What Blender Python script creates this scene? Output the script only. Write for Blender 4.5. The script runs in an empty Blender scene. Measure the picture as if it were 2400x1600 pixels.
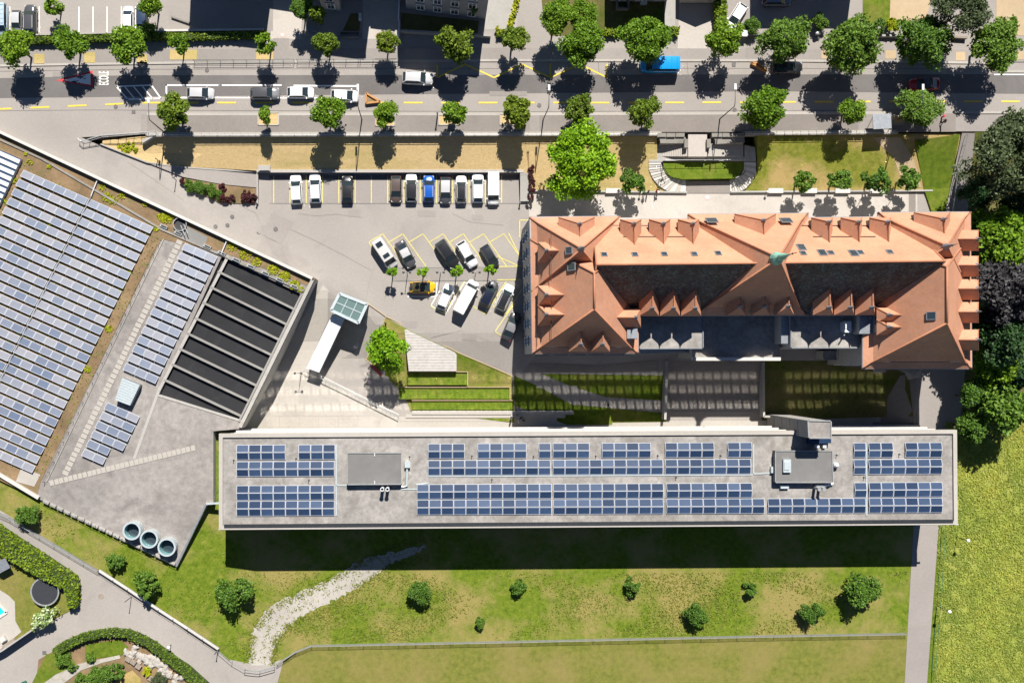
import bpy, bmesh, math, random
import numpy as np
from mathutils import Vector, Matrix, Quaternion

random.seed(7)
rng = np.random.default_rng(11)
scene = bpy.context.scene
col = scene.collection
R = math.radians

# ------------------------------------------------------------------ camera, sky, sun, exposure
H, U0, V0, S = 150.0, 1020.0, 850.0, 15.0     # drone height (m); nadir point and ground scale of the survey frame
cam_data = bpy.data.cameras.new('camera')
cam_data.sensor_fit = 'HORIZONTAL'
cam_data.sensor_width = 36.0
cam_data.lens = 36.0 * H / 160.0
cam_data.shift_x = (1200 - U0) / 2400.0
cam_data.shift_y = (V0 - 800) / 2400.0
cam_data.clip_start = 1.0
cam_data.clip_end = 3000.0
cam = bpy.data.objects.new('camera', cam_data)
cam.location = (0, 0, H)
col.objects.link(cam)
scene.camera = cam

SUN_EL = R(50.0)
SUN_AZ = math.atan2(0.13, 1.0)
world = bpy.data.worlds.new('World')
scene.world = world
world.use_nodes = True
wn = world.node_tree
bg = wn.nodes['Background']
sky = wn.nodes.new('ShaderNodeTexSky')
sky.sky_type = 'NISHITA'
sky.sun_disc = False
sky.sun_elevation = SUN_EL
sky.sun_rotation = SUN_AZ
sky.air_density = 0.7
sky.dust_density = 0.2
sky.ozone_density = 5.0
wn.links.new(sky.outputs[0], bg.inputs[0])
bg.inputs[1].default_value = 0.05
sun_data = bpy.data.lights.new('sun', 'SUN')
sun_data.energy = 5.0
sun_data.angle = R(0.5)
sun_data.color = (1.0, 0.955, 0.89)
sun = bpy.data.objects.new('sun', sun_data)
sdir = Vector((-math.sin(SUN_AZ) * math.cos(SUN_EL), -math.cos(SUN_AZ) * math.cos(SUN_EL), -math.sin(SUN_EL)))
sun.rotation_mode = 'QUATERNION'
sun.rotation_quaternion = sdir.to_track_quat('-Z', 'Y')
sun.location = (20, 120, 150)
col.objects.link(sun)

scene.render.engine = 'CYCLES'
scene.view_settings.view_transform = 'Standard'
scene.view_settings.look = 'None'
scene.view_settings.gamma = 1.0
scene.view_settings.use_curve_mapping = False
scene.view_settings.exposure = 0.8
scene.cycles.use_denoising = True
scene.cycles.use_guiding = True            # so that sunlight thrown back by the window panes is found
scene.cycles.use_surface_guiding = True
scene.cycles.surface_guiding_probability = 0.7
scene.cycles.guiding_training_samples = 128
scene.cycles.caustics_reflective = True
scene.cycles.blur_glossy = 0.0
scene.cycles.sample_clamp_indirect = 0.0
scene.cycles.max_bounces = 5
scene.cycles.diffuse_bounces = 2
scene.cycles.glossy_bounces = 3
scene.cycles.transmission_bounces = 4
scene.cycles.transparent_max_bounces = 6

# ------------------------------------------------------------------ helpers
def G(u, v, z=0.0):
    """point of the place at height z, from its position on the survey frame"""
    k = (H - z) / H / S
    return Vector(((u - U0) * k, (V0 - v) * k, z))

def hit(u, v, p, n):
    o = Vector((0, 0, H)); d = G(u, v, 0) - o
    t = (p - o).dot(n) / d.dot(n)
    return o + d * t

def clamp(x, a=0.0, b=1.0):
    return max(a, min(b, x))

def lerp(a, b, t):
    return a + (b - a) * t

def tag(o, label=None, cat=None, group=None, kind=None):
    if label: o['label'] = label
    if cat: o['category'] = cat
    if group: o['group'] = group
    if kind: o['kind'] = kind
    return o

def thing(name, label, cat, loc=(0, 0, 0), rz=0.0, group=None):
    o = bpy.data.objects.new(name, None)
    o.empty_display_size = 0.3
    col.objects.link(o)
    o.location = loc
    o.rotation_euler = (0, 0, rz)
    return tag(o, label, cat, group)

def wloc(o):
    p = Vector((0, 0, 0))
    while o is not None:
        p += o.location; o = o.parent
    return p

def link(name, me, mats, parent=None, loc=None, smooth=False):
    if mats is not None:
        for m in (mats if isinstance(mats, (list, tuple)) else [mats]):
            me.materials.append(m)
    if smooth:
        me.polygons.foreach_set('use_smooth', [True] * len(me.polygons))
    o = bpy.data.objects.new(name, me)
    col.objects.link(o)
    if parent is not None:
        o.parent = parent
    if loc is not None:
        o.location = loc
    return o

def dup(o, parent=None):
    c = o.copy(); col.objects.link(c); c.parent = parent
    for ch in o.children:
        dup(ch, c)
    return c

class MB:
    def __init__(s):
        s.v = []; s.f = []; s.m = []
    def add(s, vs, fs, m=0):
        b = len(s.v)
        s.v += [tuple(x) for x in vs]
        for f in fs:
            s.f.append([b + i for i in f]); s.m.append(m)
        return s
    def box(s, c, size, ang=0.0, m=0, axes=None):
        c = Vector(c); hx, hy, hz = size[0] / 2, size[1] / 2, size[2] / 2
        if axes is None:
            ax = Vector((math.cos(ang), math.sin(ang), 0)); ay = Vector((-math.sin(ang), math.cos(ang), 0)); az = Vector((0, 0, 1))
        else:
            ax, ay, az = axes
        vs = [c + ax * (hx * i) + ay * (hy * j) + az * (hz * k) for k in (-1, 1) for j in (-1, 1) for i in (-1, 1)]
        return s.add(vs, [(0, 2, 3, 1), (4, 5, 7, 6), (0, 1, 5, 4), (2, 6, 7, 3), (0, 4, 6, 2), (1, 3, 7, 5)], m)
    def bar(s, a, b, w, h, m=0, up=Vector((0, 0, 1))):
        a, b = Vector(a), Vector(b); d = b - a; l = d.length
        if l < 1e-6: return s
        ax = d / l
        ay = up.cross(ax)
        if ay.length < 1e-4: ay = Vector((0, 1, 0)).cross(ax)
        ay.normalize(); az = ax.cross(ay)
        return s.box((a + b) / 2, (l, w, h), m=m, axes=(ax, ay, az))
    def prism(s, top, z0, m=0, bottom=None, mtop=None, cap=True):
        """top: ordered 3-D points; sides go straight down to z0"""
        top = [Vector(p) for p in top]; n = len(top)
        bot = [Vector((p.x, p.y, z0)) for p in top] if bottom is None else [Vector(p) for p in bottom]
        b = len(s.v)
        s.v += [tuple(p) for p in top] + [tuple(p) for p in bot]
        if cap:
            s.f.append([b + i for i in range(n)]); s.m.append(m if mtop is None else mtop)
        for i in range(n):
            j = (i + 1) % n
            s.f.append([b + i, b + n + i, b + n + j, b + j]); s.m.append(m)
        return s
    def tube(s, pts, r, n=6, m=0, caps=True):
        pts = [Vector(p) for p in pts]
        rs = r if isinstance(r, (list, tuple)) else [r] * len(pts)
        b = len(s.v)
        for i, p in enumerate(pts):
            d = (pts[min(i + 1, len(pts) - 1)] - pts[max(i - 1, 0)]).normalized()
            a = d.orthogonal().normalized() if abs(d.z) < 0.95 else Vector((1, 0, 0))
            a = (a - d * a.dot(d)).normalized(); c = d.cross(a)
            for k in range(n):
                t = 2 * math.pi * k / n
                s.v.append(tuple(p + (a * math.cos(t) + c * math.sin(t)) * rs[i]))
        for i in range(len(pts) - 1):
            for k in range(n):
                k2 = (k + 1) % n
                s.f.append([b + i * n + k, b + i * n + k2, b + (i + 1) * n + k2, b + (i + 1) * n + k]); s.m.append(m)
        if caps:
            s.f.append([b + k for k in range(n)][::-1]); s.m.append(m)
            e = b + (len(pts) - 1) * n
            s.f.append([e + k for k in range(n)]); s.m.append(m)
        return s
    def lathe(s, c, prof, n=20, m=0):
        c = Vector(c); b = len(s.v)
        for (r, z) in prof:
            for k in range(n):
                t = 2 * math.pi * k / n
                s.v.append((c.x + r * math.cos(t), c.y + r * math.sin(t), c.z + z))
        for i in range(len(prof) - 1):
            for k in range(n):
                k2 = (k + 1) % n
                s.f.append([b + i * n + k, b + i * n + k2, b + (i + 1) * n + k2, b + (i + 1) * n + k]); s.m.append(m)
        return s
    def disc(s, c, r, n=20, m=0):
        c = Vector(c)
        return s.add([c + Vector((r * math.cos(2 * math.pi * k / n), r * math.sin(2 * math.pi * k / n), 0)) for k in range(n)], [list(range(n))], m)
    def mesh(s, name, off=None, fix=True):
        me = bpy.data.meshes.new(name)
        vs = s.v if off is None else [(x - off[0], y - off[1], z - off[2]) for x, y, z in s.v]
        me.from_pydata(vs, [], s.f)
        me.polygons.foreach_set('material_index', s.m)
        if fix:
            bm = bmesh.new(); bm.from_mesh(me)
            bmesh.ops.recalc_face_normals(bm, faces=bm.faces)
            bm.to_mesh(me); bm.free()
        me.update()
        return me
    def build(s, name, mats, parent=None, smooth=False, fix=True):
        off = wloc(parent) if parent is not None else None
        return link(name, s.mesh(name, off, fix), mats, parent, smooth=smooth)

def one(name, mb, mats, label, cat, group=None, smooth=False):
    """a thing that is one mesh, its origin at its base"""
    xs = np.array(mb.v); c = Vector(((xs[:, 0].min() + xs[:, 0].max()) / 2, (xs[:, 1].min() + xs[:, 1].max()) / 2, xs[:, 2].min()))
    o = link(name, mb.mesh(name, c), mats, None, c, smooth)
    return tag(o, label, cat, group)

def patch(name, pts, zf, mat, eps=0.0, parent=None, skirt=1.0, step=None, kind='structure'):
    """a sheet of ground: outline in survey pixels, draped over zf(u,v), with a short skirt"""
    bm = bmesh.new()
    vs = [bm.verts.new((p[0], p[1], 0)) for p in pts]
    bm.faces.new(vs)
    bm.normal_update()
    bmesh.ops.triangulate(bm, faces=bm.faces[:])
    if step:
        us = [p[0] for p in pts]; ws = [p[1] for p in pts]
        su, sv = step
        x = math.ceil(min(us) / su) * su
        while x < max(us):
            bmesh.ops.bisect_plane(bm, geom=bm.verts[:] + bm.edges[:] + bm.faces[:], dist=1e-4, plane_co=(x, 0, 0), plane_no=(1, 0, 0)); x += su
        y = math.ceil(min(ws) / sv) * sv
        while y < max(ws):
            bmesh.ops.bisect_plane(bm, geom=bm.verts[:] + bm.edges[:] + bm.faces[:], dist=1e-4, plane_co=(0, y, 0), plane_no=(0, 1, 0)); y += sv
        bmesh.ops.triangulate(bm, faces=bm.faces[:])
    off = wloc(parent) if parent is not None else Vector((0, 0, 0))
    for v in bm.verts:
        z = (zf(v.co.x, v.co.y) if callable(zf) else zf) + eps
        v.co = G(v.co.x, v.co.y, z)
    for f in bm.faces:
        f.normal_update()
        if f.normal.z < 0: f.normal_flip()
    if skirt:
        edges = [e for e in bm.edges if e.is_boundary]
        r = bmesh.ops.extrude_edge_only(bm, edges=edges)
        for g in r['geom']:
            if isinstance(g, bmesh.types.BMVert): g.co.z -= skirt
    for v in bm.verts: v.co -= off
    me = bpy.data.meshes.new(name)
    bm.to_mesh(me); bm.free()
    o = link(name, me, mat, parent)
    if parent is None: tag(o, kind=kind)
    return o

def strip(mb, pts, w, zf, eps=0.02, m=0):
    """flat painted line along pixel points, w in metres"""
    P = [G(u, v, (zf(u, v) if callable(zf) else zf) + eps) for u, v in pts]
    for a, b in zip(P[:-1], P[1:]):
        d = (b - a); l = d.length; d = d / l
        n = Vector((-d.y, d.x, 0)).normalized() * (w / 2)
        e = d * (w / 2) if len(P) > 2 else d * 0
        mb.add([a - e - n, b + e - n, b + e + n, a - e + n], [(0, 1, 2, 3)], m)
    return mb
# ------------------------------------------------------------------ materials
M = {}
def _nt(name):
    m = bpy.data.materials.new(name); m.use_nodes = True
    nt = m.node_tree
    return m, nt, nt.nodes['Principled BSDF']

def N(nt, typ, **kw):
    n = nt.nodes.new(typ)
    for k, v in kw.items():
        if k.startswith('i_'):
            n.inputs[k[2:].replace('_', ' ')].default_value = v
        else:
            setattr(n, k, v)
    return n

def c4(c): return (c[0], c[1], c[2], 1.0)

def ramp(nt, fac, stops):
    r = nt.nodes.new('ShaderNodeValToRGB')
    el = r.color_ramp.elements
    while len(el) < len(stops): el.new(0.5)
    for e, (p, c) in zip(el, stops):
        e.position = p; e.color = c4(c)
    nt.links.new(fac, r.inputs[0])
    return r.outputs[0]

def noise(nt, scale, detail=4.0, rough=0.55, coord='Object', vec=None, stretch=None, dist=0.0):
    if vec is None:
        tc = nt.nodes.new('ShaderNodeTexCoord'); vec = tc.outputs[coord]
    if stretch:
        mp = nt.nodes.new('ShaderNodeMapping'); mp.inputs['Scale'].default_value = stretch
        nt.links.new(vec, mp.inputs['Vector']); vec = mp.outputs[0]
    n = nt.nodes.new('ShaderNodeTexNoise')
    n.inputs['Scale'].default_value = scale; n.inputs['Detail'].default_value = detail
    n.inputs['Roughness'].default_value = rough; n.inputs['Distortion'].default_value = dist
    nt.links.new(vec, n.inputs['Vector'])
    return n.outputs['Fac']

def mix(nt, fac, a, b, mode='MIX'):
    m = nt.nodes.new('ShaderNodeMix'); m.data_type = 'RGBA'; m.blend_type = mode
    for sock, val in ((m.inputs['Factor'], fac), (m.inputs['A'], a), (m.inputs['B'], b)):
        if isinstance(val, (int, float)): sock.default_value = val
        elif isinstance(val, tuple): sock.default_value = c4(val)
        else: nt.links.new(val, sock)
    return m.outputs['Result']

def bump(nt, bs, h, strength=0.4, dist=0.05):
    b = nt.nodes.new('ShaderNodeBump'); b.inputs['Strength'].default_value = strength; b.inputs['Distance'].default_value = dist
    nt.links.new(h, b.inputs['Height']); nt.links.new(b.outputs[0], bs.inputs['Normal'])

def rgb(*c): return tuple(c)

def plain(name, c, rough=0.6, metal=0.0, spec=0.5, var=0.0, scale=3.0):
    m, nt, bs = _nt(name)
    bs.inputs['Roughness'].default_value = rough; bs.inputs['Metallic'].default_value = metal
    bs.inputs['Specular IOR Level'].default_value = spec
    if var:
        f = noise(nt, scale, 5)
        d = tuple(x * (1 - var) for x in c); l = tuple(min(1, x * (1 + var)) for x in c)
        nt.links.new(ramp(nt, f, [(0.3, d), (0.7, l)]), bs.inputs['Base Color'])
    else:
        bs.inputs['Base Color'].default_value = c4(c)
    M[name] = m
    return m

def ground(name, c, var=0.15, big=0.06, small=3.0, fine=22.0, rough=0.92, stain=None, stain_scale=0.35, stain_amt=0.5, bmp=0.12, spec=0.2, mottle=(0.9, 1.07)):
    """weathered mineral surface: broad tone drift, mid blotches, fine grain, optional stains"""
    m, nt, bs = _nt(name)
    bs.inputs['Roughness'].default_value = rough; bs.inputs['Specular IOR Level'].default_value = spec
    a = tuple(x * (1 - var) for x in c); b = tuple(min(1, x * (1 + var)) for x in c)
    c1 = ramp(nt, noise(nt, big, 5, 0.6), [(0.32, a), (0.68, b)])
    g = ramp(nt, noise(nt, small, 6, 0.65), [(0.25, (mottle[0],) * 3), (0.75, (mottle[1],) * 3)])
    c2 = mix(nt, 1.0, c1, g, 'MULTIPLY')
    fn = noise(nt, fine, 3, 0.7)
    g2 = ramp(nt, fn, [(0.2, (0.92,) * 3), (0.8, (1.06,) * 3)])
    c3 = mix(nt, 1.0, c2, g2, 'MULTIPLY')
    if stain:
        sf = ramp(nt, noise(nt, stain_scale, 6, 0.62, dist=0.6), [(0.52, (0, 0, 0)), (0.72, (stain_amt,) * 3)])
        c3 = mix(nt, sf, c3, stain)
    nt.links.new(c3, bs.inputs['Base Color'])
    bump(nt, bs, fn, bmp, 0.03)
    M[name] = m
    return m

def grass(name, greens, dry, dry_amt=0.5, big=0.09, patch_lo=0.4, patch_hi=0.6, streak=None, bmp=0.9, mid=1.2):
    m, nt, bs = _nt(name)
    bs.inputs['Roughness'].default_value = 0.95; bs.inputs['Specular IOR Level'].default_value = 0.1
    f1 = noise(nt, mid, 6, 0.7, stretch=streak)
    gcol = ramp(nt, f1, [(0.25, greens[0]), (0.5, greens[1]), (0.78, greens[2])])
    f2 = noise(nt, 9.0, 4, 0.75, stretch=streak)
    dcol = ramp(nt, f2, [(0.25, dry[0]), (0.75, dry[1])])
    pf = ramp(nt, noise(nt, big, 7, 0.68, stretch=streak), [(patch_lo, (0, 0, 0)), (patch_hi, (dry_amt,) * 3)])
    c = mix(nt, pf, gcol, dcol)
    f3 = noise(nt, 14.0, 3, 0.8)
    c = mix(nt, 1.0, c, ramp(nt, f3, [(0.25, (0.5,) * 3), (0.75, (1.38,) * 3)]), 'MULTIPLY')
    nt.links.new(c, bs.inputs['Base Color'])
    bump(nt, bs, f3, bmp, 0.12)
    M[name] = m
    return m

def leaf(name, cols, trans=0.25, drift=0.0):
    m, nt, bs = _nt(name)
    geo = nt.nodes.new('ShaderNodeNewGeometry'); oi = nt.nodes.new('ShaderNodeObjectInfo')
    c = ramp(nt, geo.outputs['Random Per Island'], [(0.0, cols[0]), (0.5, cols[1]), (1.0, cols[2])])
    tint = ramp(nt, oi.outputs['Random'], [(0.0, (0.8, 0.86, 0.85)), (0.5, (1, 1, 1)), (1.0, (1.18, 1.1, 1.0))])
    c = mix(nt, 1.0, c, tint, 'MULTIPLY')
    if drift:
        c = mix(nt, 1.0, c, ramp(nt, noise(nt, drift, 5, 0.6), [(0.32, (0.72, 0.82, 0.8)), (0.5, (1, 1, 1)), (0.68, (1.28, 1.16, 1.2))]), 'MULTIPLY')
    nt.links.new(c, bs.inputs['Base Color'])
    bs.inputs['Roughness'].default_value = 0.55; bs.inputs['Specular IOR Level'].default_value = 0.25
    tr = nt.nodes.new('ShaderNodeBsdfTranslucent'); nt.links.new(c, tr.inputs['Color'])
    ms = nt.nodes.new('ShaderNodeMixShader'); ms.inputs[0].default_value = trans
    out = nt.nodes['Material Output']
    nt.links.new(bs.outputs[0], ms.inputs[1]); nt.links.new(tr.outputs[0], ms.inputs[2]); nt.links.new(ms.outputs[0], out.inputs['Surface'])
    M[name] = m
    return m

# mineral ground
ground('asphalt_drive', (0.295, 0.27, 0.245), 0.09, stain=(0.21, 0.193, 0.18), stain_scale=0.1, stain_amt=0.8)
ground('asphalt_street', (0.29, 0.263, 0.238), 0.08, stain=(0.235, 0.215, 0.2), stain_scale=0.2, stain_amt=0.5)
ground('asphalt_worn', (0.135, 0.125, 0.12), 0.12, big=0.12, stain=(0.17, 0.157, 0.148), stain_scale=0.25)
ground('asphalt_walk', (0.21, 0.187, 0.168), 0.12, big=0.1, stain=(0.165, 0.147, 0.133), stain_scale=0.3)
ground('asphalt_patch', (0.245, 0.223, 0.204), 0.08)
ground('asphalt_lane', (0.27, 0.245, 0.225), 0.08, stain=(0.22, 0.2, 0.187), stain_scale=0.2)
ground('kerb_stone', (0.36, 0.335, 0.3), 0.1)
ground('concrete', (0.34, 0.325, 0.3), 0.1, stain=(0.22, 0.21, 0.19), stain_scale=0.5)
ground('concrete_light', (0.37, 0.343, 0.305), 0.08, stain=(0.36, 0.34, 0.31), stain_scale=0.4)
ground('concrete_white', (0.5, 0.48, 0.445), 0.06, stain=(0.45, 0.43, 0.4), stain_scale=0.6, stain_amt=0.35)
ground('concrete_grey', (0.2, 0.195, 0.185), 0.1, stain=(0.13, 0.125, 0.12))
ground('paving', (0.41, 0.375, 0.335), 0.08, stain=(0.29, 0.265, 0.24), stain_scale=0.3)
ground('stone', (0.23, 0.215, 0.19), 0.2, small=1.5, stain=(0.12, 0.115, 0.1), stain_scale=1.2)
ground('gravel_roof', (0.25, 0.23, 0.213), 0.2, small=1.3, fine=30, stain=(0.15, 0.137, 0.127), stain_scale=0.22, stain_amt=0.85, bmp=0.6, mottle=(0.72, 1.2))
ground('gravel_pale', (0.275, 0.258, 0.238), 0.22, big=0.25, small=1.6, fine=7, stain=(0.17, 0.155, 0.135), stain_scale=0.35, stain_amt=0.85, bmp=0.6, mottle=(0.7, 1.22))
ground('concrete_beam', (0.23, 0.222, 0.205), 0.12, stain=(0.14, 0.135, 0.125))
ground('gravel_path', (0.37, 0.345, 0.305), 0.15, small=2.0, fine=16, stain=(0.22, 0.2, 0.13), stain_scale=0.9, stain_amt=0.8, bmp=0.7)
ground('soil', (0.2, 0.135, 0.075), 0.3, big=0.25, small=2.0, fine=12, stain=(0.13, 0.12, 0.045), stain_scale=0.6, stain_amt=0.9, bmp=0.8)
ground('sand', (0.42, 0.32, 0.2), 0.12, small=1.5, fine=16, bmp=0.5)
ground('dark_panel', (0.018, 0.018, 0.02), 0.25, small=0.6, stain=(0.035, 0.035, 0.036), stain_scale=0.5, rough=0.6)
ground('membrane', (0.17, 0.165, 0.16), 0.12, small=0.5, stain=(0.12, 0.118, 0.115), stain_scale=0.4)
ground('plaster', (0.42, 0.4, 0.37), 0.06, stain=(0.3, 0.285, 0.265), stain_scale=0.5)
ground('plaster_cool', (0.3, 0.31, 0.32), 0.06, stain=(0.22, 0.23, 0.24), stain_scale=0.5)
# vegetation ground
grass('lawn_dry', ((0.2, 0.19, 0.04), (0.32, 0.28, 0.08), (0.42, 0.35, 0.12)), ((0.42, 0.29, 0.125), (0.66, 0.5, 0.27)), 0.97, 0.09, 0.34, 0.52, streak=(0.22, 1, 1), bmp=0.6)
grass('lawn_green', ((0.05, 0.085, 0.009), (0.105, 0.155, 0.014), (0.185, 0.215, 0.026)), ((0.2, 0.16, 0.05), (0.27, 0.21, 0.07)), 0.6, 0.14, 0.5, 0.72, bmp=0.7)
grass('lawn_mixed', ((0.1, 0.125, 0.016), (0.2, 0.215, 0.03), (0.3, 0.285, 0.055)), ((0.36, 0.25, 0.1), (0.54, 0.39, 0.17)), 0.92, 0.11, 0.4, 0.56, bmp=0.8)
grass('meadow_south', ((0.06, 0.11, 0.009), (0.135, 0.19, 0.017), (0.25, 0.265, 0.042)), ((0.24, 0.2, 0.065), (0.38, 0.3, 0.115)), 0.86, 0.1, 0.45, 0.6, bmp=1.0)
grass('meadow_cut', ((0.095, 0.12, 0.02), (0.175, 0.185, 0.036), (0.26, 0.245, 0.058)), ((0.235, 0.185, 0.066), (0.33, 0.26, 0.1)), 0.75, 0.11, 0.42, 0.66, bmp=1.0)
grass('meadow_tall', ((0.12, 0.18, 0.02), (0.24, 0.29, 0.045), (0.36, 0.38, 0.08)), ((0.34, 0.35, 0.08), (0.44, 0.42, 0.12)), 0.6, 0.12, 0.42, 0.62, bmp=1.0, mid=0.8)
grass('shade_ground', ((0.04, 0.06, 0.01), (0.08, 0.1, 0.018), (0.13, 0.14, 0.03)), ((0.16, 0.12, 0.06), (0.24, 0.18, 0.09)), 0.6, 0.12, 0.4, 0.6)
# leaves
leaf('leaf_street', ((0.065, 0.135, 0.006), (0.13, 0.24, 0.011), (0.215, 0.34, 0.02)))
leaf('leaf_olive', ((0.065, 0.11, 0.008), (0.125, 0.19, 0.013), (0.195, 0.27, 0.024)))
leaf('leaf_deep', ((0.045, 0.1, 0.012), (0.09, 0.18, 0.02), (0.15, 0.26, 0.032)))
leaf('leaf_bright', ((0.075, 0.18, 0.004), (0.16, 0.32, 0.006), (0.26, 0.44, 0.014)), 0.25)
leaf('leaf_dark', ((0.014, 0.04, 0.012), (0.026, 0.07, 0.02), (0.045, 0.1, 0.026)))
leaf('leaf_pine', ((0.045, 0.065, 0.026), (0.08, 0.105, 0.04), (0.13, 0.16, 0.065)), 0.15)
leaf('leaf_copper', ((0.022, 0.021, 0.022), (0.04, 0.038, 0.04), (0.07, 0.066, 0.068)), 0.05)
leaf('leaf_hedge', ((0.09, 0.145, 0.008), (0.17, 0.25, 0.012), (0.25, 0.32, 0.02)))
leaf('leaf_red', ((0.03, 0.008, 0.01), (0.065, 0.016, 0.02), (0.1, 0.03, 0.03)), 0.1)
leaf('leaf_lime', ((0.2, 0.24, 0.006), (0.32, 0.36, 0.01), (0.45, 0.46, 0.02)))
leaf('leaf_flower', ((0.12, 0.22, 0.02), (0.35, 0.45, 0.15), (0.75, 0.78, 0.6)))
leaf('leaf_meadow', ((0.18, 0.245, 0.035), (0.25, 0.31, 0.05), (0.33, 0.37, 0.08)), 0.3, 0.13)
leaf('leaf_grass', ((0.1, 0.14, 0.012), (0.18, 0.21, 0.025), (0.28, 0.27, 0.06)), 0.3, 0.2)
plain('bark', (0.09, 0.07, 0.05), 0.9, var=0.3)
plain('hedge_core', (0.03, 0.05, 0.008), 0.95)
# metals, paints, glass
plain('metal_dark', (0.05, 0.055, 0.06), 0.45, 0.6, var=0.2)
plain('metal_galv', (0.32, 0.33, 0.33), 0.5, 0.4, var=0.15)
plain('metal_white', (0.58, 0.6, 0.61), 0.4, 0.0, var=0.06)
plain('metal_zinc', (0.26, 0.28, 0.3), 0.45, 0.5, var=0.15)
plain('alu_frame', (0.54, 0.56, 0.59), 0.7, 0.0, 0.2)
plain('metal_pale', (0.5, 0.56, 0.57), 0.35, 0.3, var=0.08)
plain('teal_lining', (0.16, 0.3, 0.31), 0.5, var=0.1)
plain('glass_dark', (0.02, 0.03, 0.035), 0.08, 0.0, 0.6)
plain('coated_glass', (0.38, 0.38, 0.37), 0.09, 1.0)
plain('window_glass', (0.03, 0.045, 0.055), 0.1, 0.0, 0.7)
plain('paint_white', (0.78, 0.77, 0.74), 0.7, var=0.08, scale=5)
plain('paint_yellow', (0.62, 0.45, 0.05), 0.7, var=0.15, scale=5)
plain('paint_pale_yellow', (0.55, 0.48, 0.14), 0.75, var=0.2, scale=4)
plain('paint_red', (0.55, 0.035, 0.04), 0.7, var=0.12, scale=5)
plain('paint_pink', (0.62, 0.33, 0.29), 0.8, var=0.15, scale=5)
plain('paint_black', (0.03, 0.03, 0.033), 0.7)
plain('rubber', (0.02, 0.02, 0.02), 0.9)
plain('rim_metal', (0.4, 0.4, 0.41), 0.35, 0.7)
plain('lamp_lens', (0.6, 0.6, 0.58), 0.1)
plain('lamp_red', (0.35, 0.02, 0.02), 0.2)
plain('lamp_globe', (0.85, 0.85, 0.82), 0.4)
plain('wood_orange', (0.42, 0.2, 0.065), 0.8, var=0.2, scale=4)
plain('wood_pale', (0.4, 0.375, 0.35), 0.85, var=0.12, scale=2)
plain('wood_grey', (0.24, 0.2, 0.16), 0.9, var=0.2)
plain('copper_green', (0.2, 0.42, 0.33), 0.6, 0.1, var=0.3, scale=2)
plain('lead', (0.17, 0.185, 0.205), 0.65, 0.1, var=0.15)
plain('pool_water', (0.02, 0.5, 0.58), 0.08)
plain('skin', (0.45, 0.27, 0.19), 0.6)
plain('cloth_dark', (0.02, 0.022, 0.03), 0.9)
plain('cloth_black', (0.012, 0.012, 0.014), 0.9)
plain('cloth_blue', (0.03, 0.05, 0.12), 0.9)
plain('cloth_white', (0.7, 0.7, 0.7), 0.9)
plain('cloth_red', (0.45, 0.06, 0.05), 0.9)
plain('plastic_green', (0.02, 0.16, 0.1), 0.5)
plain('trampoline_mat', (0.022, 0.024, 0.03), 0.8, var=0.15)
plain('red_bench', (0.3, 0.045, 0.04), 0.6, var=0.2)

def clear_glass(name, c=(0.75, 0.9, 0.88), a=0.45):
    m, nt, bs = _nt(name)
    bs.inputs['Base Color'].default_value = c4(c); bs.inputs['Roughness'].default_value = 0.05
    t = nt.nodes.new('ShaderNodeBsdfTransparent'); t.inputs[0].default_value = c4(c)
    ms = nt.nodes.new('ShaderNodeMixShader'); ms.inputs[0].default_value = a
    nt.links.new(t.outputs[0], ms.inputs[1]); nt.links.new(bs.outputs[0], ms.inputs[2])
    nt.links.new(ms.outputs[0], nt.nodes['Material Output'].inputs['Surface'])
    M[name] = m
clear_glass('glass_canopy', (0.2, 0.3, 0.29), 0.55)

def solar(name, c1, c2, rough, spec=0.6):
    """dark crystalline cells with busbars under glass; every panel a little different"""
    m, nt, bs = _nt(name)
    oi = nt.nodes.new('ShaderNodeObjectInfo')
    c = ramp(nt, oi.outputs['Random'], [(0.0, c1), (1.0, c2)])
    tc = nt.nodes.new('ShaderNodeTexCoord')
    f = noise(nt, 1.2, 4, 0.6)
    c = mix(nt, 1.0, c, ramp(nt, f, [(0.3, (0.85,) * 3), (0.7, (1.15,) * 3)]), 'MULTIPLY')
    w = nt.nodes.new('ShaderNodeTexWave'); w.wave_type = 'BANDS'; w.bands_direction = 'Y'
    w.inputs['Scale'].default_value = 3.0
    nt.links.new(tc.outputs['Object'], w.inputs['Vector'])
    wf = ramp(nt, w.outputs['Fac'], [(0.93, (0, 0, 0)), (1.0, (0.25,) * 3)])
    c = mix(nt, wf, c, (0.3, 0.33, 0.38))
    nt.links.new(c, bs.inputs['Base Color'])
    rr = nt.nodes.new('ShaderNodeMapRange'); rr.inputs['To Min'].default_value = rough * 0.8; rr.inputs['To Max'].default_value = rough * 1.2
    nt.links.new(oi.outputs['Random'], rr.inputs['Value'])
    nt.links.new(rr.outputs[0], bs.inputs['Roughness'])
    bs.inputs['Specular IOR Level'].default_value = spec
    M[name] = m
solar('solar_cells', (0.05, 0.078, 0.14), (0.19, 0.195, 0.225), 0.5, 0.4)
solar('solar_cells_blue', (0.008, 0.024, 0.062), (0.03, 0.06, 0.125), 0.36, 0.34)

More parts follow.
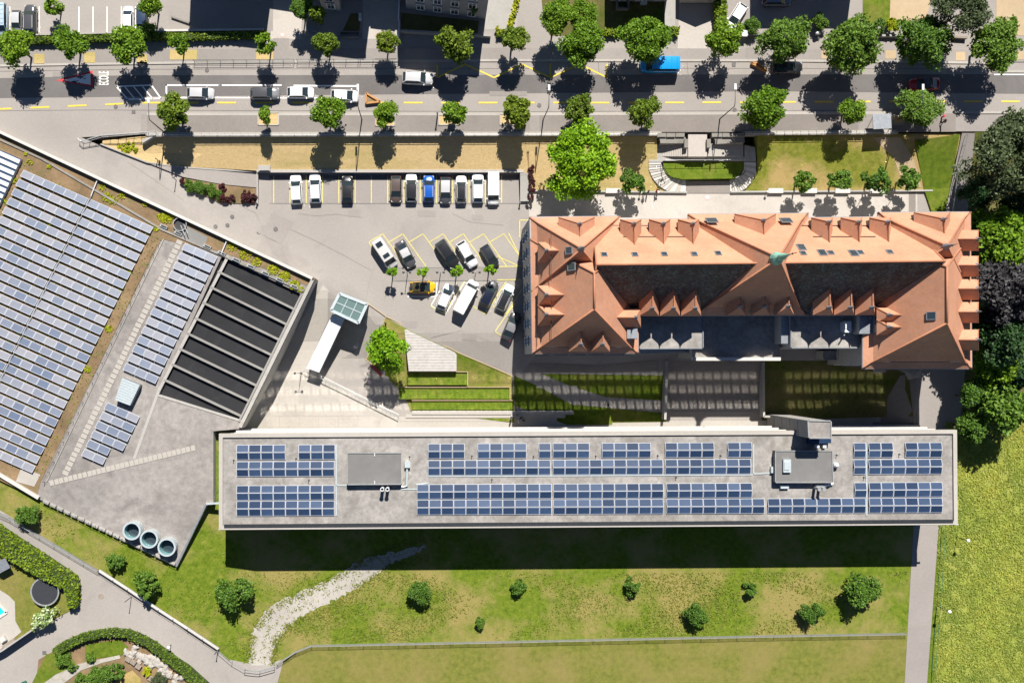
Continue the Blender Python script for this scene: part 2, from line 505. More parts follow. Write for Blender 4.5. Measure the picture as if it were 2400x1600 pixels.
def tile(name, c, moss=0.0):
    """clay tiles: courses, tile-to-tile tone, weather streaks; moss where it has grown"""
    m, nt, bs = _nt(name)
    bs.inputs['Roughness'].default_value = 0.85; bs.inputs['Specular IOR Level'].default_value = 0.2
    tc = nt.nodes.new('ShaderNodeTexCoord')
    v = nt.nodes.new('ShaderNodeTexVoronoi'); v.inputs['Scale'].default_value = 3.2
    nt.links.new(tc.outputs['Object'], v.inputs['Vector'])
    a = tuple(x * 0.94 for x in c); b = tuple(x * 1.05 for x in c)
    sep = nt.nodes.new('ShaderNodeSeparateColor'); nt.links.new(v.outputs['Color'], sep.inputs[0])
    cc = ramp(nt, sep.outputs[0], [(0.0, a), (1.0, b)])
    cc = mix(nt, 1.0, cc, ramp(nt, noise(nt, 0.22, 6, 0.65), [(0.3, (0.84, 0.81, 0.78)), (0.7, (1.08, 1.07, 1.06))]), 'MULTIPLY')
    st = ramp(nt, noise(nt, 0.6, 7, 0.7, dist=0.5, stretch=(1.0, 1.0, 0.35)), [(0.54, (0, 0, 0)), (0.78, (0.5,) * 3)])
    cc = mix(nt, st, cc, (0.3, 0.24, 0.2))
    if moss:
        mf = ramp(nt, noise(nt, 0.7, 8, 0.75), [(0.4, (0, 0, 0)), (0.62, (moss,) * 3)])
        mc = ramp(nt, noise(nt, 3.0, 4, 0.7), [(0.35, (0.03, 0.036, 0.03)), (0.65, (0.26, 0.26, 0.22))])
        cc = mix(nt, mf, cc, mc)
    nt.links.new(cc, bs.inputs['Base Color'])
    w = nt.nodes.new('ShaderNodeTexWave'); w.wave_type = 'BANDS'; w.bands_direction = 'Z'; w.wave_profile = 'SAW'
    w.inputs['Scale'].default_value = 1.6
    nt.links.new(tc.outputs['Object'], w.inputs['Vector'])
    bump(nt, bs, w.outputs['Fac'], 0.35, 0.05)
    M[name] = m
tile('roof_tile', (0.5, 0.255, 0.16))
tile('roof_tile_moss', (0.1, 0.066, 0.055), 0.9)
tile('ridge_tile', (0.4, 0.18, 0.105))

_paint = {}
def car_paint(c, rough=0.25):
    key = tuple(c)
    if key not in _paint:
        m, nt, bs = _nt('car_paint_%d' % len(_paint))
        bs.inputs['Base Color'].default_value = c4(c); bs.inputs['Roughness'].default_value = rough
        bs.inputs['Metallic'].default_value = 0.0 if min(c) > 0.6 else 0.15
        bs.inputs['Coat Weight'].default_value = 0.6; bs.inputs['Coat Roughness'].default_value = 0.08
        _paint[key] = m
    return _paint[key]
# ------------------------------------------------------------------ levels of the site
ZST = 3.0                                                  # the street lies above the school yard
def z_yard(u, v):
    ramp = 3.0 * clamp((620 - u) / 430.0)
    if u < 560: return ramp
    vs = 690 if u < 790 else lerp(690, 790, clamp((u - 790) / 145.0))
    d = -2.5 * clamp((v - vs) / 115.0)
    if u < 640: d *= clamp((u - 560) / 80.0)
    d *= 1 - clamp((u - 2070) / 70.0)
    return ramp + d
def z_lawn(u, v):
    if u < 1228: return max(lerp(2.65, 1.0, clamp((v - 318) / 80.0)), z_yard(u, v) + 0.15 if u < 605 else 0)
    return lerp(2.65, 0.25, clamp((v - 318) / 128.0))
def z_east(u, v): return lerp(3.0, 0.0, clamp((v - 312) / 140.0))
def z_south(u, v): return 2.9 * clamp((600 - u) / 180.0)

STEP = (40, 20)
# a broad sheet under everything, out to the horizon
mb = MB(); mb.add([(-900, -900, -3.6), (900, -900, -3.6), (900, 900, -3.6), (-900, 900, -3.6)], [(0, 1, 2, 3)])
tag(mb.build('terrain', M['meadow_south']), kind='structure')

road = patch('road', [(-160, -160), (2560, -160), (2560, 308), (2245, 308), (345, 312), (190, 322), (65, 328), (-160, 338)], ZST, M['asphalt_street'], skirt=3)
yard = patch('school_yard', [(-160, 338), (65, 328), (190, 322), (232, 340), (345, 380), (420, 392), (603, 405), (1240, 405), (1240, 447), (2185, 447), (2185, 1040), (480, 1040), (480, 640), (-160, 420)], z_yard, M['asphalt_drive'], step=STEP, skirt=1)

# street surfaces
patch('worn_lane', [(-160, 187), (300, 177), (2560, 174), (2560, 222), (1800, 214), (300, 227), (-160, 232)], ZST, M['asphalt_worn'], 0.012, road, 0)
patch('south_pavement', [(345, 268), (2240, 266), (2240, 309), (345, 311)], ZST, M['asphalt_walk'], 0.1, road, 0.1)
patch('north_pavement', [(-160, 118), (1200, 112), (1200, 141), (460, 146), (-160, 156)], ZST, M['asphalt_patch'], 0.1, road, 0.1)
patch('north_pavement', [(1200, 112), (2560, 118), (2560, 146), (1200, 141)], ZST, M['asphalt_lane'], 0.1, road, 0.1)
patch('parking_court', [(-160, -160), (396, -160), (396, 74), (-160, 84)], ZST, M['asphalt_drive'], 0.012, road, 0)
for k, q in enumerate([[(123, 168), (228, 166), (228, 178), (123, 180)], [(1147, 214), (1235, 214), (1235, 225), (1147, 225)], [(1242, 268), (1264, 268), (1264, 309), (1242, 309)], [(330, 268), (345, 268), (345, 312), (330, 312)], [(1955, 262), (2012, 262), (2012, 305), (2045, 305), (2045, 262)], [(640, 90), (677, 90), (677, 137), (640, 137)], [(1358 + 390, 112), (1776, 112), (1776, 140), (1748, 140)]]):
    patch('asphalt_repair', q, ZST, M['asphalt_patch' if k % 2 else 'asphalt_worn' if k == 1 else 'asphalt_patch'], 0.112 if k > 1 else 0.02, road, 0)
# kerbs
mb = MB()
for pts in ([(345, 268), (1240, 268), (2012, 265), (2085, 265)], ):
    for a, b in zip(pts[:-1], pts[1:]): mb.bar(G(*a, ZST + 0.06), G(*b, ZST + 0.06), 0.42, 0.13)
mb.build('kerb', M['kerb_stone'], road)
mb = MB()
for pts in ([(-160, 158), (100, 152), (460, 147), (940, 143)], ):
    for a, b in zip(pts[:-1], pts[1:]): mb.bar(G(*a, ZST + 0.06), G(*b, ZST + 0.06), 0.35, 0.13)
mb.build('kerb', M['kerb_stone'], road)
mb = MB()
for pts in ([(940, 143), (1200, 142), (1800, 142), (2325, 148)], [(2325, 148), (2325, 168), (2560, 169)], [(2240, 236), (2240, 264), (2560, 264)]):
    for a, b in zip(pts[:-1], pts[1:]): mb.bar(G(*a, ZST + 0.06), G(*b, ZST + 0.06), 0.35, 0.13)
mb.build('kerb', M['kerb_stone'], road)
patch('crossing_apron', [(2240, 270), (2240, 308), (2560, 308), (2560, 270)], ZST, M['asphalt_lane'], 0.06, road, 0)

# tree pits in the pavements
for (a, b, c, d) in [(80, 127, 104, 150), (197, 123, 223, 148), (320, 128, 345, 150), (398, 117, 462, 140), (600, 118, 640, 140), (1925, 118, 1942, 138), (2075, 118, 2100, 138), (2240, 122, 2262, 142), (2380, 120, 2410, 140)]:
    patch('tree_pit', [(a, b), (c, b), (c, d), (a, d)], ZST, M['sand' if a > 1800 else 'lawn_dry'], 0.125, road, 0.1)
for (a, b, c, d) in [(605, 264, 653, 293), (1028, 270, 1077, 293), (1172, 268, 1210, 293), (880, 268, 925, 295), (2092, 272, 2118, 291)]:
    mb = MB()
    for p, q in (((a, b), (c, b)), ((c, b), (c, d)), ((c, d), (a, d)), ((a, d), (a, b))):
        mb.bar(G(*p, ZST + 0.15), G(*q, ZST + 0.15), 0.16, 0.12)
    pit = patch('tree_pit', [(a, b), (c, b), (c, d), (a, d)], ZST, M['lawn_dry'], 0.14, road, 0.1)
    mb.build('pit_edge', M['kerb_stone'], pit)

# ------------------------------------------------------------------ painted road markings
WH, YE, PY = M['paint_white'], M['paint_yellow'], M['paint_pale_yellow']
def line(name, pts, w, m, zf=ZST, eps=0.03, parent=road):
    return strip(MB(), pts, w, zf, eps).build(name, m, parent, fix=False)
k = 0
u = -16.0
while u < 2400:
    def vy(x): return 241 + 15 * clamp((340 - x) / 340.0) - 3 * clamp((x - 1500) / 600.0)
    if not (1700 < u < 1720):
        line('yellow_dash', [(u, vy(u)), (u + 44, vy(u + 44))], 0.26, YE)
    u += 87.5
line('parking_line', [(390, 229), (390, 200), (510, 200)], 0.22, WH)
line('parking_line', [(520, 200), (660, 200)], 0.2, WH)
line('parking_line', [(690, 201), (840, 202), (838, 226)], 0.22, WH)
line('parking_line', [(390, 229), (755, 230)], 0.18, WH)
line('hatch_outline', [(273, 203), (355, 200), (377, 231), (299, 233), (273, 203)], 0.2, WH)
for x in (292, 313, 334):
    line('hatch_bar', [(x, 203), (x + 24, 232)], 0.16, WH)
for a, b in zip([(1025, 152), (1025, 182), (1090, 151), (1158, 182), (1224, 151), (1290, 182)], [(1025, 182), (1090, 151), (1158, 182), (1224, 151), (1290, 182), (1290, 150)]):
    line('zigzag_line', [a, b], 0.24, YE)
for a, b in (((1290, 182), (1358, 151)), ((1358, 151), (1423, 182)), ((1423, 182), (1423, 150))):
    line('zigzag_line', [a, b], 0.24, YE)
line('parking_line', [(1812, 142), (1812, 173), (1843, 173)], 0.16, WH)
line('parking_line', [(2330, 175), (2420, 175)], 0.16, WH)
for x in (92, 185, 218, 251, 284.5, 317.5, -10, 23):
    line('bay_line', [(x, 16), (x, 76)], 0.13, WH)
for pts in ([(-160, 170), (300, 163), (1000, 161), (1240, 161)], [(-160, 262), (200, 258), (1240, 262), (2200, 258)], [(1430, 160), (2330, 162)]):
    line('asphalt_seam', pts, 0.06, M['asphalt_worn'], ZST, 0.018)
for u in (330, 742, 1098, 1402, 1610, 1985, 2090):
    line('asphalt_seam', [(u, 146), (u + 3, 176)], 0.06, M['asphalt_worn'], ZST, 0.019)
# school triangle
def tri(pts, eps, m, name, parent):
    return MB().add([G(u, v, ZST + eps) for u, v in pts], [list(range(len(pts)))]).build(name, m, parent, fix=False)
tr = tri([(131, 189), (217, 166), (218, 204)], 0.03, M['paint_red'], 'warning_triangle', road)
tri([(148, 188.5), (212, 172), (212.5, 199)], 0.038, WH, 'warning_field', tr)
fig = MB()
def fg(pts): fig.add([G(u, v, ZST + 0.046) for u, v in pts], [list(range(len(pts)))])
# two running children, side on, heads to the left
for (cx, cy, s) in ((176, 192, 0.85), (190, 181, 1.0)):
    fg([(cx - 7 * s + 2.4 * s * math.cos(t), cy + 2.4 * s * math.sin(t)) for t in np.linspace(0, 6.28, 9)[:-1]])
    fg([(cx - 4.5 * s, cy - 1.8 * s), (cx + 4 * s, cy - 2.2 * s), (cx + 4 * s, cy + 2 * s), (cx - 4.5 * s, cy + 1.8 * s)])
    fg([(cx - 4 * s, cy + 1.8 * s), (cx - 1 * s, cy + 5 * s), (cx + 0.5 * s, cy + 4.4 * s), (cx - 2 * s, cy + 1.5 * s)])
    fg([(cx - 4 * s, cy - 1.8 * s), (cx - 0 * s, cy - 5 * s), (cx + 1.2 * s, cy - 4.2 * s), (cx - 2 * s, cy - 1.5 * s)])
    fg([(cx + 4 * s, cy - 2.2 * s), (cx + 9 * s, cy - 5 * s), (cx + 10 * s, cy - 3.6 * s), (cx + 4 * s, cy)])
    fg([(cx + 4 * s, cy + 2 * s), (cx + 8 * s, cy + 3 * s), (cx + 12 * s, cy + 1.5 * s), (cx + 12 * s, cy + 3 * s), (cx + 8 * s, cy + 5 * s)])
fig.build('pictogram', M['paint_black'], tr, fix=False)
cu = bpy.data.curves.new('lettering', 'FONT'); cu.body = 'ECOLE'; cu.align_x = 'CENTER'; cu.align_y = 'CENTER'; cu.size = 1.0
cu.offset = 0.012
to = bpy.data.objects.new('tmp', cu); col.objects.link(to)
bpy.context.view_layer.update()
me = bpy.data.meshes.new_from_object(to.evaluated_get(bpy.context.evaluated_depsgraph_get()))
bpy.data.objects.remove(to)
co = np.array([v.co[:] for v in me.vertices]); lo, hi = co.min(0), co.max(0)
c = G(243, 183.5, ZST + 0.035)
for v in me.vertices:
    t = (v.co.x - lo[0]) / (hi[0] - lo[0]) - 0.5; w = (v.co.y - lo[1]) / (hi[1] - lo[1]) - 0.5
    v.co = (c.x - w * 1.5, c.y + t * 2.05, c.z)
link('lettering', me, WH, road)
# round painted signs on the ground
def ground_sign(u, v, zf, parent, r=0.36):
    z = zf(u, v) if callable(zf) else zf
    p = G(u, v, z + 0.05)
    o = MB().disc(p, r, 18).build('painted_disc', M['paint_pink'], parent, fix=False)
    MB().disc(p + Vector((0, 0, 0.01)), r * 0.66, 14).build('disc_field', M['paint_white'], o, fix=False)
    q = MB(); q.box(p + Vector((0.02, 0.05, 0.02)), (0.1, r * 0.7, 0.005)); q.box(p + Vector((0.02, -0.1, 0.02)), (r * 0.5, 0.07, 0.005))
    q.build('disc_mark', M['paint_pink'], o, fix=False)
for (u, v) in ((662, 82), (886, 83)): ground_sign(u, v, ZST, road)
for (u, v, r) in ((1658, 462, 0.42), (833, 812, 0.38), (865, 895, 0.38)): ground_sign(u, v, z_yard, yard, r)
# covers in the road
def cover(u, v, zf, parent, r=0.32, square=False, m='asphalt_worn'):
    z = zf(u, v) if callable(zf) else zf
    p = G(u, v, z + 0.05)
    q = MB()
    if square: q.box(p, (2 * r, 2 * r, 0.02))
    else: q.lathe(p, [(0.01, 0.012), (r * 0.82, 0.012), (r * 0.84, 0.0), (r * 0.9, 0.0), (r * 0.92, 0.012), (r, 0.012), (r, -0.02)], 16)
    q.build('manhole_cover', M[m], parent)
for (u, v) in ((485, 165), (271, 250), (1264, 247), (1720, 150), (1722, 258), (2263, 280)): cover(u, v, ZST, road)
for (u, v) in ((313, 262), (1720, 152)): cover(u, v, ZST, road, 0.28, True)
for (u, v) in ((544, 508), (533, 528), (505, 531)): cover(u, v, z_yard, yard)
cover(646, 537, lambda u, v: 0.02, yard, 0.36)

# ------------------------------------------------------------------ yard surfaces
patch('asphalt_repair', [(622, 494), (690, 520), (660, 572), (602, 545)], z_yard, M['asphalt_lane'], 0.02, yard, 0)
for pts in ([(602, 545), (622, 555)], [(623, 510), (626, 530)]):
    line('asphalt_crack', pts, 0.25, M['asphalt_worn'], z_yard, 0.03, yard)
for pts in ([(700, 500), (735, 506), (790, 502), (850, 510)], [(1060, 500), (1100, 520), (1180, 528)], [(560, 480), (600, 500), (640, 590), (700, 640)], [(1010, 790), (1080, 775), (1150, 800)], [(300, 380), (360, 420), (430, 470)], [(930, 520), (925, 545)]):
    line('asphalt_crack', pts, 0.05, M['asphalt_patch'], z_yard, 0.028, yard)
for (u, v, a, b) in ((830, 500, 16, 9), (1000, 500, 22, 8), (1120, 510, 14, 7), (960, 760, 20, 9), (1100, 790, 18, 8), (560, 450, 20, 10), (420, 360, 18, 9)):
    patch('asphalt_repair', [(u - a, v - b), (u + a, v - b + 2), (u + a - 2, v + b), (u - a + 1, v + b - 1)], z_yard, M['asphalt_lane'], 0.022, yard, 0)
for pts in ([(680, 537), (735, 562), (800, 595), (870, 634)], [(877, 628), (863, 672), (857, 708)]):
    line('asphalt_joint', pts, 0.05, M['asphalt_patch'], z_yard, 0.03, yard)
patch('forecourt', [(1240, 447), (2150, 447), (2150, 560), (1240, 560)], 0.0, M['paving'], 0.015, yard, 0)
patch('paving_band', [(2130, 449), (2146, 449), (2146, 500), (2130, 500)], 0.0, M['asphalt_walk'], 0.03, yard, 0)
patch('parking_bays', [(606, 412), (1218, 412), (1218, 476), (606, 476)], 0.0, M['asphalt_lane'], 0.015, yard, 0)
patch('bay_gutter', [(606, 411), (1218, 411), (1218, 420), (606, 420)], 0.0, M['asphalt_worn'], 0.03, yard, 0)
line('bay_edge', [(606, 477), (1235, 477)], 0.12, M['concrete_grey'], 0.0, 0.03, yard)
k = 641.5
while k < 1185:
    line('bay_line', [(k, 412), (k, 476)], 0.13, PY, 0.0, 0.045, yard); k += 38.15
for k in range(7):
    a = 897 + 47.3 * k
    line('bay_line', [(a - 32, 567), (a, 548)], 0.13, PY, 0.0, 0.03, yard)
    line('bay_line', [(a, 548), (a + 54, 624)], 0.13, PY, 0.0, 0.03, yard)
line('bay_line', [(865, 568), (885, 600)], 0.13, PY, 0.0, 0.03, yard)
patch('planting_strip', [(930, 628), (1222, 625), (1222, 657), (920, 659)], 0.0, M['asphalt_patch'], 0.05, yard, 0)
for v in (627.5, 658): line('strip_edge', [(928, v), (1165, v - 1)], 0.12, M['concrete_grey'], 0.0, 0.07, yard)
for v in (625, 656): line('bay_line', [(1165, v), (1222, v - 1)], 0.14, PY, 0.0, 0.08, yard)
line('bay_line', [(1088, 662), (1043, 737), (1010, 716), (1030, 682)], 0.13, WH, 0.0, 0.03, yard)
line('bay_line', [(955, 695), (1022, 695)], 0.13, WH, 0.0, 0.03, yard)
line('bay_line', [(1024, 662), (1022, 695)], 0.13, WH, 0.0, 0.03, yard)
for a in (1088, 1186, 1234): line('bay_line', [(a, 660), (a - 48, 736), (a - 78, 717)], 0.13, PY, 0.0, 0.032 + a * 1e-6, yard)
line('bay_line', [(1205, 712), (1160, 777), (1178, 788)], 0.13, PY, 0.0, 0.03, yard)
for pts in ([(1218, 516), (1218, 556)], [(1218, 516), (1242, 516)], [(1192, 546), (1217, 598)], [(1165, 600), (1217, 624)], [(1196, 655), (1216, 655)]):
    line('bay_line', pts, 0.13, PY, 0.0, 0.033, yard)
# plaza below the sports hall
plaza = patch('plaza', [(757, 668), (790, 700), (720, 862), (934, 975), (1560, 985), (1815, 985), (1815, 1040), (480, 1040), (640, 860)], z_yard, M['concrete_light'], 0.03, yard, 0, step=STEP)
for i in range(7):
    for j in range(5):
        a, b = 610 + i * 46 + (j % 2) * 12, 868 + j * 27
        if b > 868 + 0.47 * (a + 40 - 720) or True:
            if (a - 705) * 0.47 + 880 < b and random.random() < 0.75:
                patch('paving_slab', [(a, b), (a + 44, b), (a + 44, b + 25), (a, b + 25)], z_yard, M['paving' if random.random() < 0.7 else 'concrete_light'], 0.05, yard, 0, step=STEP)
patch('court_paving', [(1560, 845), (1785, 845), (1785, 945), (1560, 945)], z_yard, M['asphalt_walk'], 0.05, yard, 0, step=STEP)
line('slab_joint', [(1572, 963), (1766, 963)], 0.1, M['asphalt_walk'], z_yard, 0.07, yard)
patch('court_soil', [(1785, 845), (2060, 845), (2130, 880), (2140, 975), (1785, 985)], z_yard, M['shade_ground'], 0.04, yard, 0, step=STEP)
patch('court_path', [(1240, 850), (1400, 855), (1545, 842), (1545, 868), (1420, 874), (1225, 872)], z_yard, M['asphalt_walk'], 0.05, yard, 0, step=STEP)
patch('court_lawn', [(1270, 876), (1555, 880), (1555, 938), (1420, 930), (1340, 905)], z_yard, M['lawn_green'], 0.06, yard, 0, step=STEP)
patch('court_lawn', [(1205, 880), (1262, 905), (1340, 948), (1560, 968), (1560, 988), (1435, 990), (1435, 995), (1330, 995), (1205, 950)], z_yard, M['lawn_green'], 0.06, yard, 0, step=STEP)
patch('court_path', [(2110, 880), (2150, 872), (2150, 1000), (2040, 1000)], z_yard, M['asphalt_walk'], 0.06, yard, 0, step=STEP)
patch('court_gravel', [(2118, 868), (2160, 866), (2158, 885), (2128, 890)], z_yard, M['gravel_path'], 0.08, yard, 0, step=STEP)
# triangular lawn with terraces and a timber deck
patch('terrace_lawn', [(905, 745), (968, 778), (1075, 828), (1200, 880), (1205, 990), (962, 962), (945, 920), (860, 842), (875, 800)], z_yard, M['meadow_south'], 0.12, yard, 0.3, step=STEP)
for (a, b, c, d, zz) in ((955, 871, 1096, 902, -1.35), (935, 907, 1195, 935, -1.95), (965, 938, 1205, 960, -2.3)):
    t = patch('terrace_step', [(a, b), (c, b), (c, d), (a, d)], lambda u, v, zz=zz: max(zz, z_yard(u, v)) + 0.2, M['lawn_green'], 0.1, yard, 0.6, step=STEP)
    mb = MB(); mb.bar(G(a, b, zz + 0.45), G(c, b, zz + 0.45), 0.1, 0.3); mb.bar(G(c, b, zz + 0.45), G(c, d, zz + 0.35), 0.1, 0.3)
    mb.build('terrace_edge', M['sand'], t)
for k, v in enumerate((962, 970, 978)):
    mb = MB(); z = z_yard(1000, v) + 0.35 - 0.14 * k
    mb.prism([G(a, b, z) for a, b in ((965 - 14 * k, v), (1345 - 20 * k, v), (1345 - 20 * k, v + 9), (965 - 14 * k, v + 9))], z - 0.6)
    mb.build('plaza_step', M['concrete_light'], yard)
# outlines along the triangular lawn
for pts in ([(905, 741), (858, 842), (875, 856)], [(858, 708), (905, 741)], [(905, 741), (1075, 826), (1200, 880)]):
    line('lawn_edge', pts, 0.14, M['sand'], z_yard, 0.2, yard)
line('lawn_edge', [(715, 862), (935, 972)], 0.2, M['concrete_white'], z_yard, 0.1, yard)
line('lawn_edge', [(872, 932), (910, 900)], 0.1, M['concrete_white'], z_yard, 0.08, yard)

# ------------------------------------------------------------------ lawns along the street
patch('street_lawn', [(240, 330), (350, 318), (1228, 320), (1240, 330), (1240, 402), (605, 400), (420, 390), (345, 379), (238, 337)], z_lawn, M['lawn_dry'], 0, None, 2.5, step=(60, 40))
patch('ramp_path', [(345, 381), (420, 390), (605, 402), (605, 440), (520, 432), (430, 415)], lambda u, v: z_yard(u, v) + 0.25, M['asphalt_lane'], 0.02, yard, 0.3, step=(60, 40))
patch('school_lawn', [(1228, 318), (1540, 320), (1540, 420), (1560, 448), (1228, 448)], z_lawn, M['lawn_dry'], 0, None, 2.0, step=(60, 40))
patch('school_lawn', [(1775, 318), (2250, 312), (2250, 330), (2220, 448), (1730, 448), (1775, 400)], z_lawn, M['lawn_mixed'], 0, None, 2.0, step=(60, 40))
patch('worn_track', [(2045, 322), (2110, 322), (2140, 370), (2150, 400), (2160, 440), (2120, 440), (2105, 400), (2095, 370)], z_lawn, M['sand'], 0.03, None, 0.1, step=(60, 40))
patch('green_verge', [(2145, 330), (2250, 314), (2215, 500), (2185, 500), (2165, 440)], lambda u, v: max(z_lawn(u, v), z_east(u, v)), M['lawn_green'], 0.06, None, 0.3, step=(60, 20))
# eastern edge: lane, trees' ground, field
patch('east_lane', [(2255, 312), (2285, 312), (2275, 420), (2262, 560), (2262, 870), (2250, 1000), (2140, 1010), (2150, 870), (2215, 500)], z_east, M['asphalt_lane'], 0.05, None, 0.6, step=(200, 20))
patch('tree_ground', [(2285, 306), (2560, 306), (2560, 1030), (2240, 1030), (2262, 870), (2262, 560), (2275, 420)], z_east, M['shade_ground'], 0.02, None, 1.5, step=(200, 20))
patch('lane', [(2160, 1000), (2215, 1000), (2200, 1250), (2172, 1640), (2118, 1640), (2140, 1250)], 0.0, M['asphalt_lane'], 0.04, None, 0.3)
patch('field', [(2192, 1000), (2560, 1000), (2560, 1760), (2165, 1760), (2190, 1300)], 0.0, M['meadow_tall'], 0.0, None, 1.0)
patch('lane_verge', [(2200, 1240), (2212, 1240), (2190, 1640), (2170, 1640)], 0.0, M['lawn_green'], 0.06, None, 0.1)
# south side: meadow, mown field, gravel track, residential road
patch('south_meadow', [(400, 1010), (2170, 1010), (2145, 1250), (2128, 1482), (1400, 1497), (720, 1512), (640, 1570), (560, 1570), (505, 1525), (-160, 1100), (-160, 1010)], z_south, M['meadow_south'], 0.0, None, 2.0, step=(30, 60))
patch('mown_field', [(640, 1565), (720, 1512), (1400, 1497), (2128, 1482), (2120, 1760), (640, 1760)], 0.0, M['meadow_cut'], 0.0, None, 1.0)
tline = [(1000, 1282, 2), (960, 1290, 9), (900, 1312, 17), (860, 1336, 24), (810, 1364, 24), (760, 1388, 24), (710, 1412, 26), (660, 1440, 30), (630, 1470, 32), (615, 1505, 30), (612, 1535, 26), (612, 1562, 24)]
tl, trr = [], []
for i in range(len(tline) - 1):
    for j in range(8):
        t_ = j / 8.0; a, b = tline[i], tline[i + 1]; x, y, w_ = (lerp(a[k_], b[k_], t_) for k_ in range(3)); dx, dy = b[0] - a[0], b[1] - a[1]; l_ = math.hypot(dx, dy)
        for side, lst in ((-1, tl), (1, trr)):
            d_ = side * (w_ + random.gauss(0, 2.6) + 2.5 * math.sin(i * 1.7 + j * 0.6 + side)); lst.append((x - dy / l_ * d_, y + dx / l_ * d_))
track = patch('gravel_track', tl + trr[::-1], z_south, M['gravel_path'], 0.05, None, 0.1, step=(30, 60))
patch('track_apron', [(540, 1545), (600, 1558), (665, 1545), (650, 1600), (645, 1760), (520, 1760), (500, 1600)], z_south, M['asphalt_drive'], 0.02, None, 0.5, step=(30, 60))
patch('residential_road', [(-160, 1090), (0, 1195), (230, 1338), (515, 1528), (640, 1640), (560, 1760), (-160, 1760)], z_south, M['asphalt_drive'], 0.04, None, 2.0, step=(30, 60))
# ------------------------------------------------------------------ old school with the tiled roof
school = thing('school_building', 'long old school with steep orange clay tile roofs, dormers and a copper spire', 'building', G(1700, 640, 0))
EV, RG = 12.5, 21.5
def roof_ring(name, eave, ridge, ze, zr, mats, south_mat=None, flare=0.16, drop=0.08):
    """hipped roof over 4 eave corners (nw, ne, se, sw); ridge = 1 or 2 points; slopes break to a flatter eave"""
    E = [G(u, v, ze) for u, v in eave]
    Rp = [G(u, v, zr) for u, v in ridge]
    if len(Rp) == 1: near = [Rp[0]] * 4
    else:
        near = [min(Rp, key=lambda r: (r - e).length) for e in E]
    B = []
    for e, r in zip(E, near):
        p = e.lerp(r, flare); p.z = lerp(ze, zr, drop); B.append(p)
    mb = MB()
    names = ['north', 'east', 'south', 'west']
    for i in range(4):
        j = (i + 1) % 4
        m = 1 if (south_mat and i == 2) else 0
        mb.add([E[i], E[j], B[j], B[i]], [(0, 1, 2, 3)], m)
        if (near[i] - near[j]).length < 1e-4: mb.add([B[i], B[j], near[i]], [(0, 1, 2)], m)
        else: mb.add([B[i], B[j], near[j], near[i]], [(0, 1, 2, 3)], m)
    mb.add([p - Vector((0, 0, 0.18)) for p in E], [(0, 1, 2, 3)])
    for i in range(4):
        j = (i + 1) % 4
        mb.add([E[i], E[j], E[j] - Vector((0, 0, 0.18)), E[i] - Vector((0, 0, 0.18))], [(0, 1, 2, 3)])
    o = mb.build(name, [M['roof_tile']] + ([south_mat] if south_mat else []), school, fix=False)
    me = o.data; bm = bmesh.new(); bm.from_mesh(me); bmesh.ops.remove_doubles(bm, verts=bm.verts, dist=1e-3); bmesh.ops.recalc_face_normals(bm, faces=bm.faces); bm.to_mesh(me); bm.free()
    # ridge and hip tiles
    cap = MB()
    for e, b, r in zip(E, B, near):
        cap.tube([e + Vector((0, 0, 0.02)), b + Vector((0, 0, 0.05)), r + Vector((0, 0, 0.05))], 0.13, 6)
    if len(Rp) == 2: cap.tube([Rp[0] + Vector((0, 0, 0.06)), Rp[1] + Vector((0, 0, 0.06))], 0.15, 6)
    cap.build('ridge_tiles', M['ridge_tile'], o, smooth=True)
    # gutter
    g = MB()
    for i in range(4):
        j = (i + 1) % 4
        g.tube([E[i] - Vector((0, 0, 0.12)), E[j] - Vector((0, 0, 0.12))], 0.11, 6)
    g.build('gutter', M['lead'], o)
    return E, B, near
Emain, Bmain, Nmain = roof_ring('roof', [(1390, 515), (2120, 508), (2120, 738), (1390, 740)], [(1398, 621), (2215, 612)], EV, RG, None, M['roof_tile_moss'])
roof_ring('roof', [(1243, 560), (1496, 560), (1496, 828), (1248, 829)], [(1393, 640), (1393, 724)], EV, RG, None)
roof_ring('roof', [(2024, 560), (2275, 560), (2278, 864), (2022, 864)], [(2219, 625), (2219, 757)], EV, RG, None)
roof_ring('roof', [(1241, 509), (1453, 507), (1453, 683), (1246, 683)], [(1363, 583)], EV - 0.1, RG - 0.6, None)
roof_ring('roof', [(2058, 498), (2275, 497), (2276, 672), (2058, 672)], [(2221, 577)], EV - 0.1, RG - 0.6, None)
Ecen, Bcen, Ncen = roof_ring('roof', [(1613, 502), (1894, 500), (1890, 738), (1628, 740)], [(1826, 604)], EV + 0.1, 24.8, None)
# walls under the eaves
def wall_block(pts, z0, z1, name='wall', mat='plaster', inset=0.0):
    mb = MB(); P = [G(u, v, EV) for u, v in pts]
    c = sum(P, Vector((0, 0, 0))) / len(P)
    Q = []
    for p in P:
        d = Vector((c.x - p.x, c.y - p.y, 0)); s = Vector((math.copysign(inset, d.x), math.copysign(inset, d.y), 0))
        Q.append(Vector((p.x, p.y, z1)) + s)
    mb.prism(Q, z0)
    return mb.build(name, M[mat], school), Q
wallW, QW = wall_block([(1241, 509), (1496, 509), (1496, 828), (1248, 829)], -3, EV, inset=0.06)
wallE, QE = wall_block([(2024, 499), (2275, 498), (2278, 864), (2022, 864)], -3, EV, inset=0.55)
wallM, QM = wall_block([(1400, 515), (2100, 510), (2100, 738), (1400, 740)], -3, EV - 0.02, inset=0.6)
wallC, QC = wall_block([(1613, 502), (1894, 500), (1890, 740), (1628, 741)], -3, EV - 0.04, inset=0.6)
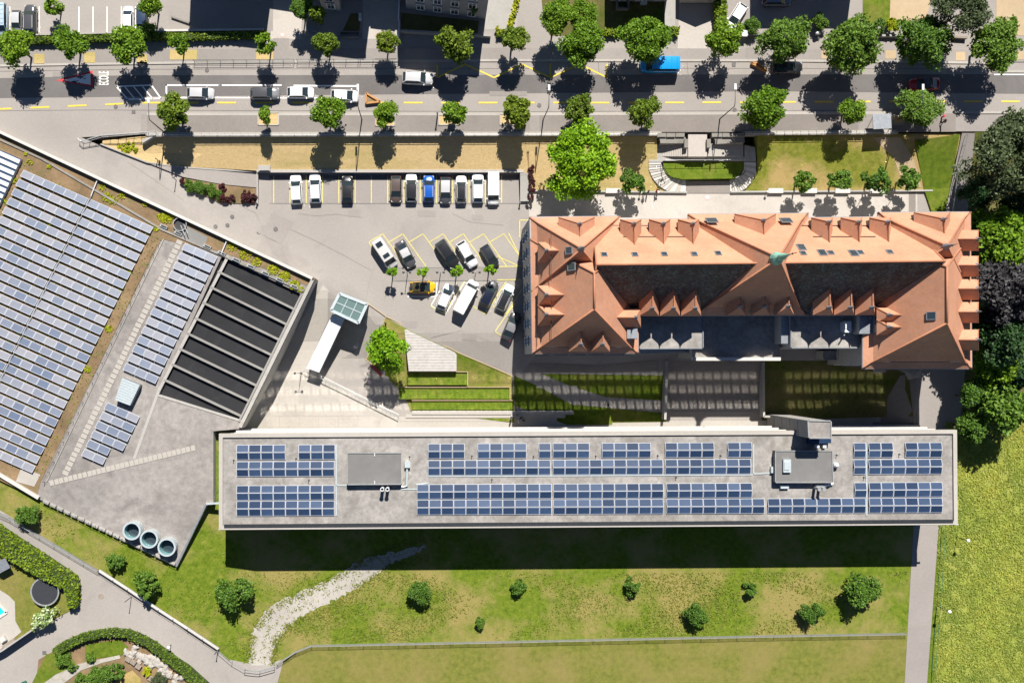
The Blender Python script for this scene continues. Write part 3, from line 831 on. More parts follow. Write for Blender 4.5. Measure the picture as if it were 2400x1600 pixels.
# windows: frame + pane + sill, one mesh set shared by all
def window_meshes(w, h, tagname):
    f = MB(); f.box((0, 0.02, 0), (w, 0.1, 0.1)); f.v = []; f.f = []; f.m = []
    for sx in (-1, 1): f.box((sx * w / 2, 0.03, 0), (0.14, 0.14, h + 0.14))
    for sz in (-1, 1): f.box((0, 0.03, sz * h / 2), (w - 0.14, 0.14, 0.14))
    f.box((0, 0.02, 0), (0.07, 0.09, h - 0.14)); f.box((0, 0.02, h * 0.18), (w - 0.14, 0.085, 0.07))
    s = MB().box((0, 0.12, -h / 2 - 0.12), (w + 0.3, 0.3, 0.1))
    p = MB().box((0, -0.005, 0), (w - 0.1, 0.05, h - 0.1))
    return f.mesh(tagname + '_frame'), s.mesh(tagname + '_sill'), p.mesh(tagname + '_pane')
WM = window_meshes(1.15, 2.0, 'win')
for me_, mt in zip(WM, ('paint_white', 'stone', 'window_glass')): me_.materials.append(M[mt])
def add_window(p, ang, parent, meshes=WM):
    off = wloc(parent)
    f = bpy.data.objects.new('window', meshes[0]); col.objects.link(f); f.parent = parent
    f.location = Vector(p) - off; f.rotation_euler = (0, 0, ang)
    for nm, me_ in (('sill', meshes[1]), ('pane', meshes[2])):
        if me_ is None: continue
        c_ = bpy.data.objects.new(nm, me_); col.objects.link(c_); c_.parent = f
def window_rows(a, b, zs, pitch, parent, margin=1.2, meshes=WM):
    a, b = Vector((a.x, a.y, 0)), Vector((b.x, b.y, 0)); d = b - a; l = d.length; d /= l
    ang = math.atan2(d.y, d.x) + math.pi           # outward normal = +y of the window
    nrm = Vector((d.y, -d.x, 0))
    n = max(1, int((l - 2 * margin) / pitch) + 1); s = (l - (n - 1) * pitch) / 2
    for z in zs:
        for i in range(n):
            p = a + d * (s + i * pitch)
            q = Vector((p.x, p.y, z))
            add_window(q, math.atan2(d.y, d.x) + math.pi, parent, meshes)
window_rows(QW[0], QW[3], (1.9, 5.6, 9.3), 2.6, wallW)
window_rows(QW[3], QW[2], (-0.5, 3.0, 6.4, 9.6), 2.8, wallW)
window_rows(QE[3], QE[2], (-0.5, 3.0, 6.4, 9.6), 2.8, wallE)
window_rows(QM[1], QM[0], (1.9, 5.6, 9.3), 3.2, wallM)

# dormers
def dormer(u, v, zf, ang_px, w, d, wall_h=1.35, rise=1.9, hip=0.9, finial=True):
    """front-centre at pixel (u,v), height zf at the foot of its front wall; ang_px = outward direction on the frame (du,dv)"""
    p = G(u, v, zf); ang = math.atan2(-ang_px[1], ang_px[0])
    X = Vector((math.cos(ang), math.sin(ang), 0)); Y = Vector((-X.y, X.x, 0)); Zv = Vector((0, 0, 1))
    def L(x, y, z): return p + X * x + Y * y + Zv * z
    hw = w / 2; o = 0.22
    r = MB()
    e0, e1 = wall_h, wall_h + rise
    # roof: two side slopes, half-hipped front
    A = [L(o, -hw - o, e0 - 0.1), L(o, hw + o, e0 - 0.1), L(-d, -hw - o, e0 - 0.1), L(-d, hw + o, e0 - 0.1), L(-hip, 0, e1), L(-d, 0, e1)]
    r.add(A, [(0, 1, 4), (0, 4, 5, 2), (1, 3, 5, 4)])
    Bq = [q - Zv * 0.1 for q in A]
    r.add(Bq, [(0, 4, 1), (0, 2, 5, 4), (1, 4, 5, 3)]); 
    r.add([A[0], A[1], Bq[1], Bq[0]], [(0, 1, 2, 3)]); r.add([A[0], A[2], Bq[2], Bq[0]], [(0, 1, 2, 3)]); r.add([A[1], A[3], Bq[3], Bq[1]], [(0, 1, 2, 3)])
    ro = r.build('dormer', M['roof_tile'], school)
    c = MB()
    c.add([L(0, -hw, -0.9), L(0, hw, -0.9), L(0, hw, e0), L(0, -hw, e0), L(-d, -hw, -0.9), L(-d, hw, -0.9), L(-d, hw, e0), L(-d, -hw, e0)], [(0, 1, 2, 3), (0, 3, 7, 4), (1, 5, 6, 2), (3, 2, 6, 7)])
    c.build('dormer_wall', M['lead'], ro)
    g = MB().box(L(0.04, 0, e0 * 0.52), (0.07, w * 0.72, e0 * 0.72), ang)
    g.build('window', M['window_glass'], ro)
    if finial:
        fm = MB(); t = L(-hip, 0, e1)
        fm.lathe(t, [(0.34, -0.25), (0.16, 0.12), (0.07, 0.5), (0.11, 0.62), (0.04, 0.75), (0.015, 1.15)], 8)
        fm.build('finial', M['lead'], ro, smooth=True)
    cap = MB()
    cap.tube([A[5] + Zv * 0.03, A[4] + Zv * 0.05], 0.09, 5)
    for k in (0, 1): cap.tube([A[k], A[4] + Zv * 0.03], 0.07, 5)
    cap.build('ridge_tiles', M['ridge_tile'], ro)
    return ro
NO, SO, WE, EA = (0, -1), (0, 1), (-1, 0), (1, 0)
for u in (1474, 1541, 1608): dormer(u, 521, 13.3, NO, 2.55, 4.4, 1.4, 2.5, 0.75)
for u in (1918, 1986, 2053): dormer(u, 517, 13.3, NO, 2.55, 4.4, 1.4, 2.5, 0.75)
dormer(1349, 515, 13.1, NO, 4.7, 4.6, 1.1, 3.2, 1.2)
dormer(1764, 508, 13.1, NO, 5.4, 5.0, 1.2, 3.6, 1.2)
dormer(2176, 504, 13.1, NO, 4.7, 4.6, 1.1, 3.2, 1.2)
for v in (594, 695, 740): dormer(1262, v, 13.3, WE, 2.5, 4.6, 1.35, 2.3, 0.8)
for u in (1516, 1565, 1614): dormer(u, 738, 13.2, SO, 2.35, 5.0, 1.4, 2.3, 0.75)
for u in (1920, 1969, 2018): dormer(u, 736, 13.2, SO, 2.35, 5.0, 1.4, 2.3, 0.75)
for u in (1720, 1777, 1832): dormer(u, 735, 13.2, SO, 2.2, 4.0, 1.1, 1.7)
for u in (1353, 1403): dormer(u, 821, 13.2, SO, 2.3, 4.6, 1.35, 2.2, 0.8)
dormer(1494, 746, 13.2, EA, 2.3, 4.2)
for v in (566, 626, 680, 733, 797): dormer(2279, v, 13.3, EA, 2.5, 4.0, 1.2, 1.8)
for v in (740, 768): dormer(2050, v, 13.8, WE, 1.7, 5.0, 1.2, 1.5)
# finials on the pavilions, copper spire
for (u, v, z) in ((1363, 583, RG - 0.6), (2221, 577, RG - 0.6)):
    MB().lathe(G(u, v, z), [(0.5, -0.5), (0.3, 0.2), (0.12, 0.9), (0.2, 1.15), (0.08, 1.4), (0.02, 2.6)], 10).build('finial', M['lead'], school, smooth=True)
sp = MB().lathe(G(1826, 604, 24.8), [(0.9, -1.0), (0.72, -0.3), (0.42, 0.3), (0.34, 1.4), (0.46, 1.5), (0.3, 1.9), (0.15, 3.0), (0.05, 4.4)], 12).build('spire', M['copper_green'], school)
q = MB(); c = G(1826, 604, 24.8); q.tube([c + Vector((0, 0, 4.3)), c + Vector((0, 0, 6.2))], 0.035, 6); q.box(c + Vector((0, 0, 5.2)), (0.5, 0.04, 0.16)); q.lathe(c + Vector((0, 0, 4.7)), [(0.01, -0.14), (0.14, 0), (0.01, 0.14)], 8)
q.build('weather_vane', M['metal_dark'], sp)
# roof lights lying in the slopes
def plane(a, b, c):
    n = (b - a).cross(c - a).normalized()
    return a, n if n.z > 0 else -n
PN = plane(Bmain[0], Bmain[1], Nmain[0])
def roof_light(u, v, pl, w=0.9, h=1.1):
    p, n = pl; q = hit(u, v, p, n)
    ax = Vector((0, 0, 1)).cross(n).normalized(); ay = n.cross(ax)
    f = MB()
    for s in (-1, 1):
        f.box(q + ax * (s * w / 2) + n * 0.06, (0.1, h + 0.1, 0.14), axes=(ax, ay, n)); f.box(q + ay * (s * h / 2) + n * 0.06, (w - 0.1, 0.1, 0.14), axes=(ax, ay, n))
    o = f.build('roof_light', M['lead'], school)
    MB().box(q + n * 0.05, (w - 0.08, h - 0.08, 0.06), axes=(ax, ay, n)).build('pane', M['window_glass'], o)
for u, v in ((1416, 597), (1488, 597), (1557, 596), (1627, 596), (1683, 594), (1882, 594), (1947, 593), (2016, 592), (2085, 591)): roof_light(u, v, PN, 0.75, 0.95)
for u, v in ((1878, 580), (1927, 593), (2000, 594)): roof_light(u, v, PN, 1.0, 1.5)
PW = plane(G(1246, 683, EV), G(1241, 509, EV), G(1363, 583, RG - 0.6))
roof_light(1334, 587, PW, 0.9, 1.2); 
PW2 = plane(G(1243, 560, EV), G(1248, 829, EV), G(1393, 690, RG))
roof_light(1340, 625, PW2, 1.0, 1.3)
PE2 = plane(G(2024, 560, EV), G(2022, 864, EV), G(2219, 690, RG))
roof_light(2183, 740, PE2, 1.0, 1.2)
PCN = plane(G(1613, 502, EV), G(1894, 500, EV), G(1826, 604, 24.8))
for u in (1668, 1842): roof_light(u, 517, PCN, 1.5, 1.4)
# snow guards across the slopes
def snow_guard(a, b, pl):
    p, n = pl; A, B = hit(*a, p, n) + n * 0.12, hit(*b, p, n) + n * 0.12
    q = MB(); q.bar(A, B, 0.07, 0.12)
    q.build('snow_guard', M['metal_dark'], school)
for x0, x1 in ((1460, 1612), (1905, 2052)): snow_guard((x0, 556), (x1, 556), PN)
for x0, x1 in ((1406, 1560), (1870, 2080)): snow_guard((x0, 530), (x1, 530), PN)
snow_guard((1293, 545), (1293, 660), PW); snow_guard((1294, 700), (1293, 800), PW2)
snow_guard((1260, 700), (1260, 812), PW2)
PS1 = plane(G(1496, 828, EV), G(1248, 829, EV), G(1393, 724, RG)); PS2 = plane(G(2278, 864, EV), G(2022, 864, EV), G(2219, 757, RG))
snow_guard((1290, 812), (1455, 812), PS1); snow_guard((2075, 846), (2250, 846), PS2)
# flat-roofed annexes on the court side
def annex(pts, z, z0, top, name='annex', lip=True, wallm='plaster'):
    P = [G(u, v, z) for u, v in pts]
    mb = MB().prism(P, z0, mtop=1)
    o = mb.build(name, [M[wallm], M[top]], school)
    if lip:
        q = MB()
        for a, b in zip(P, P[1:] + P[:1]):
            d = (b - a).normalized(); q.bar(a + d * 0.1 + Vector((0, 0, 0.08)), b - d * 0.1 + Vector((0, 0, 0.08)), 0.16, 0.24)
        q.build('parapet', M['lead'], o)
    return o
annex([(1498, 730), (1647, 730), (1647, 816), (1498, 817)], 11.0, -3, 'gravel_pale')
annex([(1853, 730), (2012, 730), (2012, 815), (1853, 815)], 11.0, -3, 'gravel_pale')
cen = annex([(1622, 735), (1828, 735), (1828, 838), (1622, 838)], 7.6, -3, 'gravel_pale', lip=False)
q = MB(); q.bar(G(1622, 841, 7.9), G(1828, 841, 7.9), 0.5, 0.7); q.build('parapet', M['concrete_white'], cen)
annex([(1831, 735), (1851, 735), (1851, 805), (1831, 805)], 10.4, -3, 'metal_zinc', lip=False)
annex([(1500, 818), (1620, 818), (1620, 826), (1500, 829)], 6.0, -3, 'metal_zinc', lip=False)
annex([(1965, 816), (2022, 816), (2022, 842), (1965, 842)], 3.0, -3, 'membrane', lip=False)
annex([(1930, 822), (1962, 822), (1962, 842), (1930, 842)], 2.2, -3, 'metal_zinc')
annex([(2014, 726), (2050, 726), (2050, 782), (2014, 782)], 13.2, 6, 'metal_zinc', lip=False)
annex([(1470, 770), (1494, 770), (1494, 793), (1470, 793)], 14.6, 8, 'metal_zinc', lip=False)
un = MB(); un.box(G(1984, 766, 11.7), (0.95, 1.6, 1.1)); un.box(G(1976, 766, 11.4), (0.5, 1.3, 0.8)); un.build('cooling_unit', M['metal_white'], school)
q = MB(); q.tube([G(1979, 785, 11.05), G(1979, 785, 12.6)], 0.1, 8); q.build('vent_pipe', M['metal_galv'], school)

# retaining walls and glass porch beside the court
mb = MB()
for a, b in (((1560, 845), (1556, 982)), ): mb.bar(G(*a, -1.6), G(*b, -1.6), 0.35, 2.0)
one('court_wall', mb, M['concrete'], 'low concrete wall along the left side of the shaded school court', 'wall')
mb = MB()
for a, b in (((1785, 848), (1786, 975)), ((1786, 975), (1800, 975))): mb.bar(G(*a, -1.6), G(*b, -1.6), 0.3, 2.0)
one('court_wall', mb, M['concrete'], 'low concrete wall along the right side of the shaded school court', 'wall')

# ------------------------------------------------------------------ long modern classroom block
ZB = 9.6
block = thing('classroom_block', 'long flat-roofed concrete school block with grey gravel roof', 'building', G(1380, 1120, 0))
TL, TR, BR, BL = (513, 1016), (2243, 1007), (2245, 1229), (513, 1241)
def bu(u, v): return v - 0.0056 * (u - 513)      # the roof is turned very slightly
mb = MB().prism([G(*p, ZB) for p in (TL, TR, BR, BL)], -3, mtop=1, bottom=[G(*p, ZB) * 1 for p in (TL, TR, BR, BL)])
P = [G(*p, ZB) for p in ((519, 1022), (2237, 1013), (2239, 1221), (519, 1233))]
mb = MB().prism(P, -3, mtop=1)
body = mb.build('body', [M['concrete_light'], M['gravel_pale']], block)
# parapet frame
q = MB()
C0 = [G(*p, ZB + 0.3) for p in (TL, TR, BR, BL)]
C1 = [G(*p, ZB + 0.3) for p in ((522, 1025), (2234, 1016), (2236, 1221), (522, 1232))]
for i in range(4):
    j = (i + 1) % 4
    a, b, c, d = C0[i], C0[j], C1[j], C1[i]; dz = Vector((0, 0, -0.75))
    q.add([a, b, c, d], [(0, 1, 2, 3)]); q.add([a, b, b + dz, a + dz], [(0, 1, 2, 3)]); q.add([d, c, c + dz * 0.6, d + dz * 0.6], [(0, 1, 2, 3)]); q.add([a + dz, b + dz, c + dz, d + dz], [(3, 2, 1, 0)])
q.build('parapet', M['concrete_light'], block, fix=False)
# outrigger rail of the sun blinds along the south edge
q = MB(); q.bar(G(513, 1247 - 7, ZB - 0.5), G(2245, 1235 - 7, ZB - 0.5), 0.15, 0.25)
for i in range(22):
    u = 530 + i * 81; q.bar(G(u, bu(u, 1233), ZB - 0.5), G(u, bu(u, 1240), ZB - 0.5), 0.1, 0.1)
q.build('blind_rail', M['alu_frame'], block)
q = MB(); q.bar(G(525, 1232.5, ZB + 0.34), G(2234, 1221, ZB + 0.34), 0.55, 0.02); q.build('gutter', M['metal_dark'], block)
# north face: storeys with projecting ledges and glazing
NW0, NE0 = Vector((P[0].x, P[0].y, 0)), Vector((P[1].x, P[1].y, 0))
dn = (NE0 - NW0).normalized(); nn = Vector((-dn.y, dn.x, 0))
for k, z in enumerate((0.5, 3.5, 6.6)):
    q = MB(); ext = 0.5 - 0.08 * k
    q.box((NW0 + NE0) / 2 + nn * ext / 2 + Vector((0, 0, z)), ((NE0 - NW0).length - 1.0 - k * 0.8, ext, 0.28), math.atan2(dn.y, dn.x))
    q.build('ledge', M['concrete_white'], block)
WB = window_meshes(1.2, 1.75, 'bandwin')
for me_, mt in zip(WB, ('alu_frame', 'concrete_white', 'coated_glass')): me_.materials.append(M[mt])
window_rows(NE0, NW0, (1.9, 4.95, 8.0), 1.42, body, 4.0, (WB[0], None, WB[2]))
# roof-top boxes
def roof_box(corners, z0, h, label, topm='membrane', rim='metal_galv'):
    t = thing('roof_plant_room', label, 'plant room', G(sum(c[0] for c in corners) / 4, sum(c[1] for c in corners) / 4, z0))
    Pq = [G(u, v, z0 + h) for u, v in corners]
    MB().prism(Pq, z0, mtop=1).build('body', [M['concrete_grey'], M[topm]], t)
    r = MB()
    for a, b in zip(Pq, Pq[1:] + Pq[:1]):
        d = (b - a).normalized(); r.bar(a + d * 0.06 + Vector((0, 0, 0.05)), b - d * 0.06 + Vector((0, 0, 0.05)), 0.12, 0.14)
    r.build('rim', M[rim], t)
    return t
pr = roof_box([(814, 1061), (941, 1061), (941, 1134), (814, 1135)], ZB, 1.0, 'grey plant room on the gravel roof near the left end')
q = MB(); q.bar(G(878, 1061, ZB + 1.12), G(878, 1069, ZB + 1.12), 0.1, 0.06); q.bar(G(878, 1126, ZB + 1.12), G(878, 1134, ZB + 1.12), 0.1, 0.06); q.build('clamp', M['metal_white'], pr)
for u in (897.5, 909.5):
    c = G(u, 1142, ZB)
    p = MB(); p.lathe(c, [(0.24, 0), (0.24, 1.9), (0.3, 1.95), (0.3, 2.1), (0.2, 2.1), (0.19, 1.2)], 14); o = p.build('flue', M['metal_white'], pr)
    MB().disc(c + Vector((0, 0, 1.25)), 0.19, 12).build('flue_mouth', M['paint_black'], o, fix=False)
q = MB(); q.box(G(955, 1088, ZB + 0.35), (0.8, 0.9, 0.7)); q.tube([G(954, 1098, ZB + 0.3), G(953, 1138, ZB + 0.3), G(942, 1140, ZB + 0.3)], 0.16, 8); q.build('duct', M['metal_pale'], pr)
pr2 = roof_box([(1817, 1056), (1950, 1056), (1952, 1130), (1817, 1130)], ZB, 1.1, 'grey plant room with a hatch near the lift tower')
q = MB(); q.box(G(1844, 1091, ZB + 1.35), (1.1, 1.9, 0.4)); q.box(G(1844, 1091, ZB + 1.6), (0.7, 1.2, 0.12)); q.build('hatch', M['metal_pale'], pr2)
q = MB(); q.lathe(G(1956, 1089, ZB), [(0.4, 0), (0.4, 0.7), (0.2, 0.95), (0.01, 1.0)], 12); q.tube([G(1952, 1132, ZB + 0.3), G(1930, 1138, ZB + 0.3), G(1912, 1138, ZB + 0.3)], 0.25, 8); q.build('duct', M['metal_white'], pr2)
for u in (1908, 1919):
    MB().lathe(G(u, 1142, ZB), [(0.22, 0), (0.22, 1.8), (0.28, 1.85), (0.28, 2.0), (0.01, 2.0)], 12).build('flue', M['metal_galv'], pr2)
q = MB(); q.box(G(1810, 1100, ZB + 0.3), (0.5, 0.9, 0.6)); q.box(G(1838, 1140, ZB + 0.25), (1.2, 0.5, 0.5)); q.build('cabinet', M['metal_pale'], pr2)
# little roof anchors
anc = MB().lathe((0, 0, 0), [(0.13, 0), (0.13, 0.06), (0.04, 0.08), (0.035, 0.5), (0.08, 0.52), (0.01, 0.56)], 8).mesh('roof_anchor'); anc.materials.append(M['metal_dark'])
off = wloc(block)
for u, v in ((548, 1078), (694, 1074), (960, 1070), (1106, 1068), (1250, 1069), (1396, 1068), (1541, 1067), (1688, 1067), (1960, 1066), (2107, 1064), (724, 1125), (1153, 1123), (1584, 1118), (2024, 1118)):
    o = bpy.data.objects.new('roof_anchor', anc); col.objects.link(o); o.parent = block; o.location = G(u, v, ZB) - off
# cable trays
q = MB()
for a, b in (((788, 1043), (788, 1208)), ((788, 1137), (815, 1137)), ((1003, 1116), (1765, 1112)), ((1766, 1040), (1766, 1110)), ((1766, 1110), (1815, 1108)), ((975, 1135), (1005, 1131)), ((942, 1146), (977, 1146)), ((2031, 1040), (2031, 1208))):
    q.bar(G(*a, ZB + 0.06), G(*b, ZB + 0.06), 0.16, 0.1)
q.build('cable_tray', M['metal_pale'], block)
# lift tower in front of the north face
tower = thing('lift_tower', 'tall grey lift tower rising in front of the long block', 'tower', G(1835, 985, -2.5))
Pq = [G(u, v, 14.4) for u, v in ((1893, 985), (1947, 986), (1947, 1026), (1895, 1026))]
MB().prism(Pq, -3, mtop=1).build('body', [M['concrete'], M['gravel_roof']], tower)
r = MB()
for a, b in zip(Pq, Pq[1:] + Pq[:1]):
    d = (b - a).normalized(); r.bar(a + d * 0.08 + Vector((0, 0, 0.06)), b - d * 0.08 + Vector((0, 0, 0.06)), 0.16, 0.2)
r.build('rim', M['metal_galv'], tower)
q = MB()
for z in (1.0, 4.2, 7.4, 10.6):
    a, b = Vector((Pq[3].x, Pq[3].y, z)), Vector((Pq[0].x, Pq[0].y, z)); q.bar(a - Vector((0.02, 0, 0)), b - Vector((0.02, 0, 0)), 0.05, 0.06)
q.build('panel_joint', M['concrete_grey'], tower)
q = MB(); q.prism([G(u, v, 10.6) for u, v in ((1896, 1028), (1948, 1028), (1948, 1038), (1896, 1040))], 8.5); q.build('link_glass', M['solar_cells_blue'], tower)
q = MB(); q.box(G(1914, 1045, ZB + 0.3), (0.6, 0.5, 0.6)); q.box(G(1931, 1045, ZB + 0.3), (0.5, 0.5, 0.6)); q.build('vent_box', M['metal_white'], tower)

# ------------------------------------------------------------------ solar panels on the block
def panel_mesh(name, w, h, tilt, cells, thick=0.05, fr=0.045):
    """panel centred on its foot, +y = downhill edge towards the sun; tilt lifts the far edge"""
    mb = MB(); c, s = math.cos(tilt), math.sin(tilt)
    def P(x, y, z): return (x, y * c + z * s * 0, -y * s + z)
    hw, hh = w / 2, h / 2; z0 = hh * abs(s) + 0.12
    o = [(-hw, -hh), (hw, -hh), (hw, hh), (-hw, hh)]; i = [(-hw + fr, -hh + fr), (hw - fr, -hh + fr), (hw - fr, hh - fr), (-hw + fr, hh - fr)]
    V = [P(x, y, z0 + thick) for x, y in o] + [P(x, y, z0 + thick) for x, y in i] + [P(x, y, z0) for x, y in o]
    mb.add(V, [(0, 1, 5, 4), (1, 2, 6, 5), (2, 3, 7, 6), (3, 0, 4, 7), (0, 8, 9, 1), (1, 9, 10, 2), (2, 10, 11, 3), (3, 11, 8, 0), (8, 11, 10, 9)], 0)
    mb.add([P(x, y, z0 + thick - 0.012) for x, y in i], [(0, 1, 2, 3)], 1)
    # two short feet under the raised edge
    yh = -hh if s > 0 else hh
    for sx in (-0.6, 0.6):
        x = sx * hw; yy = yh * 0.9 * c; top = z0 - (yh * 0.9) * s
        mb.box((x, yy, (top + 0) / 2), (0.05, 0.05, max(top, 0.05)), m=0)
    me = mb.mesh(name); me.materials.append(M['alu_frame']); me.materials.append(M[cells]); return me
def px(n, z): return n / S * (H - z) / H
pw, ph = px(28.0, ZB + .3), 1.08
P_SUN = panel_mesh('panel_sun', pw, ph, R(12), 'solar_cells_blue', fr=0.045)
P_LEE = panel_mesh('panel_lee', pw, ph, R(-12), 'solar_cells_blue', fr=0.045)
def solar_field(label, rows, group='solar arrays on the long block'):
    """rows: (v of row centre at u=513.., facing, [(u start, columns)])"""
    us = [s for r in rows for s, n in r[2]]; vs = [r[0] for r in rows]
    root = thing('solar_array', label, 'solar panels', G(sum(us) / len(us), sum(vs) / len(vs), ZB), group=group)
    off = root.location; ang = math.atan(0.0045)
    for v, face, segs in rows:
        for s, n in segs:
            for i in range(n):
                u = s + 14.3 + 28.7 * i
                o = bpy.data.objects.new('solar_panel', P_SUN if face else P_LEE); col.objects.link(o); o.parent = root
                o.location = G(u, v - 0.0042 * (u - 555), ZB + 0.02) - off; o.rotation_euler = (0, 0, ang)
    return root
RA = [(1050.5, 1), (1068.5, 0), (1089.5, 1), (1107.5, 0)]; RB = [(1145.5, 1), (1163, 0), (1182, 1), (1200, 0)]
w8, wab = [(555, 8)], [(555, 4), (700, 3)]
solar_field('solar array left of the plant room, nearer the block north edge', [(RA[0][0], 1, wab), (RA[1][0], 0, wab), (RA[2][0], 1, w8), (RA[3][0], 0, w8)])
solar_field('solar array left of the plant room, nearer the block south edge', [(v, f, w8) for v, f in RB])
mab = [(1003, 3), (1119, 4), (1262, 1), (1295, 3), (1410, 4), (1558, 4), (1704, 2)]; mcd = [(1003, 10), (1295, 9), (1558, 7)]
solar_field('long notched solar array on the northern half of the block roof', [(RA[0][0] - 1, 1, mab), (RA[1][0] - 1, 0, mab), (RA[2][0] - 1, 1, mcd), (RA[3][0] - 1, 0, mcd)])
lab = [(977, 11), (1296, 9), (1561, 7)]; lcd = [(977, 11), (1296, 9), (1561, 8), (1798, 8)]
solar_field('longest solar array on the southern half of the block roof', [(RB[0][0] - 1, 1, lab), (RB[1][0] - 1, 0, lab), (RB[2][0] - 1, 1, lcd), (RB[3][0] - 1, 0, lcd)])
rab = [(1999, 1), (2034, 2), (2120, 3)]; rcd = [(1999, 1), (2034, 6)]
solar_field('solar array right of the lift tower, nearer the block north edge', [(RA[0][0] + 1, 1, rab), (RA[1][0] + 1, 0, rab), (RA[2][0] + 1, 1, rcd), (RA[3][0] + 1, 0, rcd)])
solar_field('solar array at the right roof end, nearer the south edge', [(RB[0][0] - 1, 1, [(2001, 1), (2035, 6)]), (RB[1][0] - 1, 0, [(2001, 1), (2035, 6)]), (RB[2][0] - 1, 1, [(2035, 6)]), (RB[3][0] - 1, 0, [(2035, 6)])])

# ------------------------------------------------------------------ sports hall with green roof
ZG = 3.4
hall = thing('sports_hall', 'low sports hall with planted and gravel flat roof set into the slope', 'building', G(260, 800, 0))
foot = [(-170, 226), (739, 652), (566, 1004), (500, 1010), (500, 1178), (485, 1180), (414, 1326), (85, 1166), (-170, 1044)]
dark = [(520, 600), (708, 690), (566, 984), (372, 924)]
green = [(-170, 226), (739, 652), (727, 672), (520, 590), (378, 560), (95, 1130), (85, 1166), (-170, 1044)]
# body: ring of roof round the sunken light court
bm = bmesh.new()
outer = [bm.verts.new(G(u, v, ZG)) for u, v in foot]; inner = [bm.verts.new(G(u, v, ZG)) for u, v in dark]
eo = [bm.edges.new((outer[i], outer[(i + 1) % len(outer)])) for i in range(len(outer))]
ei = [bm.edges.new((inner[i], inner[(i + 1) % 4])) for i in range(4)]
bmesh.ops.triangle_fill(bm, edges=eo + ei, use_beauty=True)
for f in bm.faces:
    f.normal_update()
    if f.normal.z < 0: f.normal_flip()
    f.material_index = 1
for ring, z1 in ((outer, -3.2), (inner, ZG - 0.55)):
    n = len(ring); low = [bm.verts.new((v.co.x, v.co.y, z1)) for v in ring]
    for i in range(n):
        f = bm.faces.new((ring[i], ring[(i + 1) % n], low[(i + 1) % n], low[i])); f.material_index = 0
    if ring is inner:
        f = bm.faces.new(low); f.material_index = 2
        f.normal_update()
        if f.normal.z < 0: f.normal_flip()
off = wloc(hall)
for v in bm.verts: v.co -= off
me = bpy.data.meshes.new('hall_body'); bm.to_mesh(me); bm.free()
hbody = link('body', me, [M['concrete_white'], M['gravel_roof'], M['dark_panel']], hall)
patch('planted_roof', green, ZG, M['soil'], 0.05, hall, 0.05)
# parapets
def parapet(pts, w, z, h, mat, parent, name='parapet'):
    q = MB()
    for a, b in zip(pts[:-1], pts[1:]): q.bar(G(*a, z + h / 2), G(*b, z + h / 2), w, h)
    return q.build(name, M[mat], parent)
parapet([(-170, 230), (733, 653)], 0.42, ZG - 0.3, 1.1, 'concrete_white', hall)
parapet([(733, 657), (564, 1000)], 0.5, ZG - 0.3, 1.1, 'concrete', hall)
parapet([(707, 690), (560, 988)], 0.3, ZG - 0.2, 0.35, 'concrete_beam', hall)
parapet([(-170, 250), (98, 372), (380, 538), (520, 598), (712, 682)], 0.3, ZG - 0.1, 0.32, 'stone', hall, 'roof_edge')
parapet([(535, 600), (372, 916), (314, 1076)], 0.45, ZG - 0.1, 0.16, 'concrete', hall, 'concrete_band')
parapet([(384, 560), (110, 1128)], 0.12, ZG - 0.1, 0.25, 'concrete', hall, 'roof_edge')
parapet([(484, 1180), (515, 1178)], 0.25, ZG - 0.2, 0.6, 'metal_pale', hall)
parapet([(484, 1180), (414, 1326)], 0.3, ZG - 0.2, 0.7, 'metal_zinc', hall)
# concrete beams over the light court
for k in range(8):
    a, b = (511 - 18 * k, 636 + 36.2 * k), (695 - 18 * k, 727 + 35.6 * k)
    q = MB(); q.bar(G(*a, ZG - 0.1), G(*b, ZG - 0.1), 0.33, 0.4); q.build('beam', M['concrete_beam'], hall)
parapet([(566, 986), (370, 926)], 0.3, ZG - 0.1, 0.2, 'concrete', hall, 'roof_edge')
# vents on the upper edge of the light court
for k in range(10):
    t = k / 9.0; u, v = lerp(384, 690, t), lerp(531, 672, t)
    if k in (2, ): continue
    q = MB(); q.box(G(u, v, ZG + 0.2), (1.2, 0.45, 0.4), -0.43); o = q.build('vent_box', M['metal_galv'], hall)
    MB().box(G(u, v, ZG + 0.41), (0.9, 0.25, 0.02), -0.43).build('grille', M['metal_dark'], o)
for a, b in (((213, 460), (228, 422)), ((518, 596), (531, 565))):
    q = MB(); q.tube([G(*a, ZG + 0.35), G(*b, ZG + 0.35)], 0.09, 6); q.build('roof_pipe', M['metal_white'], hall)
# spiral ladder shaft
q = MB(); q.lathe(G(424, 527, ZG - 0.2), [(0.95, 0), (0.95, 0.7), (1.05, 0.7), (1.05, 0)], 20); q.tube([G(423, 527, ZG), G(433, 552, ZG + 0.9)], 0.06, 6); q.tube([G(430, 524, ZG), G(440, 548, ZG + 0.9)], 0.06, 6)
q.build('access_shaft', M['metal_galv'], hall)
MB().disc(G(424, 527, ZG + 0.1), 0.93, 20).build('shaft_floor', M['paint_black'], hall, fix=False)
patch('access_deck', [(432, 527), (487, 556), (478, 582), (420, 560)], ZG, M['concrete_grey'], 0.07, hall, 0.05)
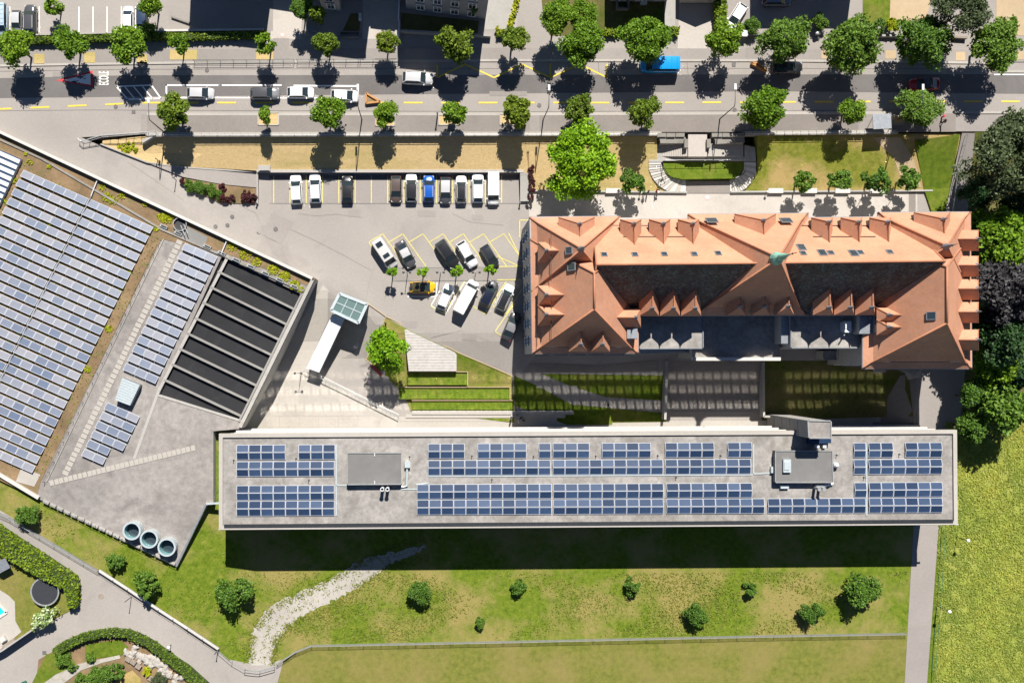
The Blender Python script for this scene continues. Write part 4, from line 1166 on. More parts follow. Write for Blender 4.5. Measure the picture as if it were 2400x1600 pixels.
# pavers: two lines of stepping slabs
slab = MB().box((0, 0, 0.03), (0.86, 0.62, 0.07)).mesh('paver'); slab.materials.append(M['concrete_light'])
def pavers(a, b, n, ang, sx=1.0):
    for i in range(n):
        t = i / (n - 1.0)
        o = bpy.data.objects.new('paver', slab); col.objects.link(o); o.parent = hall
        o.location = G(lerp(a[0], b[0], t) + random.uniform(-.5, .5), lerp(a[1], b[1], t), ZG) - wloc(hall)
        o.rotation_euler = (0, 0, ang + random.uniform(-.03, .03)); o.scale = (sx, 1, 1)
pavers((426, 557), (154, 1108), 52, R(-24), 1.05)
pavers((122, 1131), (452, 1050), 31, R(104), 0.95)
# cooling box on the gravel roof
bx = thing('ventilation_box', 'pale ribbed ventilation box on the gravel roof beside the stepping slabs', 'vent box', G(298, 920, ZG))
Pq = [G(u, v, ZG + 1.2) for u, v in ((287, 885), (328, 902), (305, 950), (270, 937))]
MB().prism(Pq, ZG).build('body', M['metal_zinc'], bx)
r = MB()
for i in range(9):
    t = (i + .5) / 9; a = Pq[0].lerp(Pq[3], t); b = Pq[1].lerp(Pq[2], t); r.bar(a + Vector((0, 0, .05)), b + Vector((0, 0, .05)), 0.36, 0.09)
r.build('lid', M['metal_pale'], bx)
# drums
for k, (u, v) in enumerate(((317, 1239), (357, 1258), (398, 1277))):
    t = thing('light_drum', ['leftmost', 'middle', 'rightmost'][k] + ' of three round white-rimmed light drums on the roof corner', 'roof light', G(u, v, ZG), group='three light drums')
    c = t.location
    prof = [(1.3, 0), (1.3, 1.55), (1.38, 1.6), (1.38, 1.75), (1.12, 1.75), (1.08, 1.6), (1.08, 0.35)]
    MB().lathe(c, prof[:5], 28).build('drum', M['metal_pale'], t, smooth=False)
    MB().lathe(c, prof[4:], 28).build('lining', M['teal_lining'], t, smooth=True)
    MB().disc(c + Vector((0, 0, 0.4)), 1.07, 28).build('pane', M['window_glass'], t, fix=False)
# roof solar panels
gw, gh = px(25.4 * 1.09, ZG), 1.14
P_HALL = panel_mesh('panel_hall', gw - 0.05, gh, R(14), 'solar_cells', fr=0.04)
ga = math.atan2(-11.2, 25.1)
def hall_array(label, rows, du=25.2, dv=11.2):
    us = [r[0] for r in rows]; vs = [r[1] for r in rows]
    root = thing('solar_array', label, 'solar panels', G(max(us), sum(vs) / len(vs), ZG), group='solar arrays on the sports hall')
    for (u, v, n) in rows:
        for i in range(n):
            uu, vv = u + du * (i + .5) - 3.2, v + dv * (i + .5) + 6.2
            if uu < -35: continue
            o = bpy.data.objects.new('solar_panel', P_HALL); col.objects.link(o); o.parent = root
            o.location = G(uu, vv, ZG + 0.08) - root.location; o.rotation_euler = (0, 0, ga)
hall_array('solar array on the planted roof, left of the white pipe', [(56 - 10.6 * k, 400 + 21.5 * k, 6) for k in range(23)])
hall_array('wide solar array on the planted roof, right of the white pipe', [(209 - 10.6 * k, 467 + 21.5 * k, 6) for k in range(27) if 209 - 10.6 * k > -150])
hall_array('narrow three-column solar array beside the dark light court', [(434 - 10.6 * k, 571 + 21.6 * k, 3) for k in range(14)], 25.5, 11.0)
hall_array('small stepped solar array below the ventilation box', [(252 - 10.6 * k, 944 + 21.6 * k, 3 if k < 4 else 2) for k in range(6)], 25.5, 11.0)
q = MB(); q.tube([G(213, 461, ZG + 0.45), G(30, 832, ZG + 0.45), G(-20, 935, ZG + 0.45)], 0.06, 6); q.build('conduit', M['metal_galv'], hall)
# north light in the corner: white louvred skylight
sk = thing('louvred_skylight', 'white louvred skylight at the left edge of the sports hall roof', 'skylight', G(0, 420, ZG))
Pq = [G(u, v, ZG + 0.6) for u, v in ((-70, 320), (50, 373), (-2, 482), (-122, 430))]
MB().prism(Pq, ZG, mtop=1).build('frame', [M['metal_white'], M['solar_cells_blue']], sk)
for i in range(8):
    t = (i + .5) / 8; a = Pq[0].lerp(Pq[3], t); b = Pq[1].lerp(Pq[2], t); q = MB(); q.bar(a + Vector((0, 0, .12)), b + Vector((0, 0, .12)), 0.62, 0.1); q.build('louvre', M['metal_white'], sk)
# low concrete pad and trough in the bottom corner, edge slabs
patch('roof_pad', [(50, 1095), (95, 1112), (80, 1140), (37, 1128)], ZG, M['concrete_light'], 0.12, hall, 0.1)
parapet([(-170, 1010), (92, 1166)], 0.5, ZG - 0.2, 0.7, 'concrete_white', hall)
for i in range(19):
    t0, t1 = i / 19.0 + 0.005, (i + 1) / 19.0 - 0.005
    a = (lerp(100, 412, t0), lerp(1172, 1322, t0)); b = (lerp(100, 412, t1), lerp(1172, 1322, t1))
    q = MB(); q.bar(G(*a, ZG + 0.1), G(*b, ZG + 0.1), 0.5, 0.2); q.build('edge_slab', M['concrete'], hall)
# ------------------------------------------------------------------ trees, shrubs, hedges
def leaf_mesh(name, P, size, up=0.45, aspect=1.5):
    """one quad per point, random tilt with a bias to face up"""
    P = np.asarray(P, float); n = len(P)
    nrm = rng.normal(size=(n, 3)); nrm /= np.linalg.norm(nrm, axis=1)[:, None]
    nrm[:, 2] = np.abs(nrm[:, 2]); nrm[:, 2] += up; nrm /= np.linalg.norm(nrm, axis=1)[:, None]
    t = rng.normal(size=(n, 3)); a = np.cross(nrm, t); a /= np.linalg.norm(a, axis=1)[:, None]; b = np.cross(nrm, a)
    sz = size * rng.uniform(0.6, 1.3, n); a *= (sz * aspect / 2)[:, None]; b *= (sz / 2)[:, None]
    V = np.stack([P - a, P - b * 0.9, P + a, P + b * 0.9], 1).reshape(-1, 3)
    me = bpy.data.meshes.new(name)
    me.vertices.add(4 * n); me.vertices.foreach_set('co', V.ravel())
    me.loops.add(4 * n); me.loops.foreach_set('vertex_index', np.arange(4 * n, dtype=np.int32))
    me.polygons.add(n); me.polygons.foreach_set('loop_start', np.arange(0, 4 * n, 4, dtype=np.int32)); me.polygons.foreach_set('loop_total', np.full(n, 4, np.int32))
    me.update(calc_edges=True); me.validate()
    return me

def crown_points(n, r, hz, clumps, seed, lump=0.34, openness=0.0):
    g = np.random.default_rng(seed)
    # clumps on and in an uneven ellipsoid
    d = g.normal(size=(clumps, 3)); d /= np.linalg.norm(d, axis=1)[:, None]
    d[:, 2] = np.where(d[:, 2] < -0.45, -d[:, 2], d[:, 2])
    rad = g.uniform(0.35, 1.0, clumps) ** 0.45 * g.uniform(0.78, 1.08, clumps)
    C = d * (rad * (1 - lump * 0.55))[:, None]
    cs = g.uniform(0.6, 1.15, clumps) * lump
    idx = g.integers(0, clumps, n)
    q = g.normal(size=(n, 3)); q /= np.linalg.norm(q, axis=1)[:, None]
    q *= (g.uniform(0, 1, n) ** 0.5 * cs[idx])[:, None]
    P = C[idx] + q
    th = np.arctan2(P[:, 1], P[:, 0]); ph = g.uniform(0, 6.28, 4)
    P[:, :2] *= (1 + 0.08 * np.sin(2 * th + ph[0]) + 0.06 * np.sin(3 * th + ph[1]) + 0.05 * np.sin(5 * th + ph[2]))[:, None]
    P[:, :2] += g.normal(0, 0.06, 2)
    P[:, :2] *= r; P[:, 2] *= hz
    return P

CROWNS = {}
def crowns(kind, leafmat, n, r, hz, clumps, leafsize, variants=3, lump=0.34, up=0.45):
    CROWNS[kind] = []
    for k in range(variants):
        me = leaf_mesh(kind + '_crown', crown_points(n, r, hz, clumps, hash_(kind) + k, lump), leafsize, up)
        me.materials.append(M[leafmat]); CROWNS[kind].append((me, r))
def hash_(s): return sum(ord(c) * (i + 3) for i, c in enumerate(s))
crowns('street', 'leaf_street', 4600, 2.7, 2.3, 30, 0.25, 4, lump=0.36)
crowns('olive', 'leaf_olive', 3900, 2.3, 2.0, 26, 0.24, 5, lump=0.36)
crowns('large', 'leaf_street', 10000, 3.7, 3.0, 60, 0.26, lump=0.3)
crowns('largedeep', 'leaf_deep', 10000, 3.8, 3.0, 60, 0.26, 4, lump=0.3)
crowns('small', 'leaf_street', 1500, 1.5, 1.5, 14, 0.23, 5, lump=0.4)
crowns('young', 'leaf_bright', 420, 0.85, 0.85, 11, 0.22, 2)
crowns('bright', 'leaf_bright', 15000, 5.4, 4.6, 70, 0.29, 1, lump=0.26)
crowns('brightmid', 'leaf_bright', 6000, 3.1, 2.6, 34, 0.26, 1)
crowns('deep', 'leaf_deep', 1900, 1.6, 1.5, 18, 0.23)
crowns('bush', 'leaf_deep', 4600, 2.7, 2.2, 36, 0.25, 3)
crowns('clipped', 'leaf_deep', 2600, 2.0, 1.9, 60, 0.24, 1, lump=0.2)
crowns('pine', 'leaf_pine', 16000, 6.2, 5.0, 45, 0.3, 2, lump=0.3)
crowns('copper', 'leaf_copper', 10000, 5.8, 5.2, 80, 0.4, 1, lump=0.26)
crowns('dark', 'leaf_dark', 6500, 5.0, 4.6, 50, 0.42, 2, lump=0.3)
crowns('forest', 'leaf_street', 6000, 4.6, 4.2, 50, 0.4, 2, lump=0.3)
crowns('conifer', 'leaf_olive', 1600, 1.3, 2.8, 22, 0.26, 1)
crowns('flower', 'leaf_flower', 1300, 1.9, 1.4, 22, 0.24, 1)
crowns('red', 'leaf_red', 420, 0.7, 0.6, 9, 0.22, 2)
crowns('lime', 'leaf_lime', 500, 0.9, 0.6, 10, 0.22, 2)
_trunks = {}
def trunk_mesh(h, r):
    key = (round(h, 1), round(r, 2))
    if key not in _trunks:
        mb = MB(); mb.tube([(0, 0, -0.15), (0.02, 0.01, h * 0.5), (0, 0, h)], [r * 1.3, r, r * 0.7], 8)
        for k in range(4):
            a = k * 1.6 + 0.4
            mb.tube([(0, 0, h * 0.82), (math.cos(a) * h * 0.22, math.sin(a) * h * 0.22, h * 1.15), (math.cos(a) * h * 0.36, math.sin(a) * h * 0.36, h * 1.42)], [r * 0.6, r * 0.4, r * 0.15], 6)
        me = mb.mesh('trunk'); me.materials.append(M['bark']); _trunks[key] = me
    return _trunks[key]
_tn = {}
def tree(u, v, rpx, z0, kind, label, h=None, group=None, name='tree', sq=1.0, sx=1.0, cat='tree'):
    """crown seen at pixel (u,v) with radius rpx; stands on ground level z0"""
    if h is None: h = 2.6 + 0.055 * rpx
    p = G(u, v, z0 + h)
    t = thing(name, label, cat, (p.x, p.y, z0), group=group)
    i = _tn.get(kind, 0); _tn[kind] = i + 1
    me, r0 = CROWNS[kind][i % len(CROWNS[kind])]
    r = 1.14 * rpx / S * (H - z0 - h) / H
    cr = bpy.data.objects.new('crown', me); col.objects.link(cr); cr.parent = t
    s = r / r0; cr.location = (0, 0, h); cr.scale = (s * sx, s / sx, s * sq); cr.rotation_euler = (0, 0, random.uniform(0, 6.28))
    tk = bpy.data.objects.new('trunk', trunk_mesh(max(0.4, h - 0.55 * r), 0.06 + 0.025 * r)); col.objects.link(tk); tk.parent = t
    return t
def shrub(u, v, rpx, z0, kind, label, group=None, name='shrub', sx=1.0, rot=None, cat='shrub', lift=0.75):
    i = _tn.get(kind, 0); _tn[kind] = i + 1
    me, r0 = CROWNS[kind][i % len(CROWNS[kind])]
    r = rpx / S * (H - z0) / H; s = r / r0
    p = G(u, v, z0 + r * lift)
    o = bpy.data.objects.new(name, me); col.objects.link(o); o.location = p; o.scale = (s * sx, s / sx, s); o.rotation_euler = (0, 0, random.uniform(0, 6.28) if rot is None else rot)
    return tag(o, label, cat, group)

GN, GS = 'street trees along the north pavement', 'street trees along the south pavement'
north = [
 (42, 112, 43, 'street', 'leafy street tree at the far left end of the north pavement'),
 (163, 105, 37, 'street', 'street tree on the north pavement above the red school triangle'),
 (293, 105, 43, 'street', 'street tree whose shadow falls on the white hatched marking'),
 (417, 104, 23, 'small', 'small street tree left of where the street railing begins'),
 (625, 102, 25, 'small', 'small street tree by the railing right of the low hedge'),
 (768, 100, 29, 'olive', 'street tree half in building shade behind the railing'),
 (907, 100, 27, 'olive', 'small olive-green street tree at the railing right end'),
 (1056, 98, 43, 'olive', 'round spiky tree standing in the block shadow above the silver car'),
 (1203, 97, 33, 'olive', 'street tree above the yellow zigzag, left of the bushy pair'),
 (1365, 110, 51, 'large', 'big round bright street tree over the right half of the zigzag'),
 (1507, 95, 55, 'large', 'big street tree overhanging the nose of the blue van'),
 (1697, 92, 43, 'street', 'street tree in front of the white parked car at the top right'),
 (1846, 95, 55, 'largedeep', 'big street tree covering a parked dark car'),
 (1997, 100, 62, 'largedeep', 'broad deep green street tree third from the right end of the north row'),
 (2165, 98, 60, 'largedeep', 'broad street tree above the red car'),
 (2322, 105, 56, 'largedeep', 'street tree at the right end of the north row'),
]
for u, v, r, k, lab in north: tree(u, v, r, ZST, k, lab, h=(2.4 + 0.058 * r), group=GN, name='street_tree')
south = [
 (413, 262, 42, 'olive', 'street tree on the south pavement at the left end of the stone wall'),
 (620, 268, 19, 'small', 'slim street tree in a grassy pit below the dark grey parked car'),
 (770, 262, 40, 'street', 'round street tree overlapping the rightmost white kerbside car'),
 (902, 265, 29, 'street', 'compact street tree beside the larger wooden planter'),
 (1064, 264, 28, 'small', 'small street tree in a pit with a dark post beside it'),
 (1205, 258, 36, 'olive', 'street tree below the middle of the yellow zigzag'),
 (1357, 258, 33, 'olive', 'olive street tree just above the big lime-green tree'),
 (1520, 258, 37, 'olive', 'thin-stemmed street tree left of the curved school stairs'),
 (1793, 258, 52, 'large', 'big street tree right of the curved school stairs'),
 (1997, 256, 31, 'street', 'street tree between two larger ones on the right of the south pavement'),
 (2160, 257, 47, 'largedeep', 'big street tree below the red car'),
]
for u, v, r, k, lab in south: tree(u, v, r, ZST, k, lab, h=(2.2 + 0.05 * r) if r != 47 else 3.4, group=GS, name='street_tree', sq=1.0 if r != 47 else 0.62)
tree(1368, 380, 84, 1.4, 'bright', 'large lime-green tree on the lawn beside the car park', h=6.2)
tree(915, 815, 48, -0.3, 'brightmid', 'lime-green tree on the triangular lawn by the timber deck', h=4.4)
tree(1483, 430, 28, 0.4, 'deep', 'small dark green tree between the lime-green tree and the stairs', h=3.4)
gy = 'young trees by the school forecourt'
for u, v, r, lab in ((1885, 424, 26, 'leftmost'), (1968, 427, 27, 'second from left'), (2054, 420, 30, 'third from left'), (2128, 418, 29, 'rightmost')):
    tree(u, v, r, 0.7, 'deep', lab + ' of four small trees in a row above the school forecourt', h=3.6, group=gy)
gc = 'saplings in the car park strip'
for u, v, r, lab in ((919, 637, 12, 'left end of the strip, nearest the silver camper van'), (992, 637, 14, 'the strip above the yellow car'), (1071, 636, 14, 'the strip below the black car'), (1148, 632, 14, 'the right part of the strip below the small dark car')):
    tree(u, v, r, 0.05, 'young', 'sapling at ' + lab, h=3.3, group=gc, name='sapling')
# big trees on the right and at the top
tree(2250, 30, 62, ZST, 'pine', 'grey-green pine at the top right corner across the street', h=8)
tree(2350, 372, 92, 1.6, 'pine', 'huge grey-green pine at the right edge above the school', h=11, sx=0.95)
tree(2395, 300, 50, 2.0, 'pine', 'pine crown at the right edge just below the street', h=9)
tree(2335, 560, 70, 0.0, 'forest', 'brighter green tree at the right edge beside the school gable', h=8)
tree(2390, 480, 45, 0.0, 'dark', 'dark tree in the gap between pine and bright tree', h=7)
tree(2345, 680, 82, 0.0, 'copper', 'purple-black copper beech at the right edge beside the school', h=11)
tree(2335, 800, 65, 0.0, 'dark', 'very dark tree below the copper beech', h=9)
tree(2325, 850, 55, 0.0, 'forest', 'green leafy tree beside the school south-east corner', h=7)
tree(2345, 945, 66, 0.0, 'bush', 'bushy deep green tree at the top of the yellow field', h=6)
tree(2275, 1000, 36, 0.0, 'bush', 'green tree beside the lane at the end of the long block', h=5)
tree(2392, 640, 50, 0.0, 'dark', 'dark tree behind the copper beech at the right edge', h=7)
tree(2300, 770, 40, 0.0, 'dark', 'dark tree tucked between copper beech and school gable', h=6)
tree(2392, 760, 55, 0.0, 'dark', 'dark tree at the right edge level with the school south wing', h=8)
tree(2385, 880, 50, 0.0, 'dark', 'dark tree at the right edge above the bushy deep green tree', h=7)
tree(2290, 930, 38, 0.0, 'bush', 'leafy green tree beside the lane north of the long block end', h=6)
tree(2300, 450, 40, 0.4, 'dark', 'dark tree in the shade below the huge pine', h=6)
tree(2262, 520, 28, 0.0, 'dark', 'small dark tree at the school north-east corner', h=5)
tree(124, 12, 22, ZST, 'small', 'small tree in the top left car park island', h=3.2)
tree(352, 8, 30, ZST, 'street', 'tree beside the dark car in the top left car park', h=4.5)
tree(708, 18, 26, ZST, 'bush', 'dark green bushy tree between two driveways at the top', h=4)
tree(746, 36, 19, ZST, 'conifer', 'yellow-green conifer beside the top driveway', h=4)
tree(1306, 34, 40, ZST, 'large', 'left one of two merged bushy garden trees at the top', h=5.5)
tree(1366, 40, 35, ZST, 'large', 'right one of two merged bushy garden trees at the top', h=5)
tree(1113, 14, 18, ZST, 'bush', 'small tree at the right corner of the blue-grey house', h=3.5)
# shrubs on the south meadow
gm = 'shrubs on the south meadow'
for u, v, r, k, lab in ((553, 1388, 45, 'bush', 'large round shrub left of the gravel track'), (985, 1388, 31, 'bush', 'shrub on the meadow right of the gravel track bend'),
    (1216, 1378, 20, 'deep', 'small dark shrub below the middle of the long block'), (1482, 1372, 22, 'deep', 'small bright-topped shrub on the bare patch of the meadow'),
    (1630, 1440, 30, 'bush', 'shrub nearest the wire fence in the middle of the meadow'), (1757, 1380, 19, 'deep', 'thin faint shrub on the greener part of the meadow'),
    (1903, 1434, 29, 'bush', 'dark shrub near the fence, left of the largest round shrub'), (2018, 1380, 45, 'bush', 'largest round shrub at the right end of the meadow'),
    (1127, 1460, 15, 'deep', 'tiny shrub just above the fence'), (66, 1206, 30, 'bush', 'bushy shrub at the left edge beside the road railing'),
    (271, 1318, 23, 'clipped', 'smaller clipped ball shrub below the light drums'), (349, 1366, 34, 'clipped', 'bigger clipped ball shrub at the road wall')):
    shrub(u, v, r, z_south(u, v), k, lab, gm if u > 500 else None)
shrub(104, 1444, 31, 2.9, 'flower', 'white-flowering shrub beside the trampoline', sx=1.15, rot=0.7)
shrub(345, 74, 24, ZST, 'bush', 'round shrub at the end of the top left hedge')
shrub(1170, 70, 12, ZST, 'lime', 'lime-green shrub at the house corner behind the zigzag')
shrub(1762, 62, 22, ZST, 'bush', 'shrub below the white car at the top right')
shrub(1920, 52, 22, ZST, 'bush', 'dark shrub in house shade at the top right')
shrub(2060, 66, 20, ZST, 'clipped', 'light green shrub between the big street trees at the right')
shrub(2375, 50, 12, ZST, 'deep', 'small shrub on the sandy plot at the top right corner')
shrub(2090, 62, 20, ZST, 'lime', 'yellow-green shrub behind the low wall at the top right')
# planting bed by the car park ramp
for (u, v, r), w_ in zip(((445, 435, 16), (470, 440, 18), (497, 447, 18), (510, 455, 14)), ('leftmost', 'second', 'third', 'rightmost')):
    shrub(u, v, r, z_yard(u, v), 'bush', w_ + ' low green shrub from the tip of the wedge bed at the ramp', 'green shrubs in the wedge bed', lift=0.4)
for u, v, r in ((523, 442, 12), (522, 465, 13), (540, 468, 12), (575, 466, 14), (592, 468, 13), (426, 426, 9), (580, 452, 10)):
    shrub(u, v, r, z_yard(u, v), 'red', {523: 'upper dark red shrub beside the green shrubs of the wedge bed', 522: 'lower dark red shrub beside the green shrubs of the wedge bed', 540: 'dark red shrub in the front row of the wedge bed, second from left', 575: 'dark red shrub in the front row of the wedge bed, second from right', 592: 'dark red shrub at the right end of the wedge bed front row', 426: 'tiny dark red shrub at the tip of the wedge bed', 580: 'small dark red shrub in the back row of the wedge bed'}[u], 'dark red shrubs in the wedge bed', lift=0.4)
for k in range(6):
    shrub(1246 - (k % 2), 396 + 13 * k, 9, 1.2, 'red', ('topmost', 'second', 'third', 'fourth', 'fifth', 'lowest')[k] + ' dark red shrub from the top of the narrow row right of the car park', 'dark red shrub row', lift=0.4)
patch('planting_bed', [(425, 418), (520, 432), (605, 440), (600, 478), (515, 475), (440, 440)], lambda u, v: z_yard(u, v) + 0.1, M['soil'], 0.05, yard, 0.3, step=(60, 40))

# hedges: a leafy solid
def hedge(pts, z0, h, label, mat='leaf_hedge', dens=26.0, size=0.3, name='hedge'):
    P = [G(u, v, z0 + h) for u, v in pts]
    t = thing(name, label, 'hedge', (sum(p.x for p in P) / len(P), sum(p.y for p in P) / len(P), z0))
    MB().prism([p - Vector((0, 0, 0.12)) for p in P], z0 - 0.3).build('hedge_body', M['hedge_core'], t)
    xs = np.array([[p.x, p.y] for p in P]); lo, hi = xs.min(0), xs.max(0)
    n = int((hi - lo).prod() * dens) + 10
    Q = rng.uniform(lo, hi, (n, 2))
    ins = np.zeros(n, bool); j = len(xs) - 1
    for i in range(len(xs)):
        a, b = xs[i], xs[j]
        c = (a[1] > Q[:, 1]) != (b[1] > Q[:, 1])
        with np.errstate(divide='ignore', invalid='ignore'):
            ins ^= c & (Q[:, 0] < (b[0] - a[0]) * (Q[:, 1] - a[1]) / (b[1] - a[1] + 1e-12) + a[0])
        j = i
    Q = Q[ins]
    pts3 = [np.column_stack([Q, z0 + h + rng.normal(0, 0.09, len(Q))])]
    for i in range(len(P)):
        a, b = P[i], P[(i + 1) % len(P)]; l = (b - a).length; m = int(l * h * dens * 0.8)
        tt = rng.uniform(0, 1, m); zz = z0 + rng.uniform(0.05, 1, m) ** 0.7 * h
        pts3.append(np.column_stack([a.x + (b.x - a.x) * tt + rng.normal(0, 0.1, m), a.y + (b.y - a.y) * tt + rng.normal(0, 0.1, m), zz]))
    A = np.vstack(pts3) - np.array(t.location)
    me = leaf_mesh('hedge_leaves', A, size); link('foliage', me, M[mat], t)
    return t
hedge([(-30, 91), (392, 78), (392, 90), (-30, 101)], ZST, 1.2, 'long hedge along the top left car park', 'leaf_olive')
hedge([(392, 79), (618, 74), (618, 86), (392, 92)], ZST, 1.1, 'flowering hedge behind the pavement in front of the shaded yard', 'leaf_olive')
hedge([(-80, 1180), (20, 1252), (110, 1310), (172, 1352), (180, 1372), (178, 1420), (160, 1424), (150, 1380), (110, 1362), (0, 1300), (-80, 1250)], 2.9, 1.7, 'broad bright clipped hedge around the trampoline garden', size=0.26)
arc = [(122, 1524), (150, 1504), (190, 1487), (230, 1478), (265, 1475), (300, 1478), (330, 1490), (358, 1505), (400, 1535), (440, 1565), (490, 1610)]
arc2 = [(468, 1620), (425, 1580), (388, 1550), (350, 1520), (322, 1504), (296, 1493), (265, 1490), (232, 1493), (195, 1503), (158, 1520), (132, 1540)]
hedge(arc + arc2, 2.9, 1.2, 'curved clipped hedge round the rock garden', 'leaf_olive', size=0.24)
hedge([(1678, -60), (1704, -60), (1702, 62), (1680, 62)], ZST, 1.6, 'bright narrow hedge beside the white car at the top')
hedge([(1418, 69), (1446, 69), (1446, 81), (1418, 81)], ZST, 1.0, 'short hedge between two big street trees')
hedge([(1556, 65), (1592, 64), (1590, 80), (1556, 81)], ZST, 1.0, 'short hedge left of the gabled garage drive')
hedge([(1196, 68), (1212, 20), (1222, -40), (1216, -40), (1204, 20), (1190, 62)], ZST, 0.8, 'thin strip hedge along the top driveway', 'leaf_lime')
hedge([(1165, 72), (1215, 70), (1215, 82), (1165, 84)], ZST, 0.9, 'low hedge in front of the light driveway slab', 'leaf_olive')

# sedum on the hall roof, tall field grass, rough grass: uncountable cover
def scatter_poly(poly, n, zf):
    xs = np.array(poly, float); lo, hi = xs.min(0), xs.max(0); Q = rng.uniform(lo, hi, (n, 2)); ins = np.zeros(n, bool); j = len(xs) - 1
    for i in range(len(xs)):
        a, b = xs[i], xs[j]; c = (a[1] > Q[:, 1]) != (b[1] > Q[:, 1])
        ins ^= c & (Q[:, 0] < (b[0] - a[0]) * (Q[:, 1] - a[1]) / (b[1] - a[1] + 1e-12) + a[0]); j = i
    return Q[ins]
pts = []
for (u, v, r, n) in ((252, 462, 14, 90), (265, 470, 12, 60), (285, 458, 10, 50), (240, 440, 8, 40), (339, 479, 6, 30), (390, 510, 17, 260), (378, 508, 10, 80), (545, 578, 14, 100), (575, 596, 16, 140), (600, 612, 14, 110), (640, 632, 14, 140), (665, 648, 16, 170), (690, 668, 14, 160), (705, 678, 8, 60), (255, 770, 10, 80), (205, 865, 9, 80), (300, 640, 8, 40), (365, 535, 9, 50), (30, 420, 10, 50), (15, 475, 8, 40), (70, 380, 8, 30), (117, 525, 5, 20), (61, 360, 5, 30), (115, 391, 6, 40)):
    for _ in range(n):
        a, d = random.uniform(0, 6.28), r * math.sqrt(random.random())
        p = G(u + d * math.cos(a), v + d * math.sin(a) * 0.8, ZG + 0.12 + random.random() * 0.12); pts.append(p[:])
o = link('sedum', leaf_mesh('sedum', np.array(pts), 0.2), M['leaf_lime']); tag(o, 'yellow-green sedum cushions on the planted hall roof', 'sedum', kind='stuff')
Q = scatter_poly([(-40, 330), (380, 560), (100, 1120), (-40, 1070)], 5000, 0)
o = link('roof_weeds', leaf_mesh('roof_weeds', np.array([G(u, v, ZG + 0.1 + random.random() * 0.1)[:] for u, v in Q]), 0.16), M['leaf_hedge']); tag(o, 'sparse weeds growing between the hall solar panels', 'weeds', kind='stuff')
Q = scatter_poly([(2215, 990), (2480, 960), (2480, 1660), (2185, 1660), (2200, 1250)], 75000, 0)
cl = np.sin(Q[:, 0] * 0.11 + 3 * np.sin(Q[:, 1] * 0.017)) * np.sin(Q[:, 1] * 0.09 + 2 * np.sin(Q[:, 0] * 0.023)) + rng.normal(0, 0.5, len(Q))
Q = Q[cl > -0.35]
A = np.array([G(u, v, 0.04 + random.random() * 0.14)[:] for u, v in Q])
o = link('field_grass', leaf_mesh('field_grass', A, 0.14, 0.9, 3.4), M['leaf_meadow']); tag(o, 'tall yellow-green grass of the field at the right', 'grass', kind='stuff')
Q = scatter_poly([(420, 1330), (540, 1240), (560, 1340), (850, 1340), (660, 1420), (580, 1470), (580, 1560), (520, 1520), (100, 1250), (100, 1195)], 9000, 0)
Q2 = scatter_poly([(880, 1345), (2125, 1338), (2125, 1478), (720, 1505), (680, 1480), (760, 1430)], 22000, 0)
tp = [(1000, 1282), (900, 1312), (820, 1362), (740, 1408), (660, 1445), (620, 1490), (612, 1555)]
Q3 = []
for off_, n_, sp in ((0, 260, 4), (-27, 1300, 6), (27, 1300, 6)):
    for _ in range(n_):
        x = random.random() * 5.999; i = int(x); a, b = tp[i], tp[i + 1]; f = x - i; dx, dy = b[0] - a[0], b[1] - a[1]; l = math.hypot(dx, dy); o_ = (off_ * (0.75 if i < 2 else 1)) + random.gauss(0, sp)
        Q3.append((lerp(a[0], b[0], f) - dy / l * o_, lerp(a[1], b[1], f) + dx / l * o_))
Q = np.vstack([Q, Q2]); w = np.sin(Q[:, 0] * 0.021 + 1.7 * np.sin(Q[:, 1] * 0.03)) + np.sin(Q[:, 0] * 0.0075 + 2.1) + rng.normal(0, 0.6, len(Q)); Q = np.vstack([Q[w > 0.1], np.array(Q3)])
A = np.array([G(u, v, z_south(u, v) + 0.04 + random.random() * 0.1)[:] for u, v in Q])
o = link('rough_grass', leaf_mesh('rough_grass', A, 0.13, 0.8, 3.0), M['leaf_grass']); tag(o, 'rough tufted grass on the bank and south meadow', 'grass', kind='stuff')
# ------------------------------------------------------------------ vehicles
def smooth_box_loft(mb, stations, m=0):
    """stations: (x, half width, z bottom, z shoulder, z top, half width at top)"""
    rings = []
    for (x, w, zb, zs, zt, wt) in stations:
        r = [(-w * 0.86, zb), (-w, zb + (zs - zb) * 0.35), (-w, zs), (-wt, zt), (-wt * 0.4, zt + 0.03), (wt * 0.4, zt + 0.03), (wt, zt), (w, zs), (w, zb + (zs - zb) * 0.35), (w * 0.86, zb)]
        rings.append([(x, y, z) for y, z in r])
    n = len(rings[0]); b = len(mb.v)
    for r in rings: mb.v += r
    for i in range(len(rings) - 1):
        for k in range(n):
            k2 = (k + 1) % n
            mb.f.append([b + i * n + k, b + i * n + k2, b + (i + 1) * n + k2, b + (i + 1) * n + k]); mb.m.append(m)
    mb.f.append([b + k for k in range(n)]); mb.m.append(m)
    e = b + (len(rings) - 1) * n
    mb.f.append([e + k for k in range(n)][::-1]); mb.m.append(m)

